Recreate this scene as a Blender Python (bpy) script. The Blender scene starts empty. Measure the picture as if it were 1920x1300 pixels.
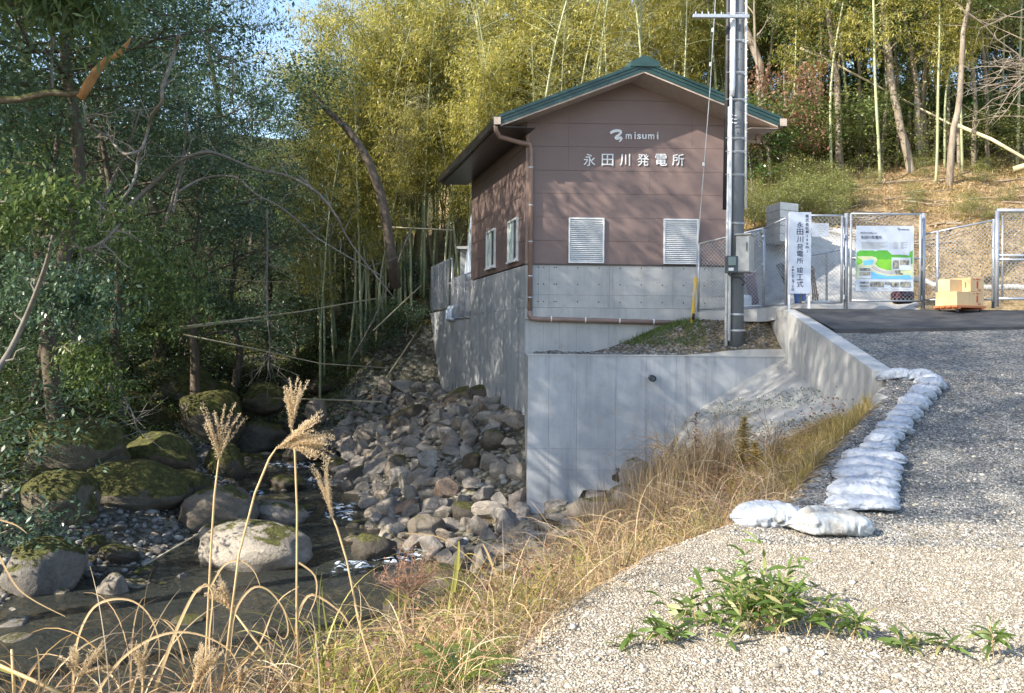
import bpy, math, random
import numpy as np
from mathutils import Vector, Matrix, noise as mnoise

# ------------------------------------------------------------------ scene, camera, light
scene = bpy.context.scene
F = 1600.0            # focal length in pixels of the 1920 px wide frame
ROLL = 0.008
HOR = 634.0
cam_data = bpy.data.cameras.new('camera')
cam = bpy.data.objects.new('camera', cam_data)
scene.collection.objects.link(cam)
cam_data.sensor_fit = 'HORIZONTAL'; cam_data.sensor_width = 36.0
cam_data.lens = 36.0 * F / 1920.0
cam_data.shift_y = -(650 - HOR) / 1920.0
cam_data.clip_start = 0.05; cam_data.clip_end = 600
cr, sr = math.cos(ROLL), math.sin(ROLL)
cam.matrix_world = Matrix(((cr, -sr, 0, 0), (0, 0, -1, 0), (sr, cr, 0, 0), (0, 0, 0, 1)))
scene.camera = cam

SUN_AZ_X, SUN_AZ_Y, SUN_EL = -0.86, -0.50, math.radians(34)
world = bpy.data.worlds.new('World'); scene.world = world; world.use_nodes = True
wn = world.node_tree.nodes; wl = world.node_tree.links
sky = wn.new('ShaderNodeTexSky'); sky.sky_type = 'NISHITA'; sky.sun_disc = False
sky.sun_elevation = SUN_EL
sky.sun_rotation = math.atan2(SUN_AZ_X, SUN_AZ_Y) % (2 * math.pi)
sky.altitude = 200; sky.air_density = 1.0; sky.dust_density = 1.2
wl.new(sky.outputs[0], wn['Background'].inputs['Color'])
wn['Background'].inputs['Strength'].default_value = 0.15
sun_data = bpy.data.lights.new('sun', 'SUN'); sun_data.energy = 4.0; sun_data.angle = math.radians(0.55)
sun_data.color = (1.0, 0.92, 0.79)
sun = bpy.data.objects.new('sun', sun_data); scene.collection.objects.link(sun)
_h = math.hypot(SUN_AZ_X, SUN_AZ_Y)
SUNV = Vector((SUN_AZ_X / _h * math.cos(SUN_EL), SUN_AZ_Y / _h * math.cos(SUN_EL), math.sin(SUN_EL)))
sun.rotation_euler = SUNV.to_track_quat('Z', 'Y').to_euler()
sun.location = SUNV * 60
vs = scene.view_settings
vs.view_transform = 'Standard'; vs.look = 'None'; vs.gamma = 1.0; vs.use_curve_mapping = False
vs.exposure = 1.5
scene.cycles.use_denoising = True
scene.cycles.max_bounces = 7; scene.cycles.diffuse_bounces = 4; scene.cycles.glossy_bounces = 3
scene.cycles.transmission_bounces = 4; scene.cycles.transparent_max_bounces = 6

rng = np.random.default_rng(11)
random.seed(11)
COL = scene.collection

def P(px, py, Y):
    """the place in the world, Y metres ahead, seen at a point of the photograph"""
    u, v = (px - 960) / F * Y, (HOR - py) / F * Y
    return (u * cr - v * sr, Y, u * sr + v * cr)

# ------------------------------------------------------------------ materials
MATS = {}
def _nt(name):
    m = bpy.data.materials.new(name); m.use_nodes = True; MATS[name] = m
    nt = m.node_tree
    return m, nt, nt.nodes['Principled BSDF']

def ramp(nt, fac, stops):
    r = nt.nodes.new('ShaderNodeValToRGB')
    while len(r.color_ramp.elements) > 1: r.color_ramp.elements.remove(r.color_ramp.elements[0])
    r.color_ramp.elements[0].position = stops[0][0]; r.color_ramp.elements[0].color = (*stops[0][1], 1)
    for p, c in stops[1:]:
        e = r.color_ramp.elements.new(p); e.color = (*c, 1)
    nt.links.new(fac, r.inputs[0])
    return r.outputs[0]

def noise_tex(nt, scale, detail=4, rough=0.6, coord='Object', stretch=None, dist=0.0):
    tc = nt.nodes.new('ShaderNodeTexCoord')
    n = nt.nodes.new('ShaderNodeTexNoise'); n.inputs['Scale'].default_value = scale
    n.inputs['Detail'].default_value = detail; n.inputs['Roughness'].default_value = rough
    n.inputs['Distortion'].default_value = dist
    if coord == 'World':
        g = nt.nodes.new('ShaderNodeNewGeometry'); src = g.outputs['Position']
    else:
        src = tc.outputs[coord]
    if stretch:
        mp = nt.nodes.new('ShaderNodeMapping'); mp.inputs['Scale'].default_value = stretch
        nt.links.new(src, mp.inputs[0]); src = mp.outputs[0]
    nt.links.new(src, n.inputs['Vector'])
    return n.outputs['Fac']

def mix(nt, fac, a, b, mode='MIX'):
    m = nt.nodes.new('ShaderNodeMix'); m.data_type = 'RGBA'; m.blend_type = mode
    for s, v in ((0, fac), (6, a), (7, b)):
        if isinstance(v, (int, float)): m.inputs[s].default_value = v
        elif isinstance(v, tuple): m.inputs[s].default_value = (*v, 1)
        else: nt.links.new(v, m.inputs[s])
    return m.outputs[2]

def bump(nt, bsdf, h, strength=0.4, dist=0.02, prev=None):
    b = nt.nodes.new('ShaderNodeBump'); b.inputs['Strength'].default_value = strength
    b.inputs['Distance'].default_value = dist
    nt.links.new(h, b.inputs['Height'])
    if prev is not None: nt.links.new(prev, b.inputs['Normal'])
    nt.links.new(b.outputs[0], bsdf.inputs['Normal'])
    return b.outputs[0]

def mat_noise(name, stops, scale=5, rough=0.8, bstr=0.3, bdist=0.01, bscale=None, metal=0, spec=0.4,
              coord='Object', stretch=None, detail=5, fine=None):
    m, nt, b = _nt(name)
    f = noise_tex(nt, scale, detail, 0.62, coord, stretch)
    c = ramp(nt, f, stops)
    if fine:
        f2 = noise_tex(nt, fine[0], 3, 0.7, coord)
        c = mix(nt, fine[1], c, ramp(nt, f2, [(0.35, (0.25,) * 3), (0.65, (1, 1, 1))]), 'MULTIPLY')
    nt.links.new(c, b.inputs['Base Color'])
    b.inputs['Roughness'].default_value = rough; b.inputs['Metallic'].default_value = metal
    b.inputs['Specular IOR Level'].default_value = spec
    if bstr:
        bump(nt, b, noise_tex(nt, bscale or scale * 4, 4, 0.65, coord), bstr, bdist)
    return m

def mat_leaf(name, stops, transl=0.35, rough=0.5, tint=(0.5, 0.6, 0.1), spec=0.35, obj_var=0.25):
    m, nt, b = _nt(name)
    g = nt.nodes.new('ShaderNodeNewGeometry')
    c = ramp(nt, g.outputs['Random Per Island'], stops)
    oi = nt.nodes.new('ShaderNodeObjectInfo')
    v = ramp(nt, oi.outputs['Random'], [(0, (1 - obj_var,) * 3), (1, (1, 1, 1))])
    c = mix(nt, 1.0, c, v, 'MULTIPLY')
    nt.links.new(c, b.inputs['Base Color'])
    b.inputs['Roughness'].default_value = rough; b.inputs['Specular IOR Level'].default_value = spec
    t = nt.nodes.new('ShaderNodeBsdfTranslucent')
    tc = mix(nt, 0.45, c, tint)
    nt.links.new(tc, t.inputs['Color'])
    ms = nt.nodes.new('ShaderNodeMixShader'); ms.inputs[0].default_value = transl
    nt.links.new(b.outputs[0], ms.inputs[1]); nt.links.new(t.outputs[0], ms.inputs[2])
    nt.links.new(ms.outputs[0], nt.nodes['Material Output'].inputs['Surface'])
    return m

def mat_plain(name, col, rough=0.5, metal=0.0, spec=0.5, var=0.12, scale=6):
    lo = tuple(x * (1 - var) for x in col); hi = tuple(min(1, x * (1 + var)) for x in col)
    return mat_noise(name, [(0.3, lo), (0.7, hi)], scale, rough, 0.08, 0.003, 40, metal, spec)

def mat_concrete(name, lo, hi, stain=0.6, seed=0.0, warm=(0.30, 0.27, 0.22)):
    m, nt, b = _nt(name)
    big = noise_tex(nt, 0.9, 6, 0.65, 'World')
    c = ramp(nt, big, [(0.32, lo), (0.68, hi)])
    stre = noise_tex(nt, 1.6, 5, 0.7, 'World', (2.2, 2.2, 0.16), 0.4)
    c = mix(nt, stain, c, ramp(nt, stre, [(0.30, (0.45, 0.45, 0.46)), (0.46, (0.86, 0.86, 0.86)), (0.6, (1, 1, 1)), (0.74, (1.0, 1.0, 1.0))]), 'MULTIPLY')
    blot = noise_tex(nt, 3.1, 4, 0.7, 'World')
    c = mix(nt, ramp(nt, blot, [(0.55, (0, 0, 0)), (0.8, (0.55,) * 3)]), c, warm)
    spk = noise_tex(nt, 34, 3, 0.8, 'World')
    c = mix(nt, 0.5, c, ramp(nt, spk, [(0.27, (0.35,) * 3), (0.38, (1, 1, 1))]), 'MULTIPLY')
    nt.links.new(c, b.inputs['Base Color'])
    b.inputs['Roughness'].default_value = 0.75; b.inputs['Specular IOR Level'].default_value = 0.3
    n1 = bump(nt, b, noise_tex(nt, 14, 5, 0.7, 'World'), 0.25, 0.012)
    bump(nt, b, spk, 0.3, 0.004, n1)
    return m

M = {}
M['concrete'] = mat_concrete('concrete', (0.31, 0.33, 0.35), (0.46, 0.47, 0.48))
M['concrete_new'] = mat_concrete('concrete_pale', (0.36, 0.37, 0.37), (0.50, 0.49, 0.47), 0.45)
M['groove'] = mat_plain('groove_shade', (0.20, 0.20, 0.20), 0.9)
M['pale_block'] = mat_plain('pale_block_concrete', (0.62, 0.60, 0.55), 0.8)
M['mortar'] = mat_concrete('sprayed_mortar', (0.30, 0.29, 0.27), (0.46, 0.45, 0.42), 0.5, 0, (0.20, 0.17, 0.12))
M['siding'] = mat_noise('siding_brown', [(0.3, (0.178, 0.124, 0.112)), (0.7, (0.204, 0.146, 0.132))], 1.2, 0.55, 0.25, 0.003, 90, coord='World')
M['trim_brown'] = mat_plain('trim_brown', (0.27, 0.18, 0.145), 0.45)
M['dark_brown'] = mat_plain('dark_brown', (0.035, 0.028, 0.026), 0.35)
M['roof_green'] = mat_noise('roof_green', [(0.3, (0.018, 0.046, 0.043)), (0.7, (0.026, 0.062, 0.058))], 3, 0.35, 0.1, 0.002, 60, coord='World')
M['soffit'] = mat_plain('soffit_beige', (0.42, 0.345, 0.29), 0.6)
M['white'] = mat_plain('white_paint', (0.74, 0.75, 0.76), 0.45)
M['glass'] = mat_plain('window_glass', (0.06, 0.10, 0.10), 0.06, 0.0, 0.9)
M['curtain'] = mat_plain('curtain_pale', (0.45, 0.55, 0.50), 0.8)
M['alu'] = mat_noise('galvanised_metal', [(0.3, (0.36, 0.38, 0.41)), (0.7, (0.50, 0.52, 0.55))], 9, 0.42, 0.1, 0.002, 60, 0.55)
M['steel_grey'] = mat_plain('cabinet_grey', (0.33, 0.34, 0.33), 0.4)
M['plastic_dark'] = mat_plain('dark_plastic', (0.05, 0.065, 0.08), 0.4)
M['pole'] = mat_noise('pole_concrete', [(0.3, (0.11, 0.125, 0.14)), (0.7, (0.17, 0.185, 0.20))], 3, 0.8, 0.3, 0.004, 50, coord='World', stretch=(1, 1, 0.2))
M['pvc'] = mat_plain('pale_conduit', (0.58, 0.60, 0.62), 0.4)
M['black'] = mat_plain('black_rubber', (0.02, 0.02, 0.022), 0.6)
M['yellow'] = mat_plain('yellow_plastic', (0.75, 0.48, 0.03), 0.45)
M['asphalt'] = mat_noise('asphalt', [(0.3, (0.035, 0.036, 0.040)), (0.7, (0.062, 0.063, 0.066))], 2.5, 0.85, 0.5, 0.006, 90, coord='World')
M['card'] = mat_noise('cardboard', [(0.3, (0.52, 0.36, 0.19)), (0.7, (0.60, 0.43, 0.24))], 4, 0.85, 0.1, 0.002, 60)
M['red'] = mat_plain('red_print', (0.42, 0.05, 0.03), 0.6)
M['dolly'] = mat_plain('orange_wood', (0.42, 0.14, 0.05), 0.6)
M['sign_white_shaded'] = mat_plain('sign_white_shaded', (0.42, 0.47, 0.56), 0.4, var=0.03)  # white boards, their bluish shade put into the base colour
M['ink'] = mat_plain('ink_navy', (0.03, 0.035, 0.07), 0.6)
M['print_green'] = mat_plain('print_green', (0.07, 0.30, 0.03), 0.5)
M['print_lime'] = mat_plain('print_lime', (0.16, 0.42, 0.03), 0.5)
M['print_blue'] = mat_plain('print_blue', (0.12, 0.36, 0.72), 0.5)
M['print_sand'] = mat_plain('print_sand', (0.42, 0.46, 0.28), 0.5)
M['print_dark'] = mat_noise('print_photo', [(0.35, (0.04, 0.05, 0.06)), (0.65, (0.35, 0.34, 0.28))], 14, 0.5, 0)
M['bag'] = mat_noise('woven_white_bag', [(0.3, (0.31, 0.34, 0.39)), (0.6, (0.42, 0.45, 0.50)), (0.7, (0.50, 0.52, 0.55))], 5, 0.55, 0.8, 0.014, 13, fine=(42, 0.25))
M['bag_dirty'] = mat_noise('soiled_white_bag', [(0.3, (0.24, 0.20, 0.15)), (0.5, (0.38, 0.40, 0.40)), (0.7, (0.50, 0.53, 0.56))], 2.6, 0.55, 0.9, 0.018, 12, fine=(42, 0.25))
M['cloth_white'] = mat_plain('white_cloth', (0.45, 0.52, 0.62), 0.7)
M['purple'] = mat_plain('purple_plastic', (0.10, 0.08, 0.12), 0.5)
M['wood'] = mat_noise('weathered_wood', [(0.3, (0.20, 0.13, 0.08)), (0.7, (0.32, 0.22, 0.14))], 6, 0.8, 0.2, 0.004, 60)
M['bag_red'] = mat_plain('dark_red_fabric', (0.12, 0.02, 0.035), 0.6)
M['blue'] = mat_plain('blue_plastic', (0.10, 0.20, 0.50), 0.5)
# ground
def mat_gravel(name, tones, scale, bstr, bdist, big=0.5, bigtone=((0.7, 0.7, 0.7), (1.1, 1.08, 1.02))):
    m, nt, b = _nt(name)
    g = nt.nodes.new('ShaderNodeNewGeometry')
    v = nt.nodes.new('ShaderNodeTexVoronoi'); v.inputs['Scale'].default_value = scale
    nt.links.new(g.outputs['Position'], v.inputs['Vector'])
    sep = nt.nodes.new('ShaderNodeSeparateColor'); nt.links.new(v.outputs['Color'], sep.inputs[0])
    c = ramp(nt, sep.outputs[0], tones)
    edge = ramp(nt, v.outputs['Distance'], [(0.3, (1, 1, 1)), (0.8, (0.62, 0.62, 0.62))])
    c = mix(nt, 0.85, c, edge, 'MULTIPLY')
    f = noise_tex(nt, big, 5, 0.65, 'World')
    c = mix(nt, 1.0, c, ramp(nt, f, [(0.3, bigtone[0]), (0.7, bigtone[1])]), 'MULTIPLY')
    nt.links.new(c, b.inputs['Base Color']); b.inputs['Roughness'].default_value = 0.9
    b.inputs['Specular IOR Level'].default_value = 0.2
    inv = nt.nodes.new('ShaderNodeMath'); inv.operation = 'SUBTRACT'; inv.inputs[0].default_value = 1
    nt.links.new(v.outputs['Distance'], inv.inputs[1])
    n1 = bump(nt, b, inv.outputs[0], bstr, bdist)
    bump(nt, b, noise_tex(nt, scale * 2.4, 3, 0.7, 'World'), 0.35, bdist * 0.5, n1)
    return m
M['gravel'] = mat_gravel('gravel', [(0.0, (0.09, 0.09, 0.09)), (0.5, (0.20, 0.20, 0.197)), (1.0, (0.36, 0.355, 0.34))], 34, 0.9, 0.02)
M['gravel_tan'] = mat_gravel('gravel_tan', [(0.0, (0.28, 0.24, 0.18)), (0.5, (0.40, 0.35, 0.28)), (1.0, (0.54, 0.49, 0.41))], 75, 0.8, 0.02, 0.9, ((0.72, 0.68, 0.62), (1.05, 1.03, 1.0)))
M['dirt'] = mat_gravel('pebbly_dirt', [(0.0, (0.10, 0.08, 0.055)), (0.6, (0.22, 0.18, 0.13)), (1.0, (0.36, 0.31, 0.24))], 26, 0.7, 0.03, 0.8, ((0.6, 0.6, 0.55), (1.1, 1.05, 0.95)))
M['bed'] = mat_gravel('stream_bed', [(0.0, (0.08, 0.07, 0.055)), (0.6, (0.20, 0.18, 0.15)), (1.0, (0.36, 0.34, 0.30))], 9, 0.9, 0.06, 0.5, ((0.5, 0.5, 0.45), (1.1, 1.1, 1.0)))
M['forest'] = mat_noise('forest_floor', [(0.3, (0.03, 0.026, 0.014)), (0.55, (0.055, 0.05, 0.022)), (0.72, (0.04, 0.065, 0.018))], 0.9, 0.95, 0.9, 0.08, 7, spec=0.1, coord='World')
M['litter_ground'] = mat_noise('leaf_litter', [(0.3, (0.20, 0.14, 0.07)), (0.5, (0.36, 0.26, 0.14)), (0.62, (0.44, 0.33, 0.19)), (0.78, (0.17, 0.17, 0.06))], 1.1, 0.95, 1.0, 0.08, 14, spec=0.1, coord='World', fine=(9, 0.6))
M['rock'] = None
def mat_rock(name, tones, moss=0.0, scale=1.3):
    m, nt, b = _nt(name)
    oi = nt.nodes.new('ShaderNodeObjectInfo')
    tc = nt.nodes.new('ShaderNodeTexCoord')
    add = nt.nodes.new('ShaderNodeVectorMath'); add.operation = 'ADD'
    mul = nt.nodes.new('ShaderNodeMath'); mul.operation = 'MULTIPLY'; mul.inputs[1].default_value = 37.0
    nt.links.new(oi.outputs['Random'], mul.inputs[0])
    nt.links.new(tc.outputs['Object'], add.inputs[0]); nt.links.new(mul.outputs[0], add.inputs[1])
    def nz(s, d=5, r=0.65):
        n = nt.nodes.new('ShaderNodeTexNoise'); n.inputs['Scale'].default_value = s; n.inputs['Detail'].default_value = d
        n.inputs['Roughness'].default_value = r; nt.links.new(add.outputs[0], n.inputs['Vector']); return n.outputs['Fac']
    c = ramp(nt, nz(scale), tones)
    v = ramp(nt, oi.outputs['Random'], [(0, (0.66, 0.62, 0.57)), (0.25, (0.95, 0.91, 0.87)), (0.5, (1.14, 1.10, 1.04)), (0.75, (0.98, 0.88, 0.76)), (0.93, (0.88, 0.88, 0.90)), (1, (1.05, 0.76, 0.56))])
    c = mix(nt, 1.0, c, v, 'MULTIPLY')
    sp = nz(11, 4, 0.8)
    c = mix(nt, 0.55, c, ramp(nt, sp, [(0.32, (0.4,) * 3), (0.5, (1, 1, 1)), (0.7, (1.25, 1.25, 1.22))]), 'MULTIPLY')
    if moss:
        g = nt.nodes.new('ShaderNodeNewGeometry'); sx = nt.nodes.new('ShaderNodeSeparateXYZ')
        nt.links.new(g.outputs['Normal'], sx.inputs[0])
        ma = nt.nodes.new('ShaderNodeMath'); ma.operation = 'ADD'
        nt.links.new(sx.outputs[2], ma.inputs[0])
        mm = nt.nodes.new('ShaderNodeMath'); mm.operation = 'MULTIPLY_ADD'; mm.inputs[1].default_value = 1.6; mm.inputs[2].default_value = -0.8
        nt.links.new(nz(1.9, 5, 0.75), mm.inputs[0]); nt.links.new(mm.outputs[0], ma.inputs[1])
        mk = ramp(nt, ma.outputs[0], [(1.0 - moss, (0, 0, 0)), (1.16 - moss, (1, 1, 1))])
        mc = ramp(nt, nz(7, 4, 0.7), [(0.3, (0.035, 0.033, 0.012)), (0.5, (0.070, 0.068, 0.020)), (0.62, (0.12, 0.125, 0.032)), (0.78, (0.15, 0.11, 0.05))])
        c = mix(nt, mk, c, mc)
    nt.links.new(c, b.inputs['Base Color']); b.inputs['Roughness'].default_value = 0.82
    b.inputs['Specular IOR Level'].default_value = 0.3
    n1 = bump(nt, b, nz(3.2, 6, 0.75), 0.8, 0.10)
    bump(nt, b, nz(22, 4, 0.7), 0.4, 0.012, n1)
    return m
M['rock'] = mat_rock('grey_rock', [(0.3, (0.16, 0.145, 0.13)), (0.5, (0.28, 0.26, 0.235)), (0.7, (0.40, 0.375, 0.34))])
M['boulder'] = mat_rock('smooth_boulder', [(0.3, (0.17, 0.15, 0.125)), (0.5, (0.28, 0.255, 0.22)), (0.7, (0.37, 0.34, 0.30))], 0.12, 0.8)
M['mosscap'] = mat_rock('moss_capped_boulder', [(0.3, (0.12, 0.105, 0.09)), (0.5, (0.20, 0.185, 0.16)), (0.7, (0.28, 0.26, 0.23))], 0.62, 0.8)
M['mossy'] = mat_rock('mossy_rock', [(0.3, (0.10, 0.09, 0.07)), (0.7, (0.20, 0.18, 0.14))], 0.95, 0.9)
M['wetrock'] = mat_rock('dark_river_rock', [(0.3, (0.055, 0.050, 0.042)), (0.7, (0.14, 0.125, 0.105))], 0.28, 1.0)
# plants
M['leaf_dark'] = mat_leaf('leaf_blue_green', [(0.0, (0.051, 0.094, 0.058)), (0.4, (0.094, 0.167, 0.099)), (0.8, (0.152, 0.239, 0.145)), (1.0, (0.246, 0.334, 0.217))], 0.28, 0.36, (0.14, 0.20, 0.06), 0.7)
M['leaf_mid'] = mat_leaf('leaf_mid_green', [(0.0, (0.065, 0.111, 0.039)), (0.5, (0.13, 0.202, 0.068)), (0.9, (0.234, 0.299, 0.104)), (1.0, (0.364, 0.351, 0.13))], 0.33, 0.42, (0.24, 0.32, 0.07))
M['leaf_glossy'] = mat_leaf('leaf_glossy_green', [(0.0, (0.03, 0.068, 0.018)), (0.6, (0.075, 0.142, 0.039)), (1.0, (0.15, 0.23, 0.078))], 0.25, 0.22, (0.15, 0.26, 0.03), 0.8)
M['leaf_bamboo'] = mat_leaf('bamboo_leaf', [(0.0, (0.13, 0.155, 0.035)), (0.35, (0.31, 0.315, 0.07)), (0.7, (0.52, 0.46, 0.12)), (0.9, (0.68, 0.58, 0.22)), (1.0, (0.78, 0.72, 0.46))], 0.46, 0.42, (0.78, 0.70, 0.16), obj_var=0.32)
M['leaf_pale'] = mat_leaf('bamboo_leaf_pale', [(0.0, (0.12, 0.13, 0.05)), (0.5, (0.24, 0.24, 0.12)), (1.0, (0.42, 0.38, 0.24))], 0.4, 0.5, (0.5, 0.45, 0.2))
M['leaf_needle'] = mat_leaf('cedar_spray', [(0.0, (0.049, 0.091, 0.039)), (0.5, (0.091, 0.147, 0.063)), (1.0, (0.154, 0.217, 0.098))], 0.25, 0.55, (0.12, 0.18, 0.05))
M['leaf_pale2'] = mat_leaf('narrow_green_leaf', [(0.0, (0.06, 0.10, 0.04)), (0.6, (0.12, 0.18, 0.07)), (1.0, (0.22, 0.28, 0.13))], 0.3, 0.4, (0.25, 0.34, 0.08))
M['leaf_yellow'] = mat_leaf('sunlit_yellow_leaf', [(0.0, (0.10, 0.13, 0.04)), (0.5, (0.22, 0.25, 0.08)), (0.9, (0.38, 0.36, 0.14)), (1.0, (0.50, 0.47, 0.30))], 0.35, 0.4, (0.40, 0.42, 0.10))
M['leaf_rust'] = mat_leaf('withered_leaf', [(0.0, (0.16, 0.075, 0.04)), (0.6, (0.30, 0.16, 0.10)), (1.0, (0.42, 0.27, 0.18))], 0.3, 0.7, (0.4, 0.2, 0.08))
M['sasa'] = mat_leaf('dwarf_bamboo_leaf', [(0.0, (0.07, 0.12, 0.03)), (0.6, (0.13, 0.21, 0.045)), (0.85, (0.25, 0.31, 0.09)), (1.0, (0.55, 0.47, 0.24))], 0.38, 0.4, (0.32, 0.42, 0.07))
M['straw'] = mat_leaf('dry_straw', [(0.0, (0.17, 0.10, 0.07)), (0.2, (0.30, 0.22, 0.16)), (0.4, (0.42, 0.27, 0.13)), (0.6, (0.52, 0.38, 0.21)), (0.8, (0.66, 0.54, 0.36)), (0.92, (0.44, 0.26, 0.09)), (1.0, (0.26, 0.28, 0.09))], 0.28, 0.6, (0.55, 0.40, 0.18))
M['straw_green'] = mat_leaf('green_gold_blade', [(0.0, (0.14, 0.16, 0.03)), (0.5, (0.32, 0.32, 0.07)), (1.0, (0.52, 0.42, 0.14))], 0.35, 0.5, (0.5, 0.45, 0.08))
M['bank_grass'] = mat_leaf('short_bank_grass', [(0.0, (0.14, 0.13, 0.03)), (0.3, (0.32, 0.25, 0.07)), (0.7, (0.50, 0.36, 0.13)), (1.0, (0.62, 0.48, 0.24))], 0.35, 0.6, (0.55, 0.42, 0.10))
M['green_grass'] = mat_leaf('green_turf', [(0.0, (0.04, 0.09, 0.015)), (0.6, (0.09, 0.16, 0.03)), (1.0, (0.22, 0.24, 0.06))], 0.3, 0.6, (0.3, 0.42, 0.05))
M['fern_leaf'] = mat_leaf('fern_leaf', [(0.0, (0.08, 0.14, 0.03)), (1.0, (0.24, 0.30, 0.07))], 0.4, 0.45, (0.4, 0.5, 0.06))
M['plume'] = mat_leaf('silky_plume', [(0.0, (0.55, 0.42, 0.26)), (1.0, (0.80, 0.70, 0.52))], 0.55, 0.6, (0.9, 0.75, 0.5))
M['stem_straw'] = mat_noise('straw_stem', [(0.3, (0.42, 0.27, 0.12)), (0.7, (0.60, 0.45, 0.24))], 8, 0.55, 0)
M['stem_brown'] = mat_noise('withered_stem', [(0.3, (0.22, 0.12, 0.08)), (0.7, (0.36, 0.22, 0.16))], 8, 0.7, 0)
M['bark'] = mat_noise('bark_dark', [(0.3, (0.06, 0.045, 0.032)), (0.7, (0.15, 0.12, 0.09))], 2.2, 0.9, 0.8, 0.03, 9, stretch=(3, 3, 0.6), coord='World')
M['bark_pale'] = mat_noise('bark_pale', [(0.3, (0.13, 0.10, 0.07)), (0.5, (0.22, 0.18, 0.135)), (0.7, (0.31, 0.27, 0.215))], 2.6, 0.9, 0.7, 0.02, 12, stretch=(2, 2, 0.7), coord='World')
M['bark_twig'] = mat_noise('grey_twig', [(0.3, (0.14, 0.12, 0.10)), (0.7, (0.25, 0.225, 0.195))], 4, 0.85, 0.4, 0.01, 20, coord='World')
M['bark_orange'] = mat_noise('split_wood', [(0.3, (0.22, 0.11, 0.04)), (0.7, (0.42, 0.23, 0.09))], 5, 0.85, 0.6, 0.02, 16, coord='World')
M['culm'] = mat_noise('bamboo_culm', [(0.3, (0.22, 0.25, 0.13)), (0.6, (0.37, 0.38, 0.22)), (0.8, (0.50, 0.45, 0.29))], 0.5, 0.45, 0.1, 0.002, 20, coord='World')
M['culm_dry'] = mat_noise('dry_bamboo', [(0.3, (0.34, 0.28, 0.16)), (0.7, (0.52, 0.46, 0.32))], 1.2, 0.5, 0.1, 0.002, 20, coord='World')
# water
def mat_water():
    m, nt, b = _nt('stream_water')
    b.inputs['Base Color'].default_value = (0.055, 0.060, 0.055, 1)
    b.inputs['Roughness'].default_value = 0.10; b.inputs['IOR'].default_value = 1.33
    b.inputs['Specular IOR Level'].default_value = 0.9
    tr = nt.nodes.new('ShaderNodeBsdfTransparent'); tr.inputs[0].default_value = (0.62, 0.56, 0.42, 1)
    lw = nt.nodes.new('ShaderNodeLayerWeight'); lw.inputs[0].default_value = 0.12
    r = ramp(nt, lw.outputs['Facing'], [(0.0, (0.42,) * 3), (0.9, (0.95,) * 3)])
    mx = nt.nodes.new('ShaderNodeMixShader'); nt.links.new(r, mx.inputs[0])
    nt.links.new(tr.outputs[0], mx.inputs[1]); nt.links.new(b.outputs[0], mx.inputs[2])
    nt.links.new(mx.outputs[0], nt.nodes['Material Output'].inputs['Surface'])
    n1 = bump(nt, b, noise_tex(nt, 2.3, 4, 0.6, 'World', (1.2, 1, 1), 0.8), 0.55, 0.14)
    bump(nt, b, noise_tex(nt, 9, 4, 0.65, 'World', (1.4, 1, 1), 0.5), 0.55, 0.035, n1)
    return m
M['water'] = mat_water()
M['foam'] = mat_noise('white_water', [(0.4, (0.16, 0.20, 0.26)), (0.6, (0.50, 0.58, 0.68))], 7, 0.35, 0.8, 0.05, 14, coord='World')

# ------------------------------------------------------------------ helpers
def link(o, parent=None):
    COL.objects.link(o)
    if parent is not None: o.parent = parent
    return o

def tag(o, label=None, cat=None, group=None, kind=None):
    if label: o['label'] = label
    if cat: o['category'] = cat
    if group: o['group'] = group
    if kind: o['kind'] = kind
    return o

def thing(name, label, cat, loc=(0, 0, 0), group=None, rz=0.0):
    o = bpy.data.objects.new(name, None); o.empty_display_size = 0.2
    link(o); o.location = loc; o.rotation_euler[2] = rz
    return tag(o, label, cat, group)

def part_at(o, parent):
    """parent while the mesh is written in world coordinates"""
    o.parent = parent
    bpy_m = Matrix.LocRotScale(parent.location, parent.rotation_euler, parent.scale)
    o.matrix_parent_inverse = bpy_m.inverted()
    return o

def mesh_np(name, V, faces_flat, nper, mats, smooth=False, midx=None):
    """fast mesh from arrays; nper = corners per face"""
    me = bpy.data.meshes.new(name)
    V = np.asarray(V, dtype=np.float32).reshape(-1, 3); L = np.asarray(faces_flat, dtype=np.int32).ravel()
    nf = len(L) // nper
    me.vertices.add(len(V)); me.vertices.foreach_set('co', V.ravel())
    me.loops.add(len(L)); me.loops.foreach_set('vertex_index', L)
    me.polygons.add(nf); me.polygons.foreach_set('loop_start', np.arange(nf, dtype=np.int32) * nper)
    me.polygons.foreach_set('loop_total', np.full(nf, nper, dtype=np.int32))
    for m in (mats if isinstance(mats, (list, tuple)) else [mats]): me.materials.append(m)
    if midx is not None: me.polygons.foreach_set('material_index', np.asarray(midx, dtype=np.int32))
    if smooth: me.polygons.foreach_set('use_smooth', np.ones(nf, dtype=bool))
    me.update(calc_edges=True)
    return me

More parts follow.
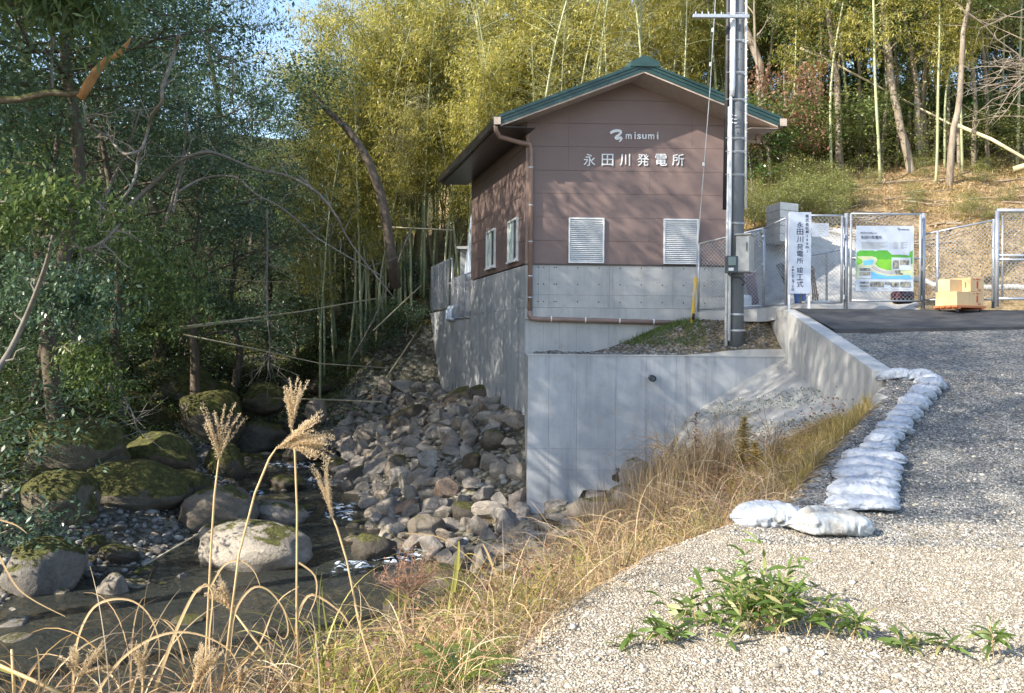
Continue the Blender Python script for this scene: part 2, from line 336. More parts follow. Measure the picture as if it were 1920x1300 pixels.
class MB:
    def __init__(s): s.v = []; s.f = []; s.m = []
    def add(s, vs, fs, m=0):
        n = len(s.v); s.v += [tuple(v) for v in vs]
        for f in fs: s.f.append([n + i for i in f]); s.m.append(m)
        return s
    def hexa(s, p, m=0):   # 8 points: bottom loop then top loop
        return s.add(p, [(3, 2, 1, 0), (4, 5, 6, 7), (0, 1, 5, 4), (1, 2, 6, 5), (2, 3, 7, 6), (3, 0, 4, 7)], m)
    def box(s, x0, x1, y0, y1, z0, z1, m=0):
        return s.hexa([(x0, y0, z0), (x1, y0, z0), (x1, y1, z0), (x0, y1, z0), (x0, y0, z1), (x1, y0, z1), (x1, y1, z1), (x0, y1, z1)], m)
    def tube(s, pts, rad, n=8, m=0, cap=True):
        pts = [Vector(p) for p in pts]
        if not isinstance(rad, (list, tuple)): rad = [rad] * len(pts)
        base = len(s.v); up = None
        for i, p in enumerate(pts):
            d = (pts[min(i + 1, len(pts) - 1)] - pts[max(i - 1, 0)]).normalized()
            if up is None:
                up = d.orthogonal().normalized()
            else:
                up = (up - d * up.dot(d))
                up = up.normalized() if up.length > 1e-6 else d.orthogonal().normalized()
            side = d.cross(up)
            for k in range(n):
                a = 2 * math.pi * k / n
                s.v.append(tuple(p + (up * math.cos(a) + side * math.sin(a)) * rad[i]))
        for i in range(len(pts) - 1):
            for k in range(n):
                a, b_ = base + i * n + k, base + i * n + (k + 1) % n
                s.f.append([a, b_, b_ + n, a + n]); s.m.append(m)
        if cap:
            s.f.append([base + k for k in reversed(range(n))]); s.m.append(m)
            s.f.append([base + (len(pts) - 1) * n + k for k in range(n)]); s.m.append(m)
        return s
    def prism(s, poly, fn, d0, d1, m=0):   # poly of (a,b); fn(a,b,d) -> point
        n = len(poly); vs = [fn(a, b, d0) for a, b in poly] + [fn(a, b, d1) for a, b in poly]
        fs = [tuple(range(n)), tuple(reversed(range(n, 2 * n)))] + [(i, n + i, n + (i + 1) % n, (i + 1) % n) for i in range(n)]
        return s.add(vs, fs, m)
    def build(s, name, mats, parent=None, smooth=False, world=True, bevel=0):
        me = bpy.data.meshes.new(name)
        me.from_pydata(s.v, [], s.f)
        for mm in (mats if isinstance(mats, (list, tuple)) else [mats]): me.materials.append(mm)
        if len(me.materials) > 1: me.polygons.foreach_set('material_index', s.m)
        if smooth: me.polygons.foreach_set('use_smooth', [True] * len(me.polygons))
        me.validate(); me.update()
        import bmesh
        bm = bmesh.new(); bm.from_mesh(me); bmesh.ops.recalc_face_normals(bm, faces=bm.faces); bm.to_mesh(me); bm.free()
        o = bpy.data.objects.new(name, me); link(o)
        if bevel:
            md = o.modifiers.new('bevel', 'BEVEL'); md.width = bevel; md.segments = 2; md.limit_method = 'ANGLE'; md.angle_limit = math.radians(40)
        if parent is not None:
            if world: part_at(o, parent)
            else: o.parent = parent
        return o

def copy_thing(o, loc=None, rz=None, scale=None, label=None, name=None):
    c = o.copy(); COL.objects.link(c)
    for ch in o.children:
        d = ch.copy(); COL.objects.link(d); d.parent = c; d.matrix_parent_inverse = ch.matrix_parent_inverse.copy()
    if loc is not None: c.location = loc
    if rz is not None: c.rotation_euler[2] = rz
    if scale is not None: c.scale = scale if hasattr(scale, '__len__') else (scale,) * 3
    if label: c['label'] = label
    return c

def ribbons(base, az, L, el0, bend, w, K=5, curl=None, taper=0.15, wmode='flat'):
    """arching blades: returns V (N,(K+1)*2,3) and quad indices"""
    N = len(base); base = np.asarray(base, float)
    t = np.linspace(0, 1, K + 1)
    el = el0[:, None] - bend[:, None] * (t[None, :] ** 1.4)
    aa = az[:, None] + (0 if curl is None else curl[:, None] * t[None, :])
    ds = (L / K)[:, None]
    dx = np.cos(el) * np.cos(aa) * ds; dy = np.cos(el) * np.sin(aa) * ds; dz = np.sin(el) * ds
    p = np.zeros((N, K + 1, 3))
    p[:, 1:, 0] = np.cumsum(dx[:, :-1], 1); p[:, 1:, 1] = np.cumsum(dy[:, :-1], 1); p[:, 1:, 2] = np.cumsum(dz[:, :-1], 1)
    p += base[:, None, :]
    wid = w[:, None] * (1 - (1 - taper) * t[None, :] ** 1.5) * 0.5
    rot = rng.uniform(-1.2, 1.2, N)[:, None] + t[None, :] * rng.uniform(-1, 1, N)[:, None]
    sx = -np.sin(aa) * np.cos(rot) ; sy = np.cos(aa) * np.cos(rot); sz = np.sin(rot) * np.cos(el)
    side = np.stack([sx * wid, sy * wid, sz * wid], -1)
    V = np.stack([p - side, p + side], 2).reshape(N, (K + 1) * 2, 3)
    k = np.arange(K)
    q = np.stack([2 * k, 2 * k + 1, 2 * k + 3, 2 * k + 2], -1)
    Fq = (q[None] + (np.arange(N) * (K + 1) * 2)[:, None, None]).reshape(-1)
    return V.reshape(-1, 3), Fq

def leaf_quads(C, size, asp=0.5, droop=0.3, orient=None):
    """rhomb leaves at centres C: V, F"""
    N = len(C)
    az = rng.uniform(0, 2 * np.pi, N) if orient is None else orient
    el = rng.normal(-droop, 0.45, N)
    d = np.stack([np.cos(az) * np.cos(el), np.sin(az) * np.cos(el), np.sin(el)], -1)
    r = rng.normal(0, 1, (N, 3)); r[:, 2] *= 0.45
    s = np.cross(d, np.array([0, 0, 1.0])); s /= np.linalg.norm(s, axis=1)[:, None] + 1e-9
    s = s + 0.5 * r; s -= d * (s * d).sum(1)[:, None]; s /= np.linalg.norm(s, axis=1)[:, None] + 1e-9
    sz = size * rng.uniform(0.6, 1.35, N) if np.isscalar(size) else size
    L = sz[:, None] * d; W = (sz * asp)[:, None] * s * 0.5
    V = np.stack([C, C + L * 0.42 + W, C + L, C + L * 0.42 - W], 1).reshape(-1, 3)
    Fq = np.arange(N * 4)
    return V, Fq
# ------------------------------------------------------------------ terrain
CREST = [(-9.5, -12), (-6.5, -6), (-3.2, -1.6), (-1.5, 1.2), (0, 3.8), (.54, 5.1), (1.16, 6.2), (1.87, 6.95), (2.45, 7.5), (2.95, 8.3), (3.45, 9.1), (4.1, 10.0), (4.75, 10.9), (5.10, 12.0), (5.28, 14.5), (5.45, 17.0), (5.6, 19.6)]
def crest_x(y):
    return np.interp(y, [c[1] for c in CREST], [c[0] for c in CREST])
def road_z(y):
    return np.interp(y, [-12, 0, 5, 7, 8, 9, 10, 12, 14.5, 17, 19.5, 40], [-1.6, -1.6, -1.56, -1.48, -1.36, -1.18, -.95, -.45, .06, .58, .66, .7])
def side_x(y):            # the long side wall line of the power house
    return .31 - .262 * (y - 20)
CP = [(-4, 17.5, -4.5), (-3.9, 15.5, -4.5), (-4.3, 13, -4.5), (-4.3, 11, -4.5), (-4.5, 8.5, -4.5), (-5.5, 5, -4.5), (-7.5, 0, -4.5), (-12, -8, -4.5), (-5, 20, -4.4),
      (-6.2, 24, -4.3), (-7, 27, -4.1), (-8.5, 31, -3.6), (-9.5, 35, -3.1), (-10.5, 40, -1.7), (-11, 46, -.5), (-12, 60, 3),
      (-6.9, 14.9, -3.85), (-7.5, 12, -4.12), (-8, 9.5, -4.15), (-8.5, 15, -3.6), (-10.5, 17, -2.7), (-12, 13, -2.8), (-7.6, 19, -3.4), (-9.5, 22, -2.9), (-10.5, 27, -2.6), (-12, 31, -2),
      (-14, 20, -.5), (-17, 20, 1.5), (-15, 28, 0), (-20, 30, 4), (-14, 36, 0), (-20, 40, 4), (-30, 30, 9), (-30, 45, 12), (-11.5, 8, -3.0), (-16, 8, 0), (-30, 10, 7), (-12, 2, -2.8), (-20, -6, 2),
      (.1, 20, -1.75), (-1, 24, -1.75), (-2.7, 31, -1.95), (-.7, 18.8, -2.75), (.7, 16.6, -3.5), (-1.65, 16.5, -3.85), (-2.9, 18.5, -3.95), (-3.5, 21, -3.95), (-2.0, 21.5, -2.8), (-4.9, 30, -2.6), (-3.2, 26, -2.8), (-5.3, 26, -3.9), (-.5, 14.5, -3.98), (-.4, 12.5, -3.95),
      (2.1, 8.7, -1.95), (1.4, 9.2, -2.5), (.5, 9.8, -3.2), (-.3, 10.3, -3.8), (2.9, 9.7, -1.5), (2.2, 10.2, -2.15), (1.2, 10.9, -3.05), (.3, 11.7, -3.75),
      (4.15, 11.2, -1.15), (3.4, 11.8, -1.7), (2.4, 12.5, -2.5), (1.2, 13.3, -3.4), (5.05, 12.9, -1.0), (5.2, 14, -.95), (5.35, 17, -.40), (4.2, 14.5, -1.5), (3.6, 17, -1.5), (3, 15, -2.2), (3.0, 17, -2.5), (1.8, 17, -3.1), (.85, 17, -3.5), (1.8, 15, -3.3), (.8, 14.3, -3.8),
      (-3.6, 33.5, .9), (-4.6, 35, 1.6), (-5, 37, 2.4), (-6.6, 37, 1.6), (-5.2, 32.5, -.6), (-7.2, 38.5, 1.8), (-6.5, 35, -1.6), (2, 34, 2.2), (6, 21, .72), (10, 21, .9), (14, 20.5, 1.0), (8, 25, 3.5), (6.5, 24, 3.2), (14, 25, 3.4), (20, 23, 3.2), (8, 32, 6), (14, 32, 6.4), (22, 31, 6.5), (10, 45, 11), (20, 45, 12.5), (0, 38, 3.6), (0, 45, 6), (-5, 45, 5),
      (-4, 52, 8), (10, 60, 14), (30, 42, 13), (30, 26, 6), (0, 60, 11), (-15, 60, 9), (3, 31, 1.4), (5, 27, 1.6), (18, 19.5, .8), (30, 19.5, 2)]
for cx_, cy_, nx_, ny_ in ((-1.5, 1.2, -.87, .5), (0, 3.8, -.87, .5), (.54, 5.1, -.87, .5), (1.16, 6.2, -.87, .5), (1.87, 6.95, -.87, .5), (-3.2, -1.6, -.87, .5), (-6.5, -6, -.87, .5)):
    for d_, z_ in ((0.25, -1.68), (1, -2.05), (2, -2.65), (3, -3.3), (4, -4.0)):
        CP.append((cx_ + nx_ * d_, cy_ + ny_ * d_, z_))
CP = np.array(CP, float)
def _phi(r): return r
_D = np.linalg.norm(CP[:, None, :2] - CP[None, :, :2], axis=-1)
_A = np.zeros((len(CP) + 3,) * 2); _A[:len(CP), :len(CP)] = _phi(_D) - np.eye(len(CP)) * 0.15
_A[:len(CP), -3] = 1; _A[:len(CP), -2:] = CP[:, :2]; _A[-3, :len(CP)] = 1; _A[-2:, :len(CP)] = CP[:, :2].T
_W = np.linalg.solve(_A, np.concatenate([CP[:, 2], [0, 0, 0]]))
def valley(x, y):
    x = np.atleast_1d(np.asarray(x, float)); y = np.atleast_1d(np.asarray(y, float)); out = np.empty(x.shape)
    xf, yf, of = x.ravel(), y.ravel(), np.empty(x.size)
    for i in range(0, x.size, 20000):
        r = np.hypot(xf[i:i + 20000, None] - CP[None, :, 0], yf[i:i + 20000, None] - CP[None, :, 1])
        of[i:i + 20000] = r @ _W[:-3] + _W[-3] + xf[i:i + 20000] * _W[-2] + yf[i:i + 20000] * _W[-1]
    return of.reshape(x.shape)
_NG = rng.normal(0, 1, (256, 256))
def vnoise(x, y, s):
    x = x * s + 1000; y = y * s + 1000; xi = np.floor(x).astype(int); yi = np.floor(y).astype(int); fx, fy = x - xi, y - yi
    fx = fx * fx * (3 - 2 * fx); fy = fy * fy * (3 - 2 * fy); g = lambda a, b: _NG[a % 256, b % 256]
    return (g(xi, yi) * (1 - fx) + g(xi + 1, yi) * fx) * (1 - fy) + (g(xi, yi + 1) * (1 - fx) + g(xi + 1, yi + 1) * fx) * fy
def sstep(a, b, v):
    t = np.clip((v - a) / (b - a), 0, 1); return t * t * (3 - 2 * t)
def ledge_z(x, y):
    base = -.33 + 0 * x
    mound = .70 * sstep(2.3, 4.8, x + (y - 17.2) * .25) * sstep(17.1, 18.9, y + (x - 4) * .1) + .12 * sstep(3.2, 5, x)
    return base + mound + vnoise(x, y, 3) * .02
def mortar_z(x, y):
    zb = np.interp(y, [11.3, 12.0, 12.9, 14, 15.5, 17.2], [-1.25, -1.12, -1.02, -1.0, -.72, -.36])
    return zb - .60 * np.clip(crest_x(y) - x, 0, 9) + vnoise(x, y, 1.4) * .035 + vnoise(x, y, 4) * .014
def region(x, y):
    """0 valley, 1 road, 2 ledge, 3 yard"""
    x = np.asarray(x, float); y = np.asarray(y, float)
    r = np.zeros(x.shape, int)
    cx = crest_x(y)
    hard = y > 11.6
    r[(x >= np.where(hard, cx + .12, cx)) & (y < 19.6)] = 1
    r[(y > 17.15) & (y < 20.2) & (x > .42) & (x < cx + .12)] = 2
    r[(y >= 20.2) & (y < 35) & (x > side_x(y) + .12) & (x < np.where(y < 22, 5.6, np.where(y < 28, 4.9, 2.5)))] = 3
    return r
def height(x, y):
    x = np.asarray(x, float); y = np.asarray(y, float)
    r = region(x, y); zv = valley(x, y)
    fine = np.where(y > 20, 1.0, .35)
    zv = zv + (vnoise(x, y, .45) * .10 + vnoise(x, y, 1.3) * .05) * fine + vnoise(x, y, 5) * .012
    zr = road_z(y) + vnoise(x, y, .8) * .018 + vnoise(x, y, 6) * .006
    z = np.where(r == 1, zr, zv)
    soft = (y < 11.6)
    k = sstep(-.45, .12, x - crest_x(y))
    z = np.where(soft, zv * (1 - k) + zr * k, z)
    kk = sstep(19.0, 20.2, y)
    z = np.where((r != 2) & (r != 3) & (x > crest_x(y)) & (y > 19.0) & (y < 20.5), zr * (1 - kk) + np.maximum(zv, .6) * kk, z)
    mt = mortar_z(x, y); w = sstep(11.3, 12.0, y) * (1 - sstep(17.0, 17.1, y)) * sstep(3.0, 3.7, x)
    z = np.where((r == 0) & (y > 11.3) & (y < 17.14), mt * w + z * (1 - w), z)
    z = np.where(r == 2, ledge_z(x, y), z)
    yz = np.where(y > 29.5, .86, .48)
    z = np.where(r == 3, yz, z)
    return z
def hz(x, y): return float(height(np.array([x]), np.array([y]))[0])

def axis(segs):
    out = []
    for a, b, st in segs: out += list(np.arange(a, b - 1e-6, st))
    return np.array(out + [segs[-1][1]])
gx = axis([(-90, -30, 3), (-30, -14, .6), (-14, 10, .12), (10, 24, .4), (24, 90, 3)])
gy = axis([(-14, 1, .6), (1, 22, .12), (22, 36, .22), (36, 60, .6), (60, 120, 4)])
GX, GY = np.meshgrid(gx, gy); GZ = height(GX, GY)
nx_, ny_ = len(gx), len(gy)
ii, jj = np.meshgrid(np.arange(nx_ - 1), np.arange(ny_ - 1))
quad = np.stack([jj * nx_ + ii, jj * nx_ + ii + 1, (jj + 1) * nx_ + ii + 1, (jj + 1) * nx_ + ii], -1).reshape(-1, 4)
cxm = (GX.ravel()[quad].mean(1)); cym = (GY.ravel()[quad].mean(1)); czm = GZ.ravel()[quad].mean(1)
cr_ = region(cxm, cym)
wob = vnoise(cxm, cym, 1.1) * .35
kind = np.zeros(len(quad), int)           # 0 stream bed / bank dirt
kind[(cr_ == 1)] = 1                       # gravel road
kind[(cr_ == 1) & (cym < 6.9 + wob + .15 * np.abs(cxm - 3))] = 2   # tan gravel near the camera
kind[(cr_ == 0) & (cym < 12) & (cxm > crest_x(cym) - .55)] = 2
kind[(cr_ == 0) & (czm > -3.75) & (cxm > -2.6) & (cym < 17)] = 3   # bank dirt
kind[(cr_ == 0) & (cym > 11.3 + wob) & (cym < 17.2) & (cxm > 3.05 + (17 - cym) * .18 + wob * .5) & (cxm < 5.8)] = 4   # sprayed mortar
kind[(cr_ == 2)] = 3
kind[(cr_ == 3)] = 3
kind[(cym > 19.6) & (cxm > 4.9) & (cr_ != 3)] = 5            # litter hillside
kind[(cym > 19.9) & (cym < 24.6 + wob) & (cxm > 4.9) & (cxm < 9.6 + wob) & (cr_ != 3)] = 4
kind[(cym > 24) & (cxm > -6) & (cr_ != 3) & (kind == 0) & (cxm > side_x(cym) + .2)] = 5
kind[(kind == 0) & ((cxm < -9.8 - wob * 2) | (cym > 33)) & (czm > -3.4)] = 6
kind[(cxm > 12) & (cym > 19.6)] = 5
kind[(cym > 34) & (cxm <= -3) & (kind != 5)] = 6
GV = np.stack([GX.ravel(), GY.ravel(), GZ.ravel()], -1)
GROUND = {}
for k, (nm, mt) in enumerate([('stream_bed', M['bed']), ('gravel_road', M['gravel']), ('roadside_gravel', M['gravel_tan']), ('pebbly_soil', M['dirt']), ('sprayed_mortar_slope', M['mortar']), ('hillside', M['litter_ground']), ('forest_floor', M['forest'])]):
    q = quad[kind == k]
    u, inv = np.unique(q, return_inverse=True)
    me = mesh_np(nm, GV[u], inv.reshape(-1), 4, mt, True)
    o = link(bpy.data.objects.new(nm, me)); tag(o, kind='structure'); GROUND[nm] = o

# asphalt apron in front of the gate: its near edge is a clean diagonal
mb = MB()
a0, a1 = (5.62, 14.9), (16, 15.9)
n = 24
for i in range(n):
    x0, x1 = 5.62 + (16 - 5.62) * i / n, 5.62 + (16 - 5.62) * (i + 1) / n
    y0, y1 = 14.9 + (x0 - 5.62) * .10, 14.9 + (x1 - 5.62) * .10
    ysA = np.linspace(y0, 18.9, 8); ysB = np.linspace(y1, 18.9, 8)
    for j in range(7):
        pts = [(x0, ysA[j]), (x1, ysB[j]), (x1, ysB[j + 1]), (x0, ysA[j + 1])]
        top = [(px, py, float(road_z(py)) + .055) for px, py in pts]
        if j == 0:
            mb.add([(pts[0][0], pts[0][1], top[0][2] - .12), (pts[1][0], pts[1][1], top[1][2] - .12), top[1], top[0]], [(0, 1, 2, 3)])
        mb.add(top, [(0, 1, 2, 3)])
tag(mb.build('asphalt_apron', M['asphalt']), kind='structure')

# ------------------------------------------------------------------ stream
CH = [(0, -6.0, 9.5), (8, -4.6, 4.5), (11, -4.6, 4.2), (14, -4.2, 3.6), (17, -4.0, 2.4), (20, -5.0, 2.6), (24, -6.1, 2.4), (27, -6.9, 2.2), (31, -8.3, 2.2), (35, -9.5, 2.2), (40, -10.6, 2.0), (46, -11.4, 2.0)]
def water_z(y): return np.interp(y, [-14, 18.5, 19.6, 24, 25, 29, 30.2, 33, 34, 39, 40, 41.5, 42.5, 46], [-4.02, -4.0, -3.86, -3.82, -3.68, -3.62, -3.25, -3.2, -2.75, -2.6, -1.6, -1.55, -.7, -.6])
wy = axis([(-12, 6, 1.0), (6, 30, .25), (30, 46, .3)]); V = []; nxw = 41
for y in wy:
    cxw = np.interp(y, [c[0] for c in CH], [c[1] for c in CH]); hw = 7.5 if y < 20 else 4.5
    xs = np.linspace(cxw - hw, cxw + hw, nxw)
    for x in xs: V.append((x, y, float(water_z(y)) + .012 * math.sin(3 * x + 2.2 * y)))
qi = [(j * nxw + i, j * nxw + i + 1, (j + 1) * nxw + i + 1, (j + 1) * nxw + i) for j in range(len(wy) - 1) for i in range(nxw - 1)]
me = mesh_np('stream_water', V, np.array(qi).ravel(), 4, M['water'], True)
tag(link(bpy.data.objects.new('stream_water', me)), kind='structure')

# white water where the stream drops between the rocks
foam = []
def foam_patch(cx, cy, w, d, seed, drop=0.0):
    V = []; n_, m_ = 64, 34
    r_ = random.Random(seed)
    for j in range(m_):
        for i in range(n_):
            u, v = i / (n_ - 1) - .5, j / (m_ - 1) - .5
            e = 1 - max(abs(u), abs(v)) * 2
            x = cx + u * w + .08 * mnoise.noise(Vector((u * 7, v * 7, seed))); y = cy + v * d
            z = float(water_z(y)) + .03 + .06 * mnoise.noise(Vector((x * 6, y * 6, seed))) * min(1, e * 4) - .09 * (1 - min(1, e * 3.0)) - .05 * max(0, mnoise.noise(Vector((x * 2.6, y * 1.2, seed + 5))))
            V.append((x, y, z))
    q = [(j * n_ + i, j * n_ + i + 1, (j + 1) * n_ + i + 1, (j + 1) * n_ + i) for j in range(m_ - 1) for i in range(n_ - 1)
         if mnoise.noise(Vector((V[j * n_ + i][0] * 7, V[j * n_ + i][1] * 20, seed))) > .10 + .9 * max(0, math.hypot(i / (n_ - 1) - .5, j / (m_ - 1) - .5) - .28)]
    foam.append((V, q))
for s_, (px, py, Y, w, d) in enumerate([(745, 1045, 0, 1.3, 1.2), (665, 1062, 0, .9, .9), (640, 960, 0, .9, 1.6), (600, 905, 0, 1.6, 1.5), (480, 925, 0, .5, .7), (380, 1232, 0, 0, 0), (362, 830, 0, .7, .8), (545, 872, 0, 1.6, .6), (540, 720, 0, 1.0, .5), (585, 660, 0, 1.3, .4)]):
    if not w: continue
    zz = -3.9
    Y = 6.0
    while Y < 43 and P(px, py, Y)[2] > float(water_z(Y)): Y += .1
    p = P(px, py, Y); foam_patch(p[0], Y, w, d, s_)
V = []; Q = []
for v, q in foam:
    Q += [tuple(len(V) + i for i in f) for f in q]; V += v
me = mesh_np('white_water', V, np.array(Q).ravel(), 4, M['foam'], True)
tag(link(bpy.data.objects.new('white_water', me)), 'white foaming water tumbling between the stream rocks', None, kind='stuff')

# ------------------------------------------------------------------ concrete walls
def clip_poly(poly, a, b, c):
    out = []
    for i in range(len(poly)):
        p, q = poly[i], poly[(i + 1) % len(poly)]
        dp, dq = a * p[0] + b * p[1] + c, a * q[0] + b * q[1] + c
        if dp >= 0: out.append(p)
        if (dp >= 0) != (dq >= 0):
            t = dp / (dp - dq); out.append((p[0] + (q[0] - p[0]) * t, p[1] + (q[1] - p[1]) * t))
    return out
def cut_rect(poly, a0, a1, b0, b1):
    for c in ((1, 0, -a0), (-1, 0, a1), (0, 1, -b0), (0, -1, b1)):
        poly = clip_poly(poly, *c)
        if len(poly) < 3: return []
    return poly
def frame(o, d):
    """point from run along the wall a, height z, depth inward dd"""
    ox, oy = o; L = math.hypot(*d); dx, dy = d[0] / L, d[1] / L
    nx, ny = -dy, dx            # inward for a wall running to the right seen from the camera
    return lambda a, z, dd: (ox + dx * a + nx * dd, oy + dy * a + ny * dd, z)
def panel_wall(parent, outline, fr, cols, rows, mat, name='concrete_panel', gap=.006, proud=.010, holes=None, back=.3, core=None):
    """core slab plus cast panels standing proud of it, joints left open"""
    core_o = MB().prism(outline, fr, 0.0, back).build('wall_core', core or M['groove'], parent)
    for i in range(len(cols) - 1):
        for j in range(len(rows) - 1):
            pl = cut_rect(outline, cols[i] + gap / 2, cols[i + 1] - gap / 2, rows[j] + gap / 2, rows[j + 1] - gap / 2)
            if len(pl) >= 3: MB().prism(pl, fr, -proud, -.0005).build(name, mat, parent)
    if holes:
        mb = MB()
        for a, z in holes:
            ring = [(a + .016 * math.cos(t * math.pi / 3), z + .016 * math.sin(t * math.pi / 3)) for t in range(6)]
            mb.prism(ring, fr, -proud - .0025, -proud - .0005)
        tag(mb.build('tie_holes', M['black'], parent), kind='stuff')
    return core_o

# lower retaining wall facing the camera (Y = 17)
t = thing('retaining_wall', 'tall grey concrete retaining wall below the power house with a drain stub', 'wall', (3, 17, -3.5))
fr = frame((.32, 17.0), (1, .012))
# convex pieces round the culvert mouth
pieces = [[(0, -4.6), (.98, -4.6), (.98, -.33), (0, -.33)], [(.98, -3.28), (1.12, -3.02), (1.62, -3.02), (1.76, -3.28), (1.76, -.33), (.98, -.33)], [(1.76, -4.6), (5.2, -4.6), (5.2, -.33), (1.76, -.33)]]
for p_ in pieces: MB().prism(p_, fr, .0, .3).build('wall_core', M['groove'], t)
cols = [0, .42, .98, 1.76, 2.36, 2.96, 3.56, 4.16, 4.76, 5.2]; rows = [-4.6, -3.28, -2.62, -2.2, -.345]
for p_ in pieces:
    for i in range(len(cols) - 1):
        for j in range(len(rows) - 1):
            pl = cut_rect(p_, cols[i] + .003, cols[i + 1] - .003, rows[j] + .002, rows[j + 1] - .002)
            if len(pl) >= 3: MB().prism(pl, fr, -.010, -.0005).build('concrete_panel', M['concrete'], t)
MB().prism([(-.012, -.343), (5.22, -.343), (5.22, -.318), (-.012, -.318)], fr, -.022, .31).build('coping', M['concrete_new'], t)
frb = lambda a, z, dd: fr(a, z, dd)
MB().prism([(.98, -4.6), (1.76, -4.6), (1.76, -3.0), (.98, -3.0)], fr, .31, 1.2).build('culvert_mouth', M['groove'], t)
c0 = P(1222, 708, 17); m_ = MB(); m_.tube([(c0[0], 17.25, c0[2]), (c0[0] - .02, 16.72, c0[2] - .01)], .062, 14, cap=False); m_.tube([(c0[0], 17.2, c0[2]), (c0[0] - .02, 16.74, c0[2] - .01)], .048, 14, cap=True)
m_.build('drain_stub', M['plastic_dark'], t)
# return of that wall towards the house
MB().hexa([(.33, 17.02, -4.6), (.60, 17.3, -4.6), (.60, 20.0, -4.6), (.30, 20.0, -4.6), (.33, 17.02, -.36), (.60, 17.3, -.36), (.60, 20.0, -.36), (.30, 20.0, -.36)]).build('return_wall', M['concrete'], t)

# wing wall beside the access road
t = thing('wing_wall', 'smooth pale concrete wing wall sloping down beside the gravel road', 'wall', (5.2, 14, -1))
wa = [(5.10, 12.0), (5.275, 14.5), (5.45, 17.0), (5.60, 19.4)]
wt = [-.40, .22, .60, .62]
def wing(a, z, d):     # a = distance along y
    x = np.interp(a, [p[1] for p in wa], [p[0] for p in wa]); return (float(x) + d, a, z)
outl = [(12.0, -2.6), (19.4, -2.6), (19.4, .62), (17.0, .60), (14.5, .09), (12.0, -.42)]
for a0_, a1_ in zip([12.0, 13.1, 14.0, 14.9, 15.8, 16.7, 17.6, 18.5], [13.1, 14.0, 14.9, 15.8, 16.7, 17.6, 18.5, 19.4]):
    pl = cut_rect(outl, a0_ + .005, a1_ - .005, -3, 2)
    MB().prism(pl, wing, -.010, .16).build('concrete_panel', M['concrete_new'], t)
MB().prism([(a, z - .015) for a, z in outl], lambda a, z, d: wing(min(max(a, 12.006), 19.394), z, d), .0, .28).build('wall_core', M['concrete_new'], t)
cap = []
for (a, z), (b, w) in zip(outl[3:][::-1], outl[3:][::-1][1:] + [outl[2]]):
    MB().hexa([wing(a, z - .015, -.012), wing(a, z - .015, .27), wing(b, w - .015, .27), wing(b, w - .015, -.012), wing(a, z + .006, -.012), wing(a, z + .006, .27), wing(b, w + .006, .27), wing(b, w + .006, -.012)]).build('coping', M['concrete_new'], t)

# ------------------------------------------------------------------ power house
house = thing('power_house', 'small brown sided power house with green metal gable roof on a concrete base', 'building', (2.7, 20, .45))
FD = (1, .030)                         # along the gable front
bvec = (-.262, 1.0)                    # along the long side
BL = math.hypot(*bvec)
O = (.31, 20.0); WID = 4.86; DEP = 6.0
ff = frame(O, FD)
def fs(a, z, d):                       # long side wall: a along depth, d inward (to the right)
    ux, uy = bvec[0] / BL, bvec[1] / BL
    return (O[0] + ux * a + uy * d, O[1] + uy * a - ux * d, z)
EAV, RISE = 4.98, 1.10
zc = 1.75
gable = [(0, zc), (WID, zc), (WID, EAV + .10), (WID / 2, EAV + .10 + RISE), (0, EAV + .10)]
MB().prism(gable, ff, .02, .2).build('gable_wall', M['siding'], house)
rows = [zc, 2.29, 2.84, 3.40, 3.94, 4.50, 5.05, 5.6, 6.3]
for j in range(len(rows) - 1):
    cs = [0, .98, WID] if j % 2 == 0 else [0, 2.9, WID]
    if j >= 5: cs = [0, .98, 3.9, WID]
    for i in range(len(cs) - 1):
        pl = cut_rect(gable, cs[i] + .0018, cs[i + 1] - .0018, rows[j] + .003, rows[j + 1] - .003)
        if len(pl) >= 3: MB().prism(pl, ff, -.004, .019).build('siding_panel', M['siding'], house)
side = [(0, zc), (DEP * BL, zc), (DEP * BL, EAV + .02), (0, EAV + .02)]
MB().prism(side, fs, .022, .2).build('side_wall', M['siding'], house)
for j in range(7):
    cs = [0, 3.0, DEP * BL] if j % 2 else [0, 1.6, 4.6, DEP * BL]
    for i in range(len(cs) - 1):
        pl = cut_rect(side, cs[i] + .003, cs[i + 1] - .003, rows[j] + .004, rows[j + 1] - .004)
        if len(pl) >= 3: MB().prism(pl, fs, -.004, .021).build('siding_panel', M['siding'], house)
# corner trims
mb = MB(); p0 = ff(-.03, 0, -.02)
mb.prism([(-.012, zc), (.055, zc), (.055, EAV - .02), (-.012, EAV - .02)], ff, -.018, -.0045); mb.build('corner_trim', M['trim_brown'], house)
mb = MB(); mb.prism([(-.012, zc), (.07, zc), (.07, EAV - .02), (-.012, EAV - .02)], fs, -.018, -.0045); mb.build('corner_trim', M['siding'], house)
mb = MB(); mb.prism([(-.02, zc - .035), (WID, zc - .035), (WID, zc - .002), (-.02, zc - .002)], ff, -.03, .0); mb.build('base_flashing', M['dark_brown'], house)
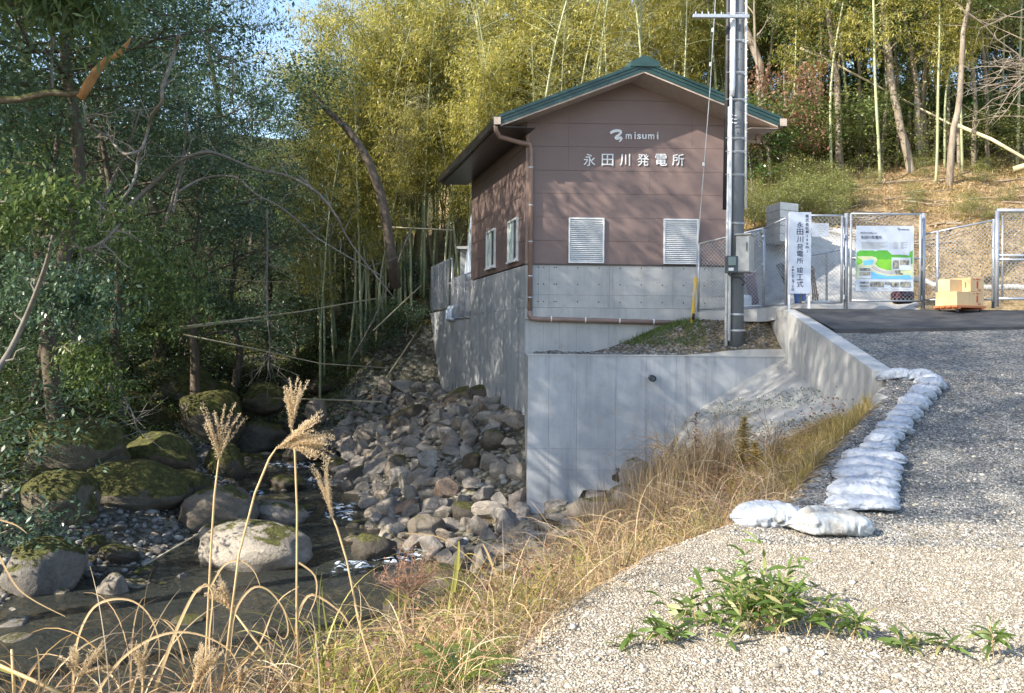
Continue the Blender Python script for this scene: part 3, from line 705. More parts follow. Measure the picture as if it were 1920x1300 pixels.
# concrete base, front
outl = [(0, .72), (WID, .72), (WID, zc - .037), (0, zc - .037)]
hol = [(a, z) for a in [.29, .42, .55 + .12] + [.72 + .5 * k for k in range(9)] for z in (.86, 1.27, 1.66)]
panel_wall(house, outl, ff, [0, .30, .55, 1.97, 3.47, WID], [.72, 1.02, zc], M['concrete_new'], holes=hol, back=.3)
MB().prism([(-.02, .44), (WID, .44), (WID, .715), (-.02, .715)], ff, -.05, .25).build('base_band', M['concrete_new'], house)
out2 = [(0, -.6), (WID, -.6), (WID, .435), (0, .435)]
panel_wall(house, out2, ff, [0, .42, .8, 1.2, 1.95, 2.75, 3.6, WID], [-.6, .435], M['concrete_new'], back=.3)
# concrete base, long side
s1 = [(0, -2.9), (DEP * BL, -2.9), (DEP * BL, zc - .037), (0, zc - .037)]
panel_wall(house, s1, fs, [0, 1.6, 3.1, 4.6, DEP * BL], [-2.9, -1.2, .70, zc], M['concrete'], back=.3)
# drain holes etc. windows on the side
def side_window(a0, a1, z0, z1):
    w = MB()
    for (x0, x1, y0, y1) in ((a0, a1, z0, z0 + .05), (a0, a1, z1 - .05, z1), (a0, a0 + .05, z0 + .05, z1 - .05), (a1 - .05, a1, z0 + .05, z1 - .05)):
        w.prism([(x0, y0), (x1, y0), (x1, y1), (x0, y1)], fs, -.055, -.004)
    mid = (a0 + a1) / 2
    w.prism([(mid - .03, z0 + .05), (mid + .03, z0 + .05), (mid + .03, z1 - .05), (mid - .03, z1 - .05)], fs, -.04, -.005)
    wo = w.build('window', M['white'], house)
    for x0, x1 in ((a0 + .05, mid - .03), (mid + .03, a1 - .05)):
        g = MB().prism([(x0, z0 + .05), (x1, z0 + .05), (x1, z1 - .05), (x0, z1 - .05)], fs, -.018, -.0055).build('pane', M['curtain'] if x0 > mid - .1 else M['glass'])
        g.parent = wo
    s = MB().prism([(a0 - .03, z0 - .04), (a1 + .03, z0 - .04), (a1 + .03, z0 - .002), (a0 - .03, z0 - .002)], fs, -.085, -.0045).build('sill', M['white'])
    s.parent = wo
side_window(.68, 1.58, 1.90, 2.93)
side_window(3.0, 4.0, 1.92, 2.95)
# louvres on the front
for px0, px1 in ((1066, 1132), (1245, 1309)):
    a0 = P(px0, 450, 20)[0] - O[0]; a1 = P(px1, 450, 20.1)[0] - O[0]; z0, z1 = 1.77, 2.83
    w = MB()
    for (x0, x1, y0, y1) in ((a0, a1, z0, z0 + .035), (a0, a1, z1 - .035, z1), (a0, a0 + .035, z0 + .035, z1 - .035), (a1 - .035, a1, z0 + .035, z1 - .035)):
        w.prism([(x0, y0), (x1, y0), (x1, y1), (x0, y1)], ff, -.07, -.0045)
    lo = w.build('louvre', M['white'], house)
    bk = MB().prism([(a0 + .03, z0 + .03), (a1 - .03, z0 + .03), (a1 - .03, z1 - .03), (a0 + .03, z1 - .03)], ff, -.012, -.005).build('backing', M['steel_grey']); bk.parent = lo
    sl = MB(); nS = 21
    for k in range(nS):
        zz = z0 + .045 + (z1 - z0 - .09) * k / nS; st = (z1 - z0 - .09) / nS
        pts = [ff(a0 + .036, zz, -.062), ff(a1 - .036, zz, -.062), ff(a1 - .036, zz + .004, -.066), ff(a0 + .036, zz + .004, -.066),
               ff(a0 + .036, zz + st * .78, -.02), ff(a1 - .036, zz + st * .78, -.02), ff(a1 - .036, zz + st * .78 + .004, -.024), ff(a0 + .036, zz + st * .78 + .004, -.024)]
        sl.hexa([pts[0], pts[1], pts[5], pts[4], pts[3], pts[2], pts[6], pts[7]])
    so = sl.build('slats', M['white']); so.parent = lo; tag(so, kind='stuff')

# roof: two slabs with stepped green fascia, soffit, ridge cap
RX, RZ = WID / 2, 6.28
def roofp(a, t, z):                    # a across the front from the left corner, t metres along the side direction
    return (O[0] + a * 1.0 + bvec[0] * t, O[1] + a * FD[1] + bvec[1] * t, z)
T0, T1 = -.78, 6.55
OV = .82; OVR = .66
slope = (RZ - 5.02) / (RX + OV)
for sgn in (-1, 1):
    xe = -OV if sgn < 0 else WID + OVR
    def zl(a): return RZ - abs(a - RX) * slope
    def slab(zt, zb, inset, t0, t1, mat, name, parent=house):
        xr, xl = RX, xe - sgn * inset
        zl0, zr0 = zl(xl), zl(xr)
        return MB().hexa([roofp(xl, t0, zl0 + zb), roofp(xr, t0, zr0 + zb), roofp(xr, t1, zr0 + zb), roofp(xl, t1, zl0 + zb),
                          roofp(xl, t0, zl0 + zt), roofp(xr, t0, zr0 + zt), roofp(xr, t1, zr0 + zt), roofp(xl, t1, zl0 + zt)]).build(name, mat, parent)
    slab(.0, -.055, -.04, T0 - .035, T1 + .02, M['roof_green'], 'roof_sheet')
    slab(-.057, -.125, .0, T0 - .015, T1, M['roof_green'], 'fascia')
    slab(-.127, -.215, .0, T0, T1, M['roof_green'], 'fascia')
    slab(-.217, -.255, .02, T0 + .015, T1 - .02, M['soffit'], 'soffit')
    # standing seams
    k = T0 + .1
    while k < T1:
        xr, xl = RX, xe
        MB().hexa([roofp(xl, k, zl(xl)), roofp(xr, k, zl(xr)), roofp(xr, k + .03, zl(xr)), roofp(xl, k + .03, zl(xl)),
                   roofp(xl, k, zl(xl) + .035), roofp(xr, k, zl(xr) + .035), roofp(xr, k + .03, zl(xr) + .035), roofp(xl, k + .03, zl(xl) + .035)]).build('roof_seam', M['roof_green'], house)
        k += .42
for s_, (w1, h1) in enumerate(((.30, .10),)):
    pr = [(RX - .34, RZ - .34 * slope + .004), (RX + .34, RZ - .34 * slope + .004), (RX + .32, RZ - .30 * slope + .10), (RX + .03, RZ + .12), (RX - .03, RZ + .12), (RX - .32, RZ - .30 * slope + .10)]
    MB().prism(pr, lambda a, z, d: roofp(a, d, z), T0 - .05, T1 + .05).build('ridge_cap', M['roof_green'], house)
# eave closing boards and gutters
for xe, s_ in ((-OV, -1), (WID + OVR, 1)):
    ze = RZ - abs(xe - RX) * slope
    x0, x1 = (xe - .14, xe - .005) if s_ < 0 else (xe + .005, xe + .14)
    mb = MB().hexa([roofp(x0 + .02, T0 - .03, ze - .22), roofp(x1 - .02, T0 - .03, ze - .22), roofp(x1 - .02, T1 + .03, ze - .22), roofp(x0 + .02, T1 + .03, ze - .22),
                    roofp(x0, T0 - .03, ze - .07), roofp(x1, T0 - .03, ze - .07), roofp(x1, T1 + .03, ze - .07), roofp(x0, T1 + .03, ze - .07)])
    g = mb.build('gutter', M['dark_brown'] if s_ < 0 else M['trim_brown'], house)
    mb = MB().hexa([roofp(x0 - .006, T0 - .045, ze - .225), roofp(x1 + .006, T0 - .045, ze - .225), roofp(x1 + .006, T0 - .032, ze - .225), roofp(x0 - .006, T0 - .032, ze - .225),
                    roofp(x0 - .012, T0 - .045, ze - .06), roofp(x1 + .006, T0 - .045, ze - .06), roofp(x1 + .006, T0 - .032, ze - .06), roofp(x0 - .012, T0 - .032, ze - .06)])
    e = mb.build('end_cap', M['soffit']); e.parent = g
    # boxed eave underside
    xa, xb = (xe + .01, .0) if s_ < 0 else (WID, xe - .01)
    za = ze - .26
    MB().hexa([roofp(xa, T0 + .02, za - .01), roofp(xb, T0 + .02, za - .01), roofp(xb, T1 - .02, za - .01), roofp(xa, T1 - .02, za - .01),
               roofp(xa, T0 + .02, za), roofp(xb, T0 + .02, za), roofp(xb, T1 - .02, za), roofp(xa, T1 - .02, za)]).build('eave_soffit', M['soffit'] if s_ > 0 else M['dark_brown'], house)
MB().prism([(WID + .02, 4.62), (WID + OVR - .12, 4.62), (WID + OVR - .12, 4.68), (WID + .02, 4.68)], ff, -.15, -.10).build('drain_arm', M['trim_brown'], house)
MB().prism([(WID + OVR - .14, 4.62), (WID + OVR - .04, 4.62), (WID + OVR - .04, 4.80), (WID + OVR - .14, 4.80)], ff, -.16, -.08).build('drain_elbow', M['trim_brown'], house)
# downpipe from the left gutter and the long drain pipe
ze = RZ - (RX + OV) * slope
dp = thing('downpipe', 'tan brown rain pipe running down the house corner and along the concrete base', 'pipe', ff(0, .5, -.1))
pth = [roofp(-OV - .07, T0 + .1, ze - .2), roofp(-OV - .07, T0 + .1, ze - .32), roofp(-OV + .06, T0 + .3, ze - .42), ff(-.12, ze - .48, -.14), ff(.07, ze - .50, -.11), ff(.10, ze - .62, -.10), ff(.10, .62, -.10)]
mb = MB().tube(pth, .055, 14); mb.build('vertical_pipe', M['trim_brown'], dp, smooth=True)
mb = MB().tube([ff(.10, .64, -.10), ff(.10, .52, -.10), ff(.15, .46, -.10), ff(.26, .45, -.10), ff(4.6, .37, -.10)], .058, 14); mb.build('long_pipe', M['trim_brown'], dp, smooth=True)
for z in (3.98, 3.1, 2.25, 1.45, .95):
    MB().tube([ff(.10, z - .012, -.10), ff(.10, z + .012, -.10)], .066, 12).build('clip', M['alu'], dp)
for a in (.6, 1.4, 2.2, 3.0, 3.8):
    MB().tube([ff(a - .012, .453 - (a - .26) * .0184, -.10), ff(a + .012, .4525 - (a - .26) * .0184, -.10)], .070, 12).build('clip', M['white'], dp)

# lettering, one mesh per character
def glyph(body, name, parent, fn, mat, d0=-.03, d1=-.004, bold=0.0, w=None, h=None, cx=0, cz=0, keep=False):
    """fn(a, z, d) maps the sign plane to the place; the character is fitted to w x h about (cx, cz)"""
    c = bpy.data.curves.new('lettering', 'FONT'); c.body = body; c.resolution_u = 3; c.offset = bold
    o = bpy.data.objects.new('lettering', c); COL.objects.link(o)
    c.extrude = .5
    me = bpy.data.meshes.new_from_object(o)
    COL.objects.unlink(o); bpy.data.objects.remove(o); bpy.data.curves.remove(c)
    co = np.empty(len(me.vertices) * 3); me.vertices.foreach_get('co', co); co = co.reshape(-1, 3)
    if not len(co): return None
    lo, hi = co.min(0), co.max(0); sx = (w / (hi[0] - lo[0])) if w else None; sy = (h / (hi[1] - lo[1])) if h else None
    if keep or sx is None or sy is None: s_ = min(v for v in (sx, sy) if v); sx = sy = s_
    a = (co[:, 0] - (lo[0] + hi[0]) / 2) * sx + cx; z = (co[:, 1] - (lo[1] + hi[1]) / 2) * sy + cz
    d = np.where(co[:, 2] > 0, d0, d1)
    nv = np.array([fn(a[i], z[i], d[i]) for i in range(len(a))])
    me.vertices.foreach_set('co', nv.ravel()); me.materials.clear(); me.materials.append(mat); me.update()
    o = bpy.data.objects.new(name, me); link(o)
    return part_at(o, parent) if parent is not None else o
sgn = thing('wall_lettering', 'raised white letters and wave logo fixed to the brown gable wall', 'sign', ff(2.4, 4, -.03))
def fa(px): return P(px, 299, 20.05)[0] - O[0]
for ch, px in zip('永田川発電所', (1105, 1139, 1172, 1206, 1240, 1272)):
    w_ = 22 / 80 if ch != '川' else 19 / 80
    z_ = P(px, 300.5, 20 + .03 * fa(px))[2]
    glyph(ch, 'letter', sgn, ff, M['white'], w=w_, h=22.5 / 80, cx=fa(px), cz=z_, bold=.006)
for ch, px, wpx in zip('misumi', (1178.5, 1190.5, 1198, 1208, 1221, 1233), (11, 2.8, 7.5, 8.5, 11.5, 2.8)):
    tall = ch == 'i'
    z_ = P(px, 256.3 if not tall else 254.3, 20.05)[2]
    glyph(ch, 'letter', sgn, ff, M['white'], w=wpx / 80, h=(9.2 if not tall else 13.5) / 80, cx=fa(px), cz=z_, bold=.012)
def stroke_poly(pts, ws, fn, d0, d1, name, mat, parent):
    mb = MB(); L_ = [Vector((p[0], p[1])) for p in pts]; lf = []; rt = []
    for i, p in enumerate(L_):
        d = (L_[min(i + 1, len(L_) - 1)] - L_[max(0, i - 1)]).normalized(); nrm = Vector((-d.y, d.x)) * ws[i] / 2
        lf.append(p + nrm); rt.append(p - nrm)
    for i in range(len(L_) - 1):
        mb.prism([tuple(rt[i]), tuple(rt[i + 1]), tuple(lf[i + 1]), tuple(lf[i])], fn, d0 - .0004 * (i % 3), d1)
    return mb.build(name, mat, parent)
def logo(fn, cx, cz, s, d0, d1, mat, parent, name='logo'):
    # brush-like wave in units of the photographed logo (23 wide, 22 high)
    pts = [(-11.5, 4.5), (-6, 8.0), (0, 9.3), (5, 9.2), (8, 8.0), (8.2, 5.6), (5, 2.0), (.5, -1.5), (-2, -4.5), (-.5, -6.2), (4, -4.6), (8.5, -2.8), (10, -4.2), (8, -8), (5, -11)]
    ws = [4.6, 5.2, 5.4, 5.0, 4.4, 4.0, 4.6, 5.0, 4.6, 4.2, 4.2, 3.8, 3.4, 3.2, 1.8]
    P2 = [(cx + p[0] * s, cz + p[1] * s) for p in pts]
    return stroke_poly(P2, [w * s for w in ws], fn, d0, d1, name, mat, parent)
logo(ff, fa(1155.5), P(1156, 255, 20.05)[2], 1 / 80 * 1.02, -.03, -.004, M['white'], sgn)

# low walls running on behind the house, with fence
lw = thing('stream_wall', 'long blue-grey concrete wall running back along the stream from the house', 'wall', fs(9, 0, .1))
L1, L2, L3 = DEP * BL + .01, 9.75, 16.4
panel_wall(lw, [(L1, -2.9), (L2, -2.9), (L2, .55), (L1, .55)], fs, [L1, 7.9, L2], [-2.9, -1.1, .55], M['concrete'], back=.28)
panel_wall(lw, [(L2 + .01, -2.9), (L3, -2.9), (L3, .95), (L2 + .01, .95)], fs, [L2, 13.0, L3], [-2.9, -1.1, .15, .95], M['concrete'], back=.28)
MB().prism([(L1, .552), (L2, .552), (L2, .575), (L1, .575)], fs, -.02, .30).build('coping', M['concrete_new'], lw)
# far return of the wall facing the camera side
# ------------------------------------------------------------------ chain-link fence helper
def chainlink(fn, a0, a1, zlo, zhi, parent, pitch=.062, r=.0028, name='chain_link_mesh', mat=None, slant=None):
    """crossed wires between zlo(a) and zhi(a)"""
    mb = MB(); Hh = max(zhi(a0), zhi(a1)) - min(zlo(a0), zlo(a1))
    for sg in (1, -1):
        a = a0 - Hh - pitch
        while a < a1 + Hh:
            poly = [(a, -99), (a, -99)]
            # line  a(t) = a + sg' t , z = zb + t
            zb = min(zlo(a0), zlo(a1)); pts = []
            n_ = 24
            seg = None
            for q in range(n_ + 1):
                t_ = Hh * q / n_; aa = a + t_ if sg > 0 else a + Hh - t_; z = zb + t_
                ok = a0 <= aa <= a1 and zlo(aa) <= z <= zhi(aa)
                if ok: pts.append((aa, z))
            if len(pts) >= 2:
                (x0, z0), (x1, z1) = pts[0], pts[-1]
                dd = 0 if sg > 0 else .004
                mb.hexa([fn(x0 - r, z0, dd), fn(x0 + r, z0, dd), fn(x0 + r, z0, dd + 2 * r), fn(x0 - r, z0, dd + 2 * r),
                         fn(x1 - r, z1, dd), fn(x1 + r, z1, dd), fn(x1 + r, z1, dd + 2 * r), fn(x1 - r, z1, dd + 2 * r)])
            a += pitch * 1.414
    return tag(mb.build(name, mat or M['alu'], parent), kind='stuff')
def tubef(fn, pts, r, name, parent, mat=None, n=8):
    return MB().tube([fn(*p) for p in pts], r, n).build(name, mat or M['alu'], parent, smooth=True)

# fence on the stream wall
fc = thing('mesh_fence', 'bluish galvanised mesh fence standing on the concrete wall behind the house', 'fence', fs(8, .55, .1))
zt = 2.02
for a in (6.25, 7.6, 8.8, 9.6): tubef(fs, [(a, .56, .1), (a, zt, .1)], .024, 'post', fc)
tubef(fs, [(6.25, zt, .1), (9.6, zt, .1)], .02, 'rail', fc); tubef(fs, [(6.25, .64, .1), (9.6, .64, .1)], .02, 'rail', fc)
chainlink(fs, 6.27, 9.6, lambda a: .64, lambda a: zt, fc, .07, .0035)
for a in (9.9, 11.2, 12.6, 13.9): tubef(fs, [(a, .96, .1), (a, 2.75, .1)], .026, 'post', fc)
tubef(fs, [(9.9, 2.75, .1), (13.9, 2.75, .1)], .02, 'rail', fc); tubef(fs, [(9.9, 1.05, .1), (13.9, 1.05, .1)], .02, 'rail', fc); tubef(fs, [(9.9, 1.9, .1), (13.9, 1.9, .1)], .016, 'rail', fc)
tubef(fs, [(9.6, zt, .1), (9.9, 2.75, .1)], .02, 'rail', fc)
chainlink(fs, 9.92, 13.9, lambda a: 1.05, lambda a: 2.75, fc, .08, .004)
# pale hoses over the notch
for k, a in enumerate((9.0, 9.35, 9.7)):
    t_ = MB().tube([fs(a + .5, 1.10, .35), fs(a + .3, 1.06, .05), fs(a + .15, .9, -.06), fs(a, .62, -.10), fs(a - .25, .60, -.06)], .055, 10)
    h = t_.build('hose', M['cloth_white'] if k != 1 else M['alu'], smooth=True)
    tag(h, ['leftmost of three pale hoses hanging over the notch in the wall', 'middle grey hose hanging over the notch in the wall', 'rightmost of three pale hoses hanging over the notch in the wall'][2 - k], 'hose', 'hoses over the wall notch')
# small shed and tarp behind
sh = thing('shed', 'tiny grey shed with a flat roof behind the power house', 'shed', (-1.8, 29, .5))
MB().box(-1.78, -1.3, 29.0, 30, .9, 3.0).build('shed_wall', M['steel_grey'], sh)
MB().box(-1.90, -1.1, 28.85, 30.1, 3.0, 3.09).build('shed_roof', M['concrete_new'], sh)
mb = MB(); a, b_, c_ = (-1.62, 28.3, 1.85), (-1.05, 27.3, 1.9), (-1.35, 27.6, 4.0)
n = 10; V = []
for i in range(n + 1):
    for j in range(n + 1):
        u, v = i / n, j / n; p = Vector(a) * (1 - u) * (1 - v) + Vector(b_) * u * (1 - v) + Vector(c_) * v
        p += Vector((.0, -1, 0)) * (.10 * math.sin(u * 17 + v * 5) * (1 - v)); V.append(tuple(p))
q = [(i * (n + 1) + j, (i + 1) * (n + 1) + j, (i + 1) * (n + 1) + j + 1, i * (n + 1) + j + 1) for i in range(n) for j in range(n)]
mb.add(V, q); o = mb.build('tarpaulin', M['cloth_white'], smooth=True)
o.modifiers.new('solid', 'SOLIDIFY').thickness = .01
tag(o, 'pale creased tarpaulin hanging beside the far house corner', 'tarpaulin')
# ------------------------------------------------------------------ utility pole
px_, py_, pz_ = P(1379, 634, 17.6)
PX, PY = px_, 17.6
pz0 = hz(PX, PY) - .15
pole = thing('utility_pole', 'tall grey concrete utility pole with conduits, steel bands and a crossarm', 'pole', (PX, PY, pz0))
def prad(z): return .168 - .0060 * (z - pz0)
MB().tube([(PX, PY, pz0), (PX, PY, pz0 + 5), (PX, PY, pz0 + 11)], [prad(pz0), prad(pz0 + 5), prad(pz0 + 11)], 28).build('shaft', M['pole'], pole, smooth=True)
for zz, m in ((pz0, 0),):
    MB().tube([(PX - .215, PY - .08, pz0 - .05), (PX - .19, PY - .08, pz0 + 5.0)], .034, 10).build('conduit', M['pvc'], pole, smooth=True)
    MB().tube([(PX - .175, PY - .16, pz0 + .2), (PX - .165, PY - .14, pz0 + 3.0), (PX - .17, PY - .12, pz0 + 11)], .030, 10).build('conduit', M['pvc'], pole, smooth=True)
    MB().tube([(PX - .25, PY - .05, pz0 + 2.9), (PX - .225, PY - .05, pz0 + 5.6), (PX - .20, PY - .05, pz0 + 11)], .050, 10).build('cable', M['black'], pole, smooth=True)
    MB().tube([(PX - .155, PY - .15, pz0 + 5.2), (PX - .135, PY - .14, pz0 + 5.4), (PX - .13, PY - .13, pz0 + 11)], .052, 10).build('conduit', M['pvc'], pole, smooth=True)
    MB().tube([(PX + .165, PY - .10, pz0 + 2.9), (PX + .145, PY - .10, pz0 + 6), (PX + .13, PY - .10, pz0 + 11)], .024, 8).build('conduit', M['pvc'], pole, smooth=True)
# step bolts and bands
for py in (140, 190, 262, 330, 590, 507, 420, 287, 80, 30, 620):
    z = P(1379, py, PY)[2]
    MB().tube([(PX, PY, z - .018), (PX, PY, z + .018)], prad(z) + .006, 24).build('band', M['alu'], pole)
    mb = MB().tube([(PX - .27, PY - .14, z), (PX + .16, PY - .17, z + .005)], .010, 6); mb.build('strap', M['alu'], pole)
mb = MB()
for k, py in enumerate((60, 96, 134, 152, 253, 210, 115)):
    z = P(1379, py, PY)[2]; x = PX + (.04 if k % 2 else -.02)
    mb.tube([(x, PY - prad(z) + .003, z), (x, PY - prad(z) - .004, z)], .013, 6)
tag(mb.build('bolt_holes', M['black'], pole), kind='stuff')
mb = MB()
for k in range(14):
    z = P(1379, 30 + 17 * k, PY)[2]
    mb.tube([(PX + .135, PY - .12, z), (PX + .175, PY - .13, z + .01)], .008, 5)
tag(mb.build('cable_ties', M['white'], pole), kind='stuff')
mb = MB()   # stencilled number: plain dashes of faded paint
for (px, py, w, h) in ((1372, 216, 5, 1.4), (1379, 217, 5, 1.4), (1372, 223, 5, 1.4), (1379, 224, 5, 1.4), (1372, 230, 5, 1.6), (1379, 231, 5, 1.6)):
    p = P(px, py, PY - .195)
    mb.box(p[0] - w / 182, p[0] + w / 182, PY - .203, PY - .190, p[2] - h / 182, p[2] + h / 182)
mb.build('painted_marks', M['white'], pole)
ca = P(1345, 33, PY - .2); cz_ = ca[2]
arm = MB(); xl_, xr_ = P(1294, 33, PY)[0], P(1398, 33, PY)[0]
arm.box(xl_, xr_, PY - .30, PY - .23, cz_ - .035, cz_ + .035)
ao = arm.build('crossarm', M['alu'], pole, bevel=.006)
mb = MB()
for k in range(5):
    x = xl_ + .06 + k * .13; mb.tube([(x, PY - .265, cz_ + .036), (x, PY - .265, cz_ + .09)], .014, 6)
b_ = mb.build('bolts', M['alu']); b_.parent = ao; tag(b_, kind='stuff')
# grey cabinet and meter on the pole
def cabinet():
    c = thing('electric_cabinet', 'tall grey electric cabinet with a handle strapped to the utility pole', 'cabinet', P(1400, 475, 17.3))
    x0, x1 = P(1386, 475, 17.3)[0], P(1411, 475, 17.3)[0]; z0, z1 = P(1400, 511, 17.3)[2], P(1400, 442, 17.3)[2]
    R = Matrix.Rotation(math.radians(-28), 4, 'Z'); cc = Vector(((x0 + x1) / 2, 17.35, 0))
    def rot(p): v = R @ (Vector(p) - cc); return v + cc
    def rb(x0, x1, y0, y1, z0, z1, nm, mt, bev=0):
        mb = MB().box(x0, x1, y0, y1, z0, z1); mb.v = [tuple(rot(v)) for v in mb.v]; return mb.build(nm, mt, c, bevel=bev)
    rb(x0 - .02, x1 + .0, 17.2, 17.55, z0, z1, 'case', M['steel_grey'], .008)
    d = rb(x0 - .005, x1 - .015, 17.175, 17.197, z0 + .02, z1 - .03, 'door', M['steel_grey'], .004)
    rb(x0 - .04, x1 + .02, 17.15, 17.57, z1 + .002, z1 + .03, 'lid', M['steel_grey'], .005)
    h = rb(x0 + .20, x0 + .215, 17.150, 17.174, z0 + .42, z0 + .60, 'handle', M['plastic_dark'])
    return c
cabinet()
mt_ = thing('meter_box', 'small dark electricity meter with white label on the utility pole', 'meter box', P(1372, 494, 17.25))
a_, b_ = P(1362, 512, 17.25), P(1383, 480, 17.25)
MB().box(a_[0], b_[0], 17.22, 17.40, a_[2], b_[2]).build('case', M['plastic_dark'], mt_, bevel=.015)
MB().box(a_[0] + .02, b_[0] - .05, 17.175, 17.218, a_[2] + .14, b_[2] - .02).build('meter_window', M['glass'], mt_, bevel=.01)
l_ = P(1371, 505, 17.2); MB().box(l_[0] - .05, l_[0] + .05, 17.20, 17.217, l_[2] - .03, l_[2] + .03).build('label_plate', M['white'], mt_)
MB().tube([P(1366, 513, 17.27), P(1372, 519, 17.25), P(1388, 521, 17.25), P(1396, 530, 17.25), P(1392, 536, 17.25)], .018, 8).build('flexible_conduit', M['black'], mt_, smooth=True)
# guy wire with yellow guard
gw = thing('guy_wire', 'thin guy wire with a yellow guard sleeve stretched to the grass mound', 'wire', P(1300, 600, 18.9))
g0, g1 = P(1298, 605, 18.9), P(1345, -60, 17.6)
MB().tube([g0, P(1313, 400, 18.5), P(1331, 170, 18.0), g1], .009, 6).build('wire', M['alu'], gw)
for f_ in (.42, .72, .82):
    p = Vector(P(1302, 560, 18.8)).lerp(Vector(g1), f_); MB().tube([p - Vector((0, 0, .03)), p + Vector((0, 0, .05))], .028, 8).build('insulator', M['pvc'], gw)
MB().tube([P(1296, 622, 18.9), P(1305, 520, 18.85)], .036, 12).build('guard_sleeve', M['yellow'], gw, smooth=True)
MB().tube([P(1299, 600, 18.88), P(1300, 588, 18.88)], .039, 12).build('guard_band', M['black'], gw, smooth=True)

# ------------------------------------------------------------------ fences by the gate
def fxz(Y, dY=0.0):
    """panel frame whose first coordinate is the pixel column of the photo, second the height"""
    return lambda a, z, d: (P(a, HOR, Y)[0], Y + dY * (a - 1500) / 100 + d, z)
def zof(px, py, Y): return P(px, py, Y)[2]
# left run: from the house to the corner by the banner, over the concrete step
lf = thing('link_fence', 'chain-link fence running from the power house behind the utility pole', 'fence', P(1400, 590, 18.6))
q0, q1, q2 = Vector((P(1314, 0, 19.2)[0], 19.2, 0)), Vector((P(1436, 0, 18.2)[0], 18.2, 0)), Vector((P(1478, 0, 17.6)[0], 17.6, 0))
def seg(p, q):
    L = (q - p).length; u = (q - p) / L; n = Vector((-u.y, u.x, 0))
    return L, (lambda a, z, d: tuple(p + u * a + n * d + Vector((0, 0, z))))
LA, fA = seg(q0, q1); LB, fB = seg(q1, q2)
zA0, zA1 = zof(1314, 458, 19.2), zof(1436, 428, 18.2); zB1 = zof(1478, 409, 17.6)
bA0, bA1, bB1 = zof(1314, 585, 19.2), zof(1436, 577, 18.2), zof(1478, 572, 17.6)
tubef(fA, [(0, bA0, 0), (0, zA0, 0)], .027, 'post', lf); tubef(fA, [(0, zA0, 0), (LA, zA1, 0)], .022, 'rail', lf)
tubef(fA, [(0, bA0 + .05, 0), (LA, bA1 + .05, 0)], .02, 'rail', lf)
tubef(fB, [(0, bA1, 0), (0, zA1, 0)], .030, 'post', lf); tubef(fB, [(0, zA1, 0), (LB, zB1, 0)], .024, 'rail', lf); tubef(fB, [(0, bA1 + .03, 0), (LB, bB1 + .03, 0)], .024, 'rail', lf)
tubef(fB, [(LB, bB1, 0), (LB, zB1, 0)], .03, 'post', lf)
chainlink(fA, .02, LA - .02, lambda a: bA0 + .06 + (bA1 - bA0) * a / LA, lambda a: zA0 + (zA1 - zA0) * a / LA, lf, .060)
chainlink(fB, .02, LB - .02, lambda a: bA1 + .06, lambda a: zA1 + (zB1 - zA1) * a / LB, lf, .060)
for z in (.9, 1.5): MB().tube([fB(-.0, bA1 + z, -.03), fB(0, bA1 + z + .04, -.03)], .034, 8).build('clip', M['alu'], lf)
MB().hexa([(q0.x - .2, 19.05, bA0 - .22), (q1.x, 18.02, bA1 - .3), (q2.x, 17.45, bB1 - .25), (q2.x, 19.4, bA0 - .3), (q0.x - .2, 19.05, bA0 - .02), (q1.x, 18.02, bA1 - .02), (q2.x, 17.45, bB1 - .02), (q2.x, 19.4, bA0 - .02)]).build('kerb', M['concrete_new'], lf)

GY_ = 17.5
def gate_leaf(nm, label, x0, x1, ytop, ybot, Y, midrail=None, heavy=.027, extra=None):
    t = thing(nm, label, 'gate' if 'gate' in nm else 'fence', P((x0 + x1) / 2, ybot, Y))
    X0, X1 = P(x0, 0 + HOR, Y)[0], P(x1, HOR, Y)[0]; zt_, zb_ = zof(x0, ytop, Y), zof(x0, ybot, Y)
    f = lambda a, z, d: (a, Y + d, z)
    g = float(road_z(Y)) + .05
    for X in (X0, X1): tubef(f, [(X, zb_ - .01, 0), (X, zt_, 0)], heavy, 'frame_post', t)
    tubef(f, [(X0, zt_, 0), (X1, zt_, 0)], heavy * .8, 'frame_rail', t); tubef(f, [(X0, zb_, 0), (X1, zb_, 0)], heavy * .8, 'frame_rail', t)
    if midrail: zm = zof(x0, midrail, Y); tubef(f, [(X0, zm, 0), (X1, zm, 0)], heavy * .8, 'frame_rail', t)
    chainlink(f, X0 + .02, X1 - .02, lambda a: zb_ + .02, lambda a: zt_ - .02, t, .060, .0030)
    return t
gate_leaf('gate', 'left leaf of the galvanised chain-link gate, behind the banner sign', 1500, 1577, 404, 567, 17.55)
gt = gate_leaf('gate', 'galvanised chain-link gate leaf carrying the river map board', 1594, 1724, 401, 564, 17.5, 484)
for px, nm in ((1585, 'left'), (1730, 'right')):
    Xp = P(px, HOR, 17.6)[0]
    o = MB().tube([(Xp, 17.6, float(road_z(17.6)) - .1), (Xp, 17.6, zof(px, 400, 17.6))], .040, 14).build('gate_post', M['alu'], smooth=True)
    tag(o, 'galvanised gate post %s of the map board leaf' % ('to the left' if nm == 'left' else 'to the right'), 'post', 'gate posts')
    for k, zz in enumerate((.25, .85, 1.5)):
        h = MB().tube([(Xp - .06, 17.55, float(road_z(17.6)) + zz), (Xp - .06, 17.55, float(road_z(17.6)) + zz + .09)], .028, 8).build('hinge', M['alu'], o, world=True)
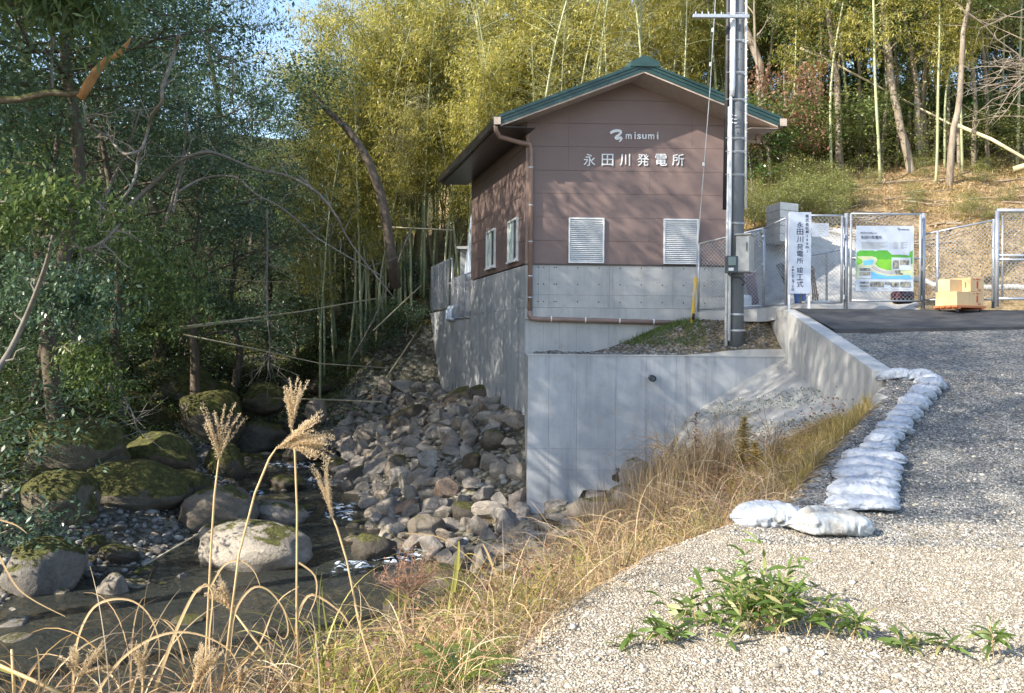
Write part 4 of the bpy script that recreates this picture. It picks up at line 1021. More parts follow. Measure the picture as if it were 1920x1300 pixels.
# second run of fence up the slope to the right and the heavy panel at the frame edge
rf = thing('link_fence', 'chain-link fence climbing to the right behind the cardboard boxes', 'fence', P(1790, 570, 18.2))
r0, r1 = Vector((P(1730, 0, 17.7)[0], 17.7, 0)), Vector((P(1872, 0, 17.3)[0], 17.3, 0)); LR, fR = seg(r0, r1)
z0_, z1_ = zof(1730, 441, 17.7), zof(1872, 412, 17.3); b0_ = zof(1730, 568, 17.7) - .02
tubef(fR, [(0, z0_, 0), (LR, z1_, 0)], .02, 'rail', rf); tubef(fR, [(0, b0_ + .08, 0), (LR, b0_ + .08, 0)], .02, 'rail', rf)
for px in (1762, 1852):
    a = (P(px, 0, 17.6)[0] - r0.x) / (r1.x - r0.x) * LR; zt_ = z0_ + (z1_ - z0_) * a / LR
    po = tubef(fR, [(a, b0_ - .1, 0), (a, zt_ + .02, 0)], .030, 'post', rf)
    for z in (.55, 1.1): k = MB().tube([fR(a, b0_ + z, -.0), fR(a, b0_ + z + .045, 0)], .042, 8).build('clip', M['alu']); k.parent = po
chainlink(fR, .0, LR, lambda a: b0_ + .08, lambda a: z0_ + (z1_ - z0_) * a / LR, rf, .056, .0036)
X0, X1 = P(1873, 0, 16.9)[0], P(1990, 0, 16.9)[0]
hf = thing('fence_panel', 'tall heavy chain-link gate panel cut off at the right edge', 'fence', (X0, 16.9, .6))
f = lambda a, z, d: (a, 16.9 + d, z)
zt_, zb_ = zof(1873, 395, 16.9), zof(1873, 566, 16.9)
for X in (X0, X1): tubef(f, [(X, zb_ - .1, 0), (X, zt_, 0)], .042, 'post', hf)
tubef(f, [(X0 + .11, zb_, 0), (X0 + .11, zt_ - .1, 0)], .022, 'inner_post', hf)
tubef(f, [(X0, zt_, 0), (X1, zt_ + .0, 0)], .040, 'rail', hf); tubef(f, [(X0, zb_ + .06, 0), (X1, zb_ + .06, 0)], .03, 'rail', hf)
for yy in (479, 487): zz = zof(1873, yy, 16.9); tubef(f, [(X0, zz, 0), (X1, zz, 0)], .026, 'rail', hf)
chainlink(f, X0 + .03, X1 - .03, lambda a: zb_ + .06, lambda a: zt_, hf, .060, .0040)
# handrail fence further in, on the ramp behind the banner
hr = thing('handrail', 'thin grey handrail sloping up behind the gate', 'handrail', P(1550, 560, 18.8))
MB().tube([P(1479, 486, 18.8), P(1550, 474, 18.8), P(1580, 467, 18.9)], .022, 8).build('rail', M['alu'], hr)
for px in (1550,): MB().tube([P(px, 474, 18.8), P(px, 564, 18.8)], .026, 8).build('post', M['steel_grey'], hr)
# white concrete block on the slope
cb = thing('valve_block', 'squat white concrete chamber standing on the slope above the fence', 'concrete block', P(1470, 412, 22.6))
p = P(1468, 414, 22.4); q = P(1468, 377, 22.4)
a, b_, c_, d_ = (P(1440, 0, 23.1)[0], 23.1), (P(1466, 0, 22.3)[0], 22.3), (P(1500, 0, 22.6)[0], 22.6), (P(1478, 0, 23.5)[0], 23.5)
zt_, zb_ = P(1466, 378, 22.3)[2], P(1466, 416, 22.3)[2] - .5
n_l = 5
for k in range(n_l):
    z0, z1 = zb_ + (zt_ - zb_) * k / n_l, zb_ + (zt_ - zb_) * (k + 1) / n_l - .012
    MB().hexa([(*a, z0), (*b_, z0), (*c_, z0), (*d_, z0), (*a, z1), (*b_, z1), (*c_, z1), (*d_, z1)]).build('concrete_course', M['pale_block'], cb)
# pale drainage lip across the slope
mb = MB(); pts = [P(px, py, Y) for px, py, Y in ((1592, 492, 22.5), (1625, 488, 22.3), (1700, 476, 22.0), (1760, 480, 21.7), (1840, 483, 21.4), (1925, 484, 21.2), (2050, 486, 21.0))]
pts2 = []
for i in range(len(pts) - 1):
    for k in range(5):
        u = k / 5; p_ = Vector(pts[i]).lerp(Vector(pts[i + 1]), u); p_.z = hz(p_.x, p_.y) + .05 + .02 * math.sin(i * 5 + k * 1.7); pts2.append(p_)
tag(MB().tube(pts2, .075, 10).build('drainage_lip', M['mortar'], smooth=True), 'pale mortar lip running across the slope behind the chain-link fence', 'kerb')

# dark slatted boards, crate and ladder behind the fence
def leaning(nm, label, cat, quadpx, Y, n_sl, mat, dy=.25, gap=.3):
    t = thing(nm, label, cat, P(quadpx[0][0], quadpx[0][1], Y))
    a, b_, c_, d_ = [Vector(P(x, y, Y + (dy if i in (1, 2) else 0))) for i, (x, y) in enumerate(quadpx)]   # a bl, b tl, c tr, d br
    for k in range(n_sl):
        u0, u1 = k / n_sl, (k + 1 - gap) / n_sl
        p = [a.lerp(d_, u0), a.lerp(d_, u1), b_.lerp(c_, u1), b_.lerp(c_, u0)]
        off = Vector((0, .03, 0))
        MB().hexa([*p, *[q + off for q in p]]).build('slat', mat, t)
    for v in (.12, .86):
        p = [a.lerp(b_, v), d_.lerp(c_, v), d_.lerp(c_, v + .07), a.lerp(b_, v + .07)]; off = Vector((0, -.022, 0))
        MB().hexa([*[q + off for q in p], *[q + off * .05 for q in p]]).build('batten', mat, t)
    return t
leaning('slatted_panel', 'dark slatted panel leaning on the pale slope left of the banner', 'panel', [(1476, 545), (1455, 497), (1478, 488), (1482, 520)], 18.7, 7, M['plastic_dark'])
leaning('plastic_trellis', 'purple-black lattice panel standing beside the cabinet', 'panel', [(1409, 575), (1394, 515), (1416, 504), (1424, 575)], 19.2, 9, M['purple'], gap=.45)
leaning('wooden_ladder', 'brown wooden ladder boards leaning right of the banner', 'ladder', [(1524, 564), (1520, 497), (1526, 500), (1537, 564)], 18.5, 3, M['wood'], gap=.4)
bk = P(1500, 562, 18.3); o = MB().tube([(bk[0], 18.3, bk[2] - .08), (bk[0], 18.3, bk[2] + .22)], [.11, .14], 16).build('bucket', M['blue']); tag(o, 'blue plastic bucket half hidden below the banner sign', 'bucket')
bb = P(1400, 572, 18.9); o = MB().box(bb[0] - .12, bb[0] + .1, 18.8, 19.1, bb[2] - .1, bb[2] + .22).build('sack', M['cloth_white'], bevel=.06); tag(o, 'small white sack behind the foot of the utility pole', 'sack')

# ------------------------------------------------------------------ banner sign
BY = 17.2
bn = thing('banner_sign', 'upright white banner sign with vertical black Japanese lettering', 'sign', P(1500, 572, BY))
fb = lambda a, z, d: (a, BY + d, z)
bx0, bx1 = P(1479.5, 470, BY)[0], P(1521, 470, BY)[0]; bz0, bz1 = zof(1500, 551, BY), zof(1500, 398, BY)
MB().box(bx0, bx1, BY, BY + .03, bz0, bz1).build('board', M['sign_white_shaded'], bn, bevel=.004)
for a in (bx0 + .02, bx1 - .02): MB().box(a - .02, a + .02, BY + .032, BY + .07, float(road_z(BY)) - .1, bz1 - .02).build('leg', M['white'], bn)
def vtext(s, cx, ys, w, h, bold=.01, mat=None):
    for ch, y in zip(s, ys):
        if ch == ' ': continue
        ww = w * (.35 if ch in 'ij' else 1)
        glyph(ch, 'letter', bn, fb, mat or M['ink'], -.0045, -.0005, bold, ww, h, P(cx, y, BY)[0], zof(cx, y, BY))
u = BY / F
vtext('永田川発電所竣工式', 1500, (422, 435, 449, 463, 476, 489, 507, 520, 533), 12 * u, 11.2 * u, .006)
vtext('株式会社', 1513.3, (405.5, 413, 421, 428.5), 6.6 * u, 6.6 * u, .008)
for ch, y in zip('Misumi', (435, 442.5, 450, 457, 464, 471.5)):
    glyph(ch, 'letter', bn, fb, M['ink'], -.0045, -.0005, .02, None, (5.2 if ch in 'Mi' else 4.0) * u, P(1513.3, y, BY)[0], zof(1513, y, BY), keep=True)
vtext('令和七年二月二十日', 1486.5, (501, 506.5, 512, 517.3, 522.6, 527.8, 533, 538.2, 543.4), 4.6 * u, 4.4 * u, .01)

# small plate behind the gate
pl = thing('notice_plate', 'small pale notice plate hanging behind the banner sign', 'sign', P(1538, 431, 17.9))
a_, b_ = P(1523, 444, 17.9), P(1554, 419, 17.9)
MB().box(a_[0], b_[0], 17.9, 17.92, a_[2], b_[2]).build('board', M['sign_white_shaded'], pl)
mb = MB()
for k, (w0, w1) in enumerate(((.35, .8), (.2, .9), (.3, .85), (.35, .75), (.4, .65))):
    z = b_[2] - .04 - k * .045; W_ = b_[0] - a_[0]
    mb.box(a_[0] + W_ * w0, a_[0] + W_ * w1, 17.8965, 17.8995, z - .006, z + .006)
tag(mb.build('print_lines', M['steel_grey'], pl), kind='stuff')

# ------------------------------------------------------------------ map board on the gate
MY = 17.42
mpb = thing('map_board', 'white information board with a green river map hung on the gate', 'sign', P(1658, 485, MY))
fm = lambda a, z, d: (P(a, HOR, MY)[0], MY + d, z)
def mz(y): return zof(1658, y, MY)
def mp(pts): return [(x, mz(y)) for x, y in pts]
MB().prism(mp([(1604, 546), (1712, 546), (1712, 424), (1604, 424)]), fm, 0, .02).build('board', M['sign_white_shaded'], mpb)
lv = [0.0]
def art(pts, mat, name='print'):
    lv[0] += .0006
    MB().prism(mp(pts), fm, -.001 - lv[0], -.0005 - lv[0] + .0002).build(name, mat, mpb)
def Q(pts): return [(1600 + x * 120 / 1156, 415 + y * 135 / 1300) for x, y in pts]
art(Q([(45, 620), (45, 570), (110, 530), (350, 530), (390, 548), (430, 525), (600, 525), (670, 590), (1000, 620), (1000, 560), (1060, 520), (1062, 1000), (45, 1000)]), M['print_green'], 'printed_hills')
art(Q([(450, 690), (670, 690), (670, 880), (520, 870), (430, 800), (400, 760)]), M['print_lime'], 'printed_field')
art(Q([(45, 650), (100, 690), (140, 730), (130, 760), (45, 800)]), M['print_lime'], 'printed_field')
art(Q([(45, 640), (300, 632), (395, 655), (430, 700), (385, 770), (440, 830), (600, 885), (820, 880), (1062, 760), (1062, 1045), (45, 1045), (60, 800), (150, 760), (150, 715)]), M['print_sand'], 'printed_bank')
art(Q([(160, 720), (330, 690), (370, 720), (330, 790), (170, 800)]), M['print_blue'], 'printed_pond')
art(Q([(300, 900), (420, 950), (600, 990), (820, 985), (1000, 960), (1062, 1045), (300, 1045)]), M['print_blue'], 'printed_river')
for off, mt_, w in ((0, M['sign_white_shaded'], 62), (0, M['wood'], 34), (0, M['sign_white_shaded'], 12)):
    lv[0] += .0006
    up = Q([(330 + w * .3, 820 - w * .55), (400 + w * .3, 870 - w * .55), (480, 905 - w * .5), (570, 925 - w * .5), (680, 930 - w * .5), (800, 915 - w * .5)])
    dn = Q([(330 - w * .3, 820 + w * .55), (400 - w * .3, 870 + w * .55), (480, 905 + w * .5), (570, 925 + w * .5), (680, 930 + w * .5), (800, 915 + w * .5)])
    mb = MB()
    for i in range(5): mb.prism(mp([dn[i], dn[i + 1], up[i + 1], up[i]]), fm, -.001 - lv[0], -.0006 - lv[0])
    mb.build('printed_channel', mt_, mpb)
art(Q([(740, 890), (840, 880), (830, 930), (890, 945), (880, 965), (760, 960)]), M['print_dark'], 'printed_turbine')
art(Q([(670, 360), (1000, 360), (1000, 605), (680, 605)]), M['sign_white_shaded'], 'printed_box')
art(Q([(675, 655), (1022, 655), (1022, 880), (675, 880)]), M['sign_white_shaded'], 'printed_box')
art(Q([(85, 840), (305, 840), (305, 1035), (85, 1035)]), M['sign_white_shaded'], 'printed_box')
for r_ in ((695, 705, 812, 860), (830, 700, 995, 790), (98, 850, 295, 905), (98, 920, 295, 985), (105, 1095, 262, 1128), (105, 1160, 262, 1188), (293, 1092, 378, 1184), (388, 1092, 532, 1184), (558, 1092, 645, 1140), (662, 1092, 805, 1180), (832, 1092, 1015, 1180)):
    art(Q([(r_[0], r_[3]), (r_[2], r_[3]), (r_[2], r_[1]), (r_[0], r_[1])]), M['print_dark'], 'printed_photo')
mb = MB()
for k, y in enumerate((378, 400, 422, 444, 466, 488)):
    for x0, x1 in ((125, 590 - (k % 3) * 60), (705, 790), (830, 960 - (k % 2) * 70)):
        mb.prism(mp(Q([(x0, y + 4), (x1, y + 4), (x1, y - 3), (x0, y - 3)])), fm, -.0130, -.0125)
for k in range(5):
    for j in range(2):
        x = 110 + k * 190; mb.prism(mp(Q([(x, 1213 + j * 14), (x + 120, 1213 + j * 14), (x + 120, 1207 + j * 14), (x, 1207 + j * 14)])), fm, -.0130, -.0125)
tag(mb.build('print_lines', M['steel_grey'], mpb), kind='stuff')
um = MY / F
def mtext(s, x0, x1, y, hpx, bold=.02, mat=None):
    (X0, Y0), (X1, _) = Q([(x0, y), (x1, y)])
    glyph(s, 'printed_text', mpb, lambda a, z, d: (a, MY + d, z), mat or M['ink'], -.0145, -.0140, bold, P(X1, HOR, MY)[0] - P(X0, HOR, MY)[0], hpx * um, (P(X1, HOR, MY)[0] + P(X0, HOR, MY)[0]) / 2, mz(Y0))
mtext('永田川発電所', 115, 495, 292, 6.2, .01)
mtext('株式会社Misumi', 110, 405, 213, 3.0, .01)
mtext('misumi', 835, 985, 145, 2.2, .04)
logo(lambda a, z, d: (a, MY + d, z), P(Q([(795, 140)])[0][0], HOR, MY)[0], mz(Q([(795, 140)])[0][1]), um * .2, -.0145, -.014, M['ink'], mpb, 'printed_logo')

# ------------------------------------------------------------------ boxes on a dolly
DY = 16.7
gz = float(road_z(DY)) + .055
dl = thing('dolly', 'low orange wooden dolly on black castors under the cardboard boxes', 'dolly', P(1800, 565, DY))
x0, x1 = P(1757, 0, DY)[0], P(1843, 0, DY)[0]
Rz = Matrix.Rotation(math.radians(24), 4, 'Z'); cc = Vector(((x0 + x1) / 2 + .13, DY + .15, 0))
def rbox(a0, a1, b0, b1, z0, z1, nm, mt, par=None, bev=0):
    mb = MB().box(a0, a1, b0, b1, z0, z1); mb.v = [tuple(Rz @ Vector(v) + cc) for v in mb.v]
    return mb.build(nm, mt, par, bevel=bev)
for k in range(4): rbox(-.42, .40, -.26 + k * .135, -.26 + k * .135 + .12, gz + .09, gz + .125, 'plank', M['dolly'], dl)
for a in (-.34, .32):
    rbox(a - .03, a + .03, -.26, .27, gz + .06, gz + .088, 'bearer', M['dolly'], dl)
    for b in (-.2, .2):
        w = MB().tube([tuple(Rz @ Vector((a, b - .018, gz + .032)) + cc), tuple(Rz @ Vector((a, b + .018, gz + .032)) + cc)], .032, 12).build('castor', M['black'], dl)
def carton(label, a0, a1, b0, b1, z0, z1, marks=True):
    t = thing('cardboard_box', label, 'box', tuple(Rz @ Vector(((a0 + a1) / 2, (b0 + b1) / 2, z0)) + cc), 'cardboard boxes on the dolly')
    rbox(a0, a1, b0, b1, z0, z1, 'carton', M['card'], t, .006)
    rbox(a0 + .0, a1 - .0, (b0 + b1) / 2 - .03, (b0 + b1) / 2 + .03, z1 + .001, z1 + .003, 'tape', M['dolly'], t)
    if marks:
        cx = (a0 + a1) / 2; h = z1 - z0
        for dx, w, q0, q1 in ((0, .022, .25, .75), (-.09, .03, .86, .90), (.07, .03, .86, .90), (0, .03, .84, .94), (.06, .04, .10, .18)):
            rbox(cx + dx - w, cx + dx + w, b0 - .003, b0 - .001, z0 + h * q0, z0 + h * q1, 'red_print', M['red'], t)
        rbox(a0 - .003, a0 - .001, b0 + .10, b0 + .12, z0 + h * .3, z0 + h * .7, 'side_mark', M['red'], t)
        rbox(a0 - .003, a0 - .001, b0 + .33, b0 + .35, z0 + h * .3, z0 + h * .7, 'side_mark', M['plastic_dark'], t)
    return t
zb = gz + .127
carton('lower tan cardboard box on the right side of the dolly', -.02, .36, -.24, .24, zb, zb + .27)
carton('upper tan cardboard box with red print, topmost on the dolly', -.02, .36, -.24, .24, zb + .274, zb + .55)
carton('lower cardboard box at the left end of the dolly', -.40, -.025, -.24, .24, zb, zb + .27, False)
carton('small upright cardboard box on top of the left box', -.36, -.03, -.05, .22, zb + .274, zb + .52, False)
# dark red bag behind the gate
rbg = P(1692, 560, 18.3)
def blob(name, mat, c, r, seed, amp=.15, sub=3, sq=1.0, parent=None):
    import bmesh
    bm = bmesh.new(); bmesh.ops.create_icosphere(bm, subdivisions=sub, radius=1)
    for v in bm.verts:
        n_ = mnoise.noise(v.co * 1.7 + Vector((seed, 0, 0))) * amp
        p = Vector((math.copysign(abs(v.co.x) ** sq, v.co.x), math.copysign(abs(v.co.y) ** sq, v.co.y), math.copysign(abs(v.co.z) ** sq, v.co.z))) * (1 + n_)
        v.co = Vector((c[0] + p.x * r[0], c[1] + p.y * r[1], c[2] + p.z * r[2]))
    me = bpy.data.meshes.new(name); bm.to_mesh(me); bm.free(); me.materials.append(mat)
    me.polygons.foreach_set('use_smooth', [True] * len(me.polygons))
    o = bpy.data.objects.new(name, me); link(o)
    return part_at(o, parent) if parent is not None else o
gb = thing('sports_bag', 'dark red and black bag lying on the ground behind the map board', 'bag', (rbg[0], 18.3, rbg[2] - .1))
blob('bag_body', M['bag_red'], (rbg[0], 18.3, rbg[2] + .03), (.24, .16, .15), 3, .1, 3, .7, gb)
blob('side_pocket', M['black'], (rbg[0] - .02, 18.16, rbg[2] - .05), (.22, .06, .06), 5, .1, 2, .7, gb)
blob('pink_panel', M['purple'], (rbg[0] + .04, 18.15, rbg[2] + .08), (.12, .03, .05), 6, .1, 2, .8, gb)
MB().tube([(rbg[0] - .1, 18.2, rbg[2] + .15), (rbg[0] - .05, 18.15, rbg[2] + .21), (rbg[0] + .05, 18.15, rbg[2] + .21), (rbg[0] + .1, 18.2, rbg[2] + .15)], .012, 6).build('strap', M['black'], gb)
# ------------------------------------------------------------------ rocks
import bmesh
def rock_mesh(name, seed, mat, angular=True, sub=3, nclip=17):
    r_ = random.Random(seed); bm = bmesh.new(); bmesh.ops.create_icosphere(bm, subdivisions=sub, radius=1)
    sc = Vector((r_.uniform(.85, 1.2), r_.uniform(.75, 1.0), r_.uniform(.55, .85)))
    planes = []
    if not angular:
        for _ in range(6):
            n_ = Vector((r_.gauss(0, 1), r_.gauss(0, 1), r_.gauss(0, .6))).normalized(); planes.append((n_, r_.uniform(.72, .92)))
    if angular:
        for _ in range(nclip):
            n_ = Vector((r_.gauss(0, 1), r_.gauss(0, 1), r_.gauss(0, 1))).normalized(); planes.append((n_, r_.uniform(.42, .60)))
    for v in bm.verts:
        p = v.co.copy()
        for n_, d in planes:
            e = p.dot(n_) - d
            if e > 0: p -= n_ * e
        a = .03 if angular else .16
        p *= 1 + a * mnoise.noise(v.co * (1.3 if not angular else 2.2) + Vector((seed * 3.1, 0, 0))) + (.012 if angular else .045) * mnoise.noise(v.co * 5 + Vector((seed, 7, 0))) + (0 if angular else .018) * mnoise.noise(v.co * 12 + Vector((seed, 3, 0)))
        v.co = Vector((p.x * sc.x, p.y * sc.y, p.z * sc.z))
    me = bpy.data.meshes.new(name); bm.to_mesh(me); bm.free(); me.materials.append(mat)
    me.polygons.foreach_set('use_smooth', [True] * len(me.polygons))
    if angular: me.polygons.foreach_set('use_smooth', [False] * len(me.polygons))
    return me
ANG = [rock_mesh('riprap', s, M['rock'], True, 3) for s in range(14)]
RND = [rock_mesh('cobble', 50 + s, M['wetrock'], False, 3) for s in range(8)]
RNG_ = [rock_mesh('cobble_pale', 80 + s, M['boulder'], False, 4) for s in range(6)]
BIG = [rock_mesh('boulder', 20 + s, M['boulder'], False, 4) for s in range(6)]
MOS = [rock_mesh('mossy_boulder', 30 + s, M['mossy'], False, 4) for s in range(6)]
CAP = [rock_mesh('capped_boulder', 90, M['mosscap'], False, 4)]
WET = [rock_mesh('dark_boulder', 40 + s, M['wetrock'], False, 4) for s in range(5)]
def put_rock(name, mesh, loc, s, rot, label, cat, group=None):
    o = bpy.data.objects.new(name, mesh); link(o); o.location = loc; o.scale = s if hasattr(s, '__len__') else (s,) * 3; o.rotation_euler = rot
    return tag(o, label, cat, group)
# quarried riprap against the wall: dart throwing on the slope of the pile
R_ = random.Random(5); placed = []
def in_pile(x, y):
    if y > 17.0 and x > side_x(max(y, 20)) - .18 and y >= 20: return False
    if 16.6 < y < 20.2 and x > .20: return False
    if y <= 16.7 and x > .95 + (16.7 - y) * .2: return False
    lo = np.interp(y, [14.6, 15.5, 16.5, 18.5, 20, 22, 24, 26, 28, 31], [-.6, -1.5, -2.4, -3.1, -3.7, -4.3, -4.9, -5.7, -6.0, -5.8])
    return 14.4 < y < 31 and x > lo
cnt = 0; tries = 0
while cnt < 298 and tries < 40000:
    tries += 1
    y = R_.uniform(14.4, 31); x = R_.uniform(-6.0, 1.2)
    if not in_pile(x, y): continue
    r = R_.choice((.19, .23, .26, .29, .33)) * (1.0 if y < 22 else 1.05)
    if any((x - a) ** 2 + ((y - b) * .92) ** 2 < ((r + c) * .70) ** 2 for a, b, c in placed): continue
    placed.append((x, y, r)); cnt += 1
    if R_.random() < .04: mesh = RND[cnt % 8]
    else: mesh = ANG[cnt % 14]
    put_rock('riprap_stone', mesh, (x, y, hz(x, y) + r * R_.uniform(.1, .45)), (r * 1.5 * R_.uniform(.85, 1.25), r * 1.42, r * 1.6), (R_.uniform(-.5, .5), R_.uniform(-.5, .5), R_.uniform(0, 6.3)),
             'rough grey quarry stone in the heap against the concrete wall', 'stone', 'riprap stones heaped along the wall')
print('riprap', cnt, tries)
# small chips filling the gaps
def tiny_rocks(name, N, fx, smin, smax, mat, label, zoff=.0, sub=1):
    bm = bmesh.new(); bmesh.ops.create_icosphere(bm, subdivisions=sub, radius=1)
    base = np.array([v.co[:] for v in bm.verts]); fc = np.array([[v.index for v in f.verts] for f in bm.faces]); bm.free()
    X, Y, Z = fx(N); N = len(X)
    s = rng.uniform(smin, smax, N) * rng.uniform(.6, 1.2, N)
    jit = 1 + rng.uniform(-.28, .28, (N, len(base), 1))
    a = rng.uniform(0, 2 * np.pi, N); ca, sa = np.cos(a)[:, None], np.sin(a)[:, None]
    b = base[None] * jit * np.array([1, .78, .55])
    sx = rng.uniform(.8, 1.3, N)[:, None]
    bx, by, bz = b[..., 0] * sx, b[..., 1], b[..., 2]
    V = np.stack([(bx * ca - by * sa) * s[:, None] + X[:, None], (bx * sa + by * ca) * s[:, None] + Y[:, None], bz * s[:, None] + Z[:, None] + zoff * s[:, None]], -1)
    Fq = (fc[None] + (np.arange(N) * len(base))[:, None, None])
    me = mesh_np(name, V.reshape(-1, 3), Fq.ravel(), 3, mat)
    return tag(link(bpy.data.objects.new(name, me)), label, None, kind='stuff')
def mat_chip(name, stops, rough=.85):
    m, nt, b = _nt(name); g = nt.nodes.new('ShaderNodeNewGeometry')
    c = ramp(nt, g.outputs['Random Per Island'], stops); nt.links.new(c, b.inputs['Base Color'])
    f = noise_tex(nt, 60, 3, .7, 'World'); c2 = mix(nt, .4, c, ramp(nt, f, [(.35, (.5,) * 3), (.6, (1, 1, 1))]), 'MULTIPLY'); nt.links.new(c2, b.inputs['Base Color'])
    b.inputs['Roughness'].default_value = rough; b.inputs['Specular IOR Level'].default_value = .25
    return m
M['chips'] = mat_chip('gravel_chips', [(0, (.07, .07, .068)), (.35, (.15, .15, .145)), (.75, (.26, .255, .245)), (1, (.42, .41, .39))])
M['chips_tan'] = mat_chip('tan_chips', [(0, (.19, .16, .12)), (.3, (.31, .275, .22)), (.7, (.42, .38, .315)), (1, (.60, .56, .49))])
M['chips_bed'] = mat_chip('bed_chips', [(0, (.06, .055, .045)), (.5, (.17, .16, .14)), (1, (.34, .33, .31))], .6)
def f_road(N):
    # denser near the camera
    y = 3.2 + (rng.uniform(0, 1, N) ** 1.55) * 9.0; x = rng.uniform(-.6, 1, N) * 0 + rng.uniform(0, 1, N) * (y * .64 + .9 - crest_x(y)) + crest_x(y) - .5
    k = (x < y * .62 + .4); x, y = x[k], y[k]
    return x, y, height(x, y)
def f_tan(N):
    x, y, z = f_road(N * 2); k = (y < 7.2 + vnoise(x, y, .9) * .5); return x[k], y[k], z[k]
def f_grey(N):
    x, y, z = f_road(N * 2); k = (y > 6.5 + vnoise(x, y, .9) * .5) & (x > crest_x(y) + .1); return x[k], y[k], z[k]
tiny_rocks('loose_gravel', 68000, f_tan, .0035, .0095, M['chips_tan'], 'pale loose stones strewn over the near gravel edge', .15)
tiny_rocks('loose_gravel', 34000, f_grey, .006, .015, M['chips'], 'grey crushed stone covering the access road', .15)
def f_big(N):
    x, y, z = f_road(N); return x, y, z
tiny_rocks('scattered_pebbles', 900, f_big, .012, .028, M['chips_tan'], 'larger white pebbles scattered on the gravel', .2)
def f_pile(N):
    x = rng.uniform(-5.6, 1.1, N * 3); y = rng.uniform(14.2, 31, N * 3)
    k = np.array([in_pile(a, b) for a, b in zip(x, y)]); x, y = x[k][:N], y[k][:N]; return x, y, height(x, y)
tiny_rocks('stone_chips', 3000, f_pile, .04, .12, M['chips_bed'], 'small broken stones filling gaps of the rock heap', .1)
def f_bed(N):
    x = rng.uniform(-11, -1, N * 2); y = rng.uniform(9.5, 27, N * 2); z = height(x, y)
    k = (z > -4.12) & (z < -3.0) & ~((x > -3.2) & (y > 15)); return x[k][:N], y[k][:N], z[k][:N]
tiny_rocks('river_cobbles', 5200, f_bed, .03, .11, M['chips_bed'], 'small grey river stones along the left waterside', .2)
def f_ledge(N):
    x = rng.uniform(.5, 5.3, N); y = rng.uniform(17.35, 19.9, N); return x, y, height(x, y)
tiny_rocks('ledge_stones', 2600, f_ledge, .015, .05, M['chips_bed'], 'brown pebbles on the soil ledge above the retaining wall', .1)
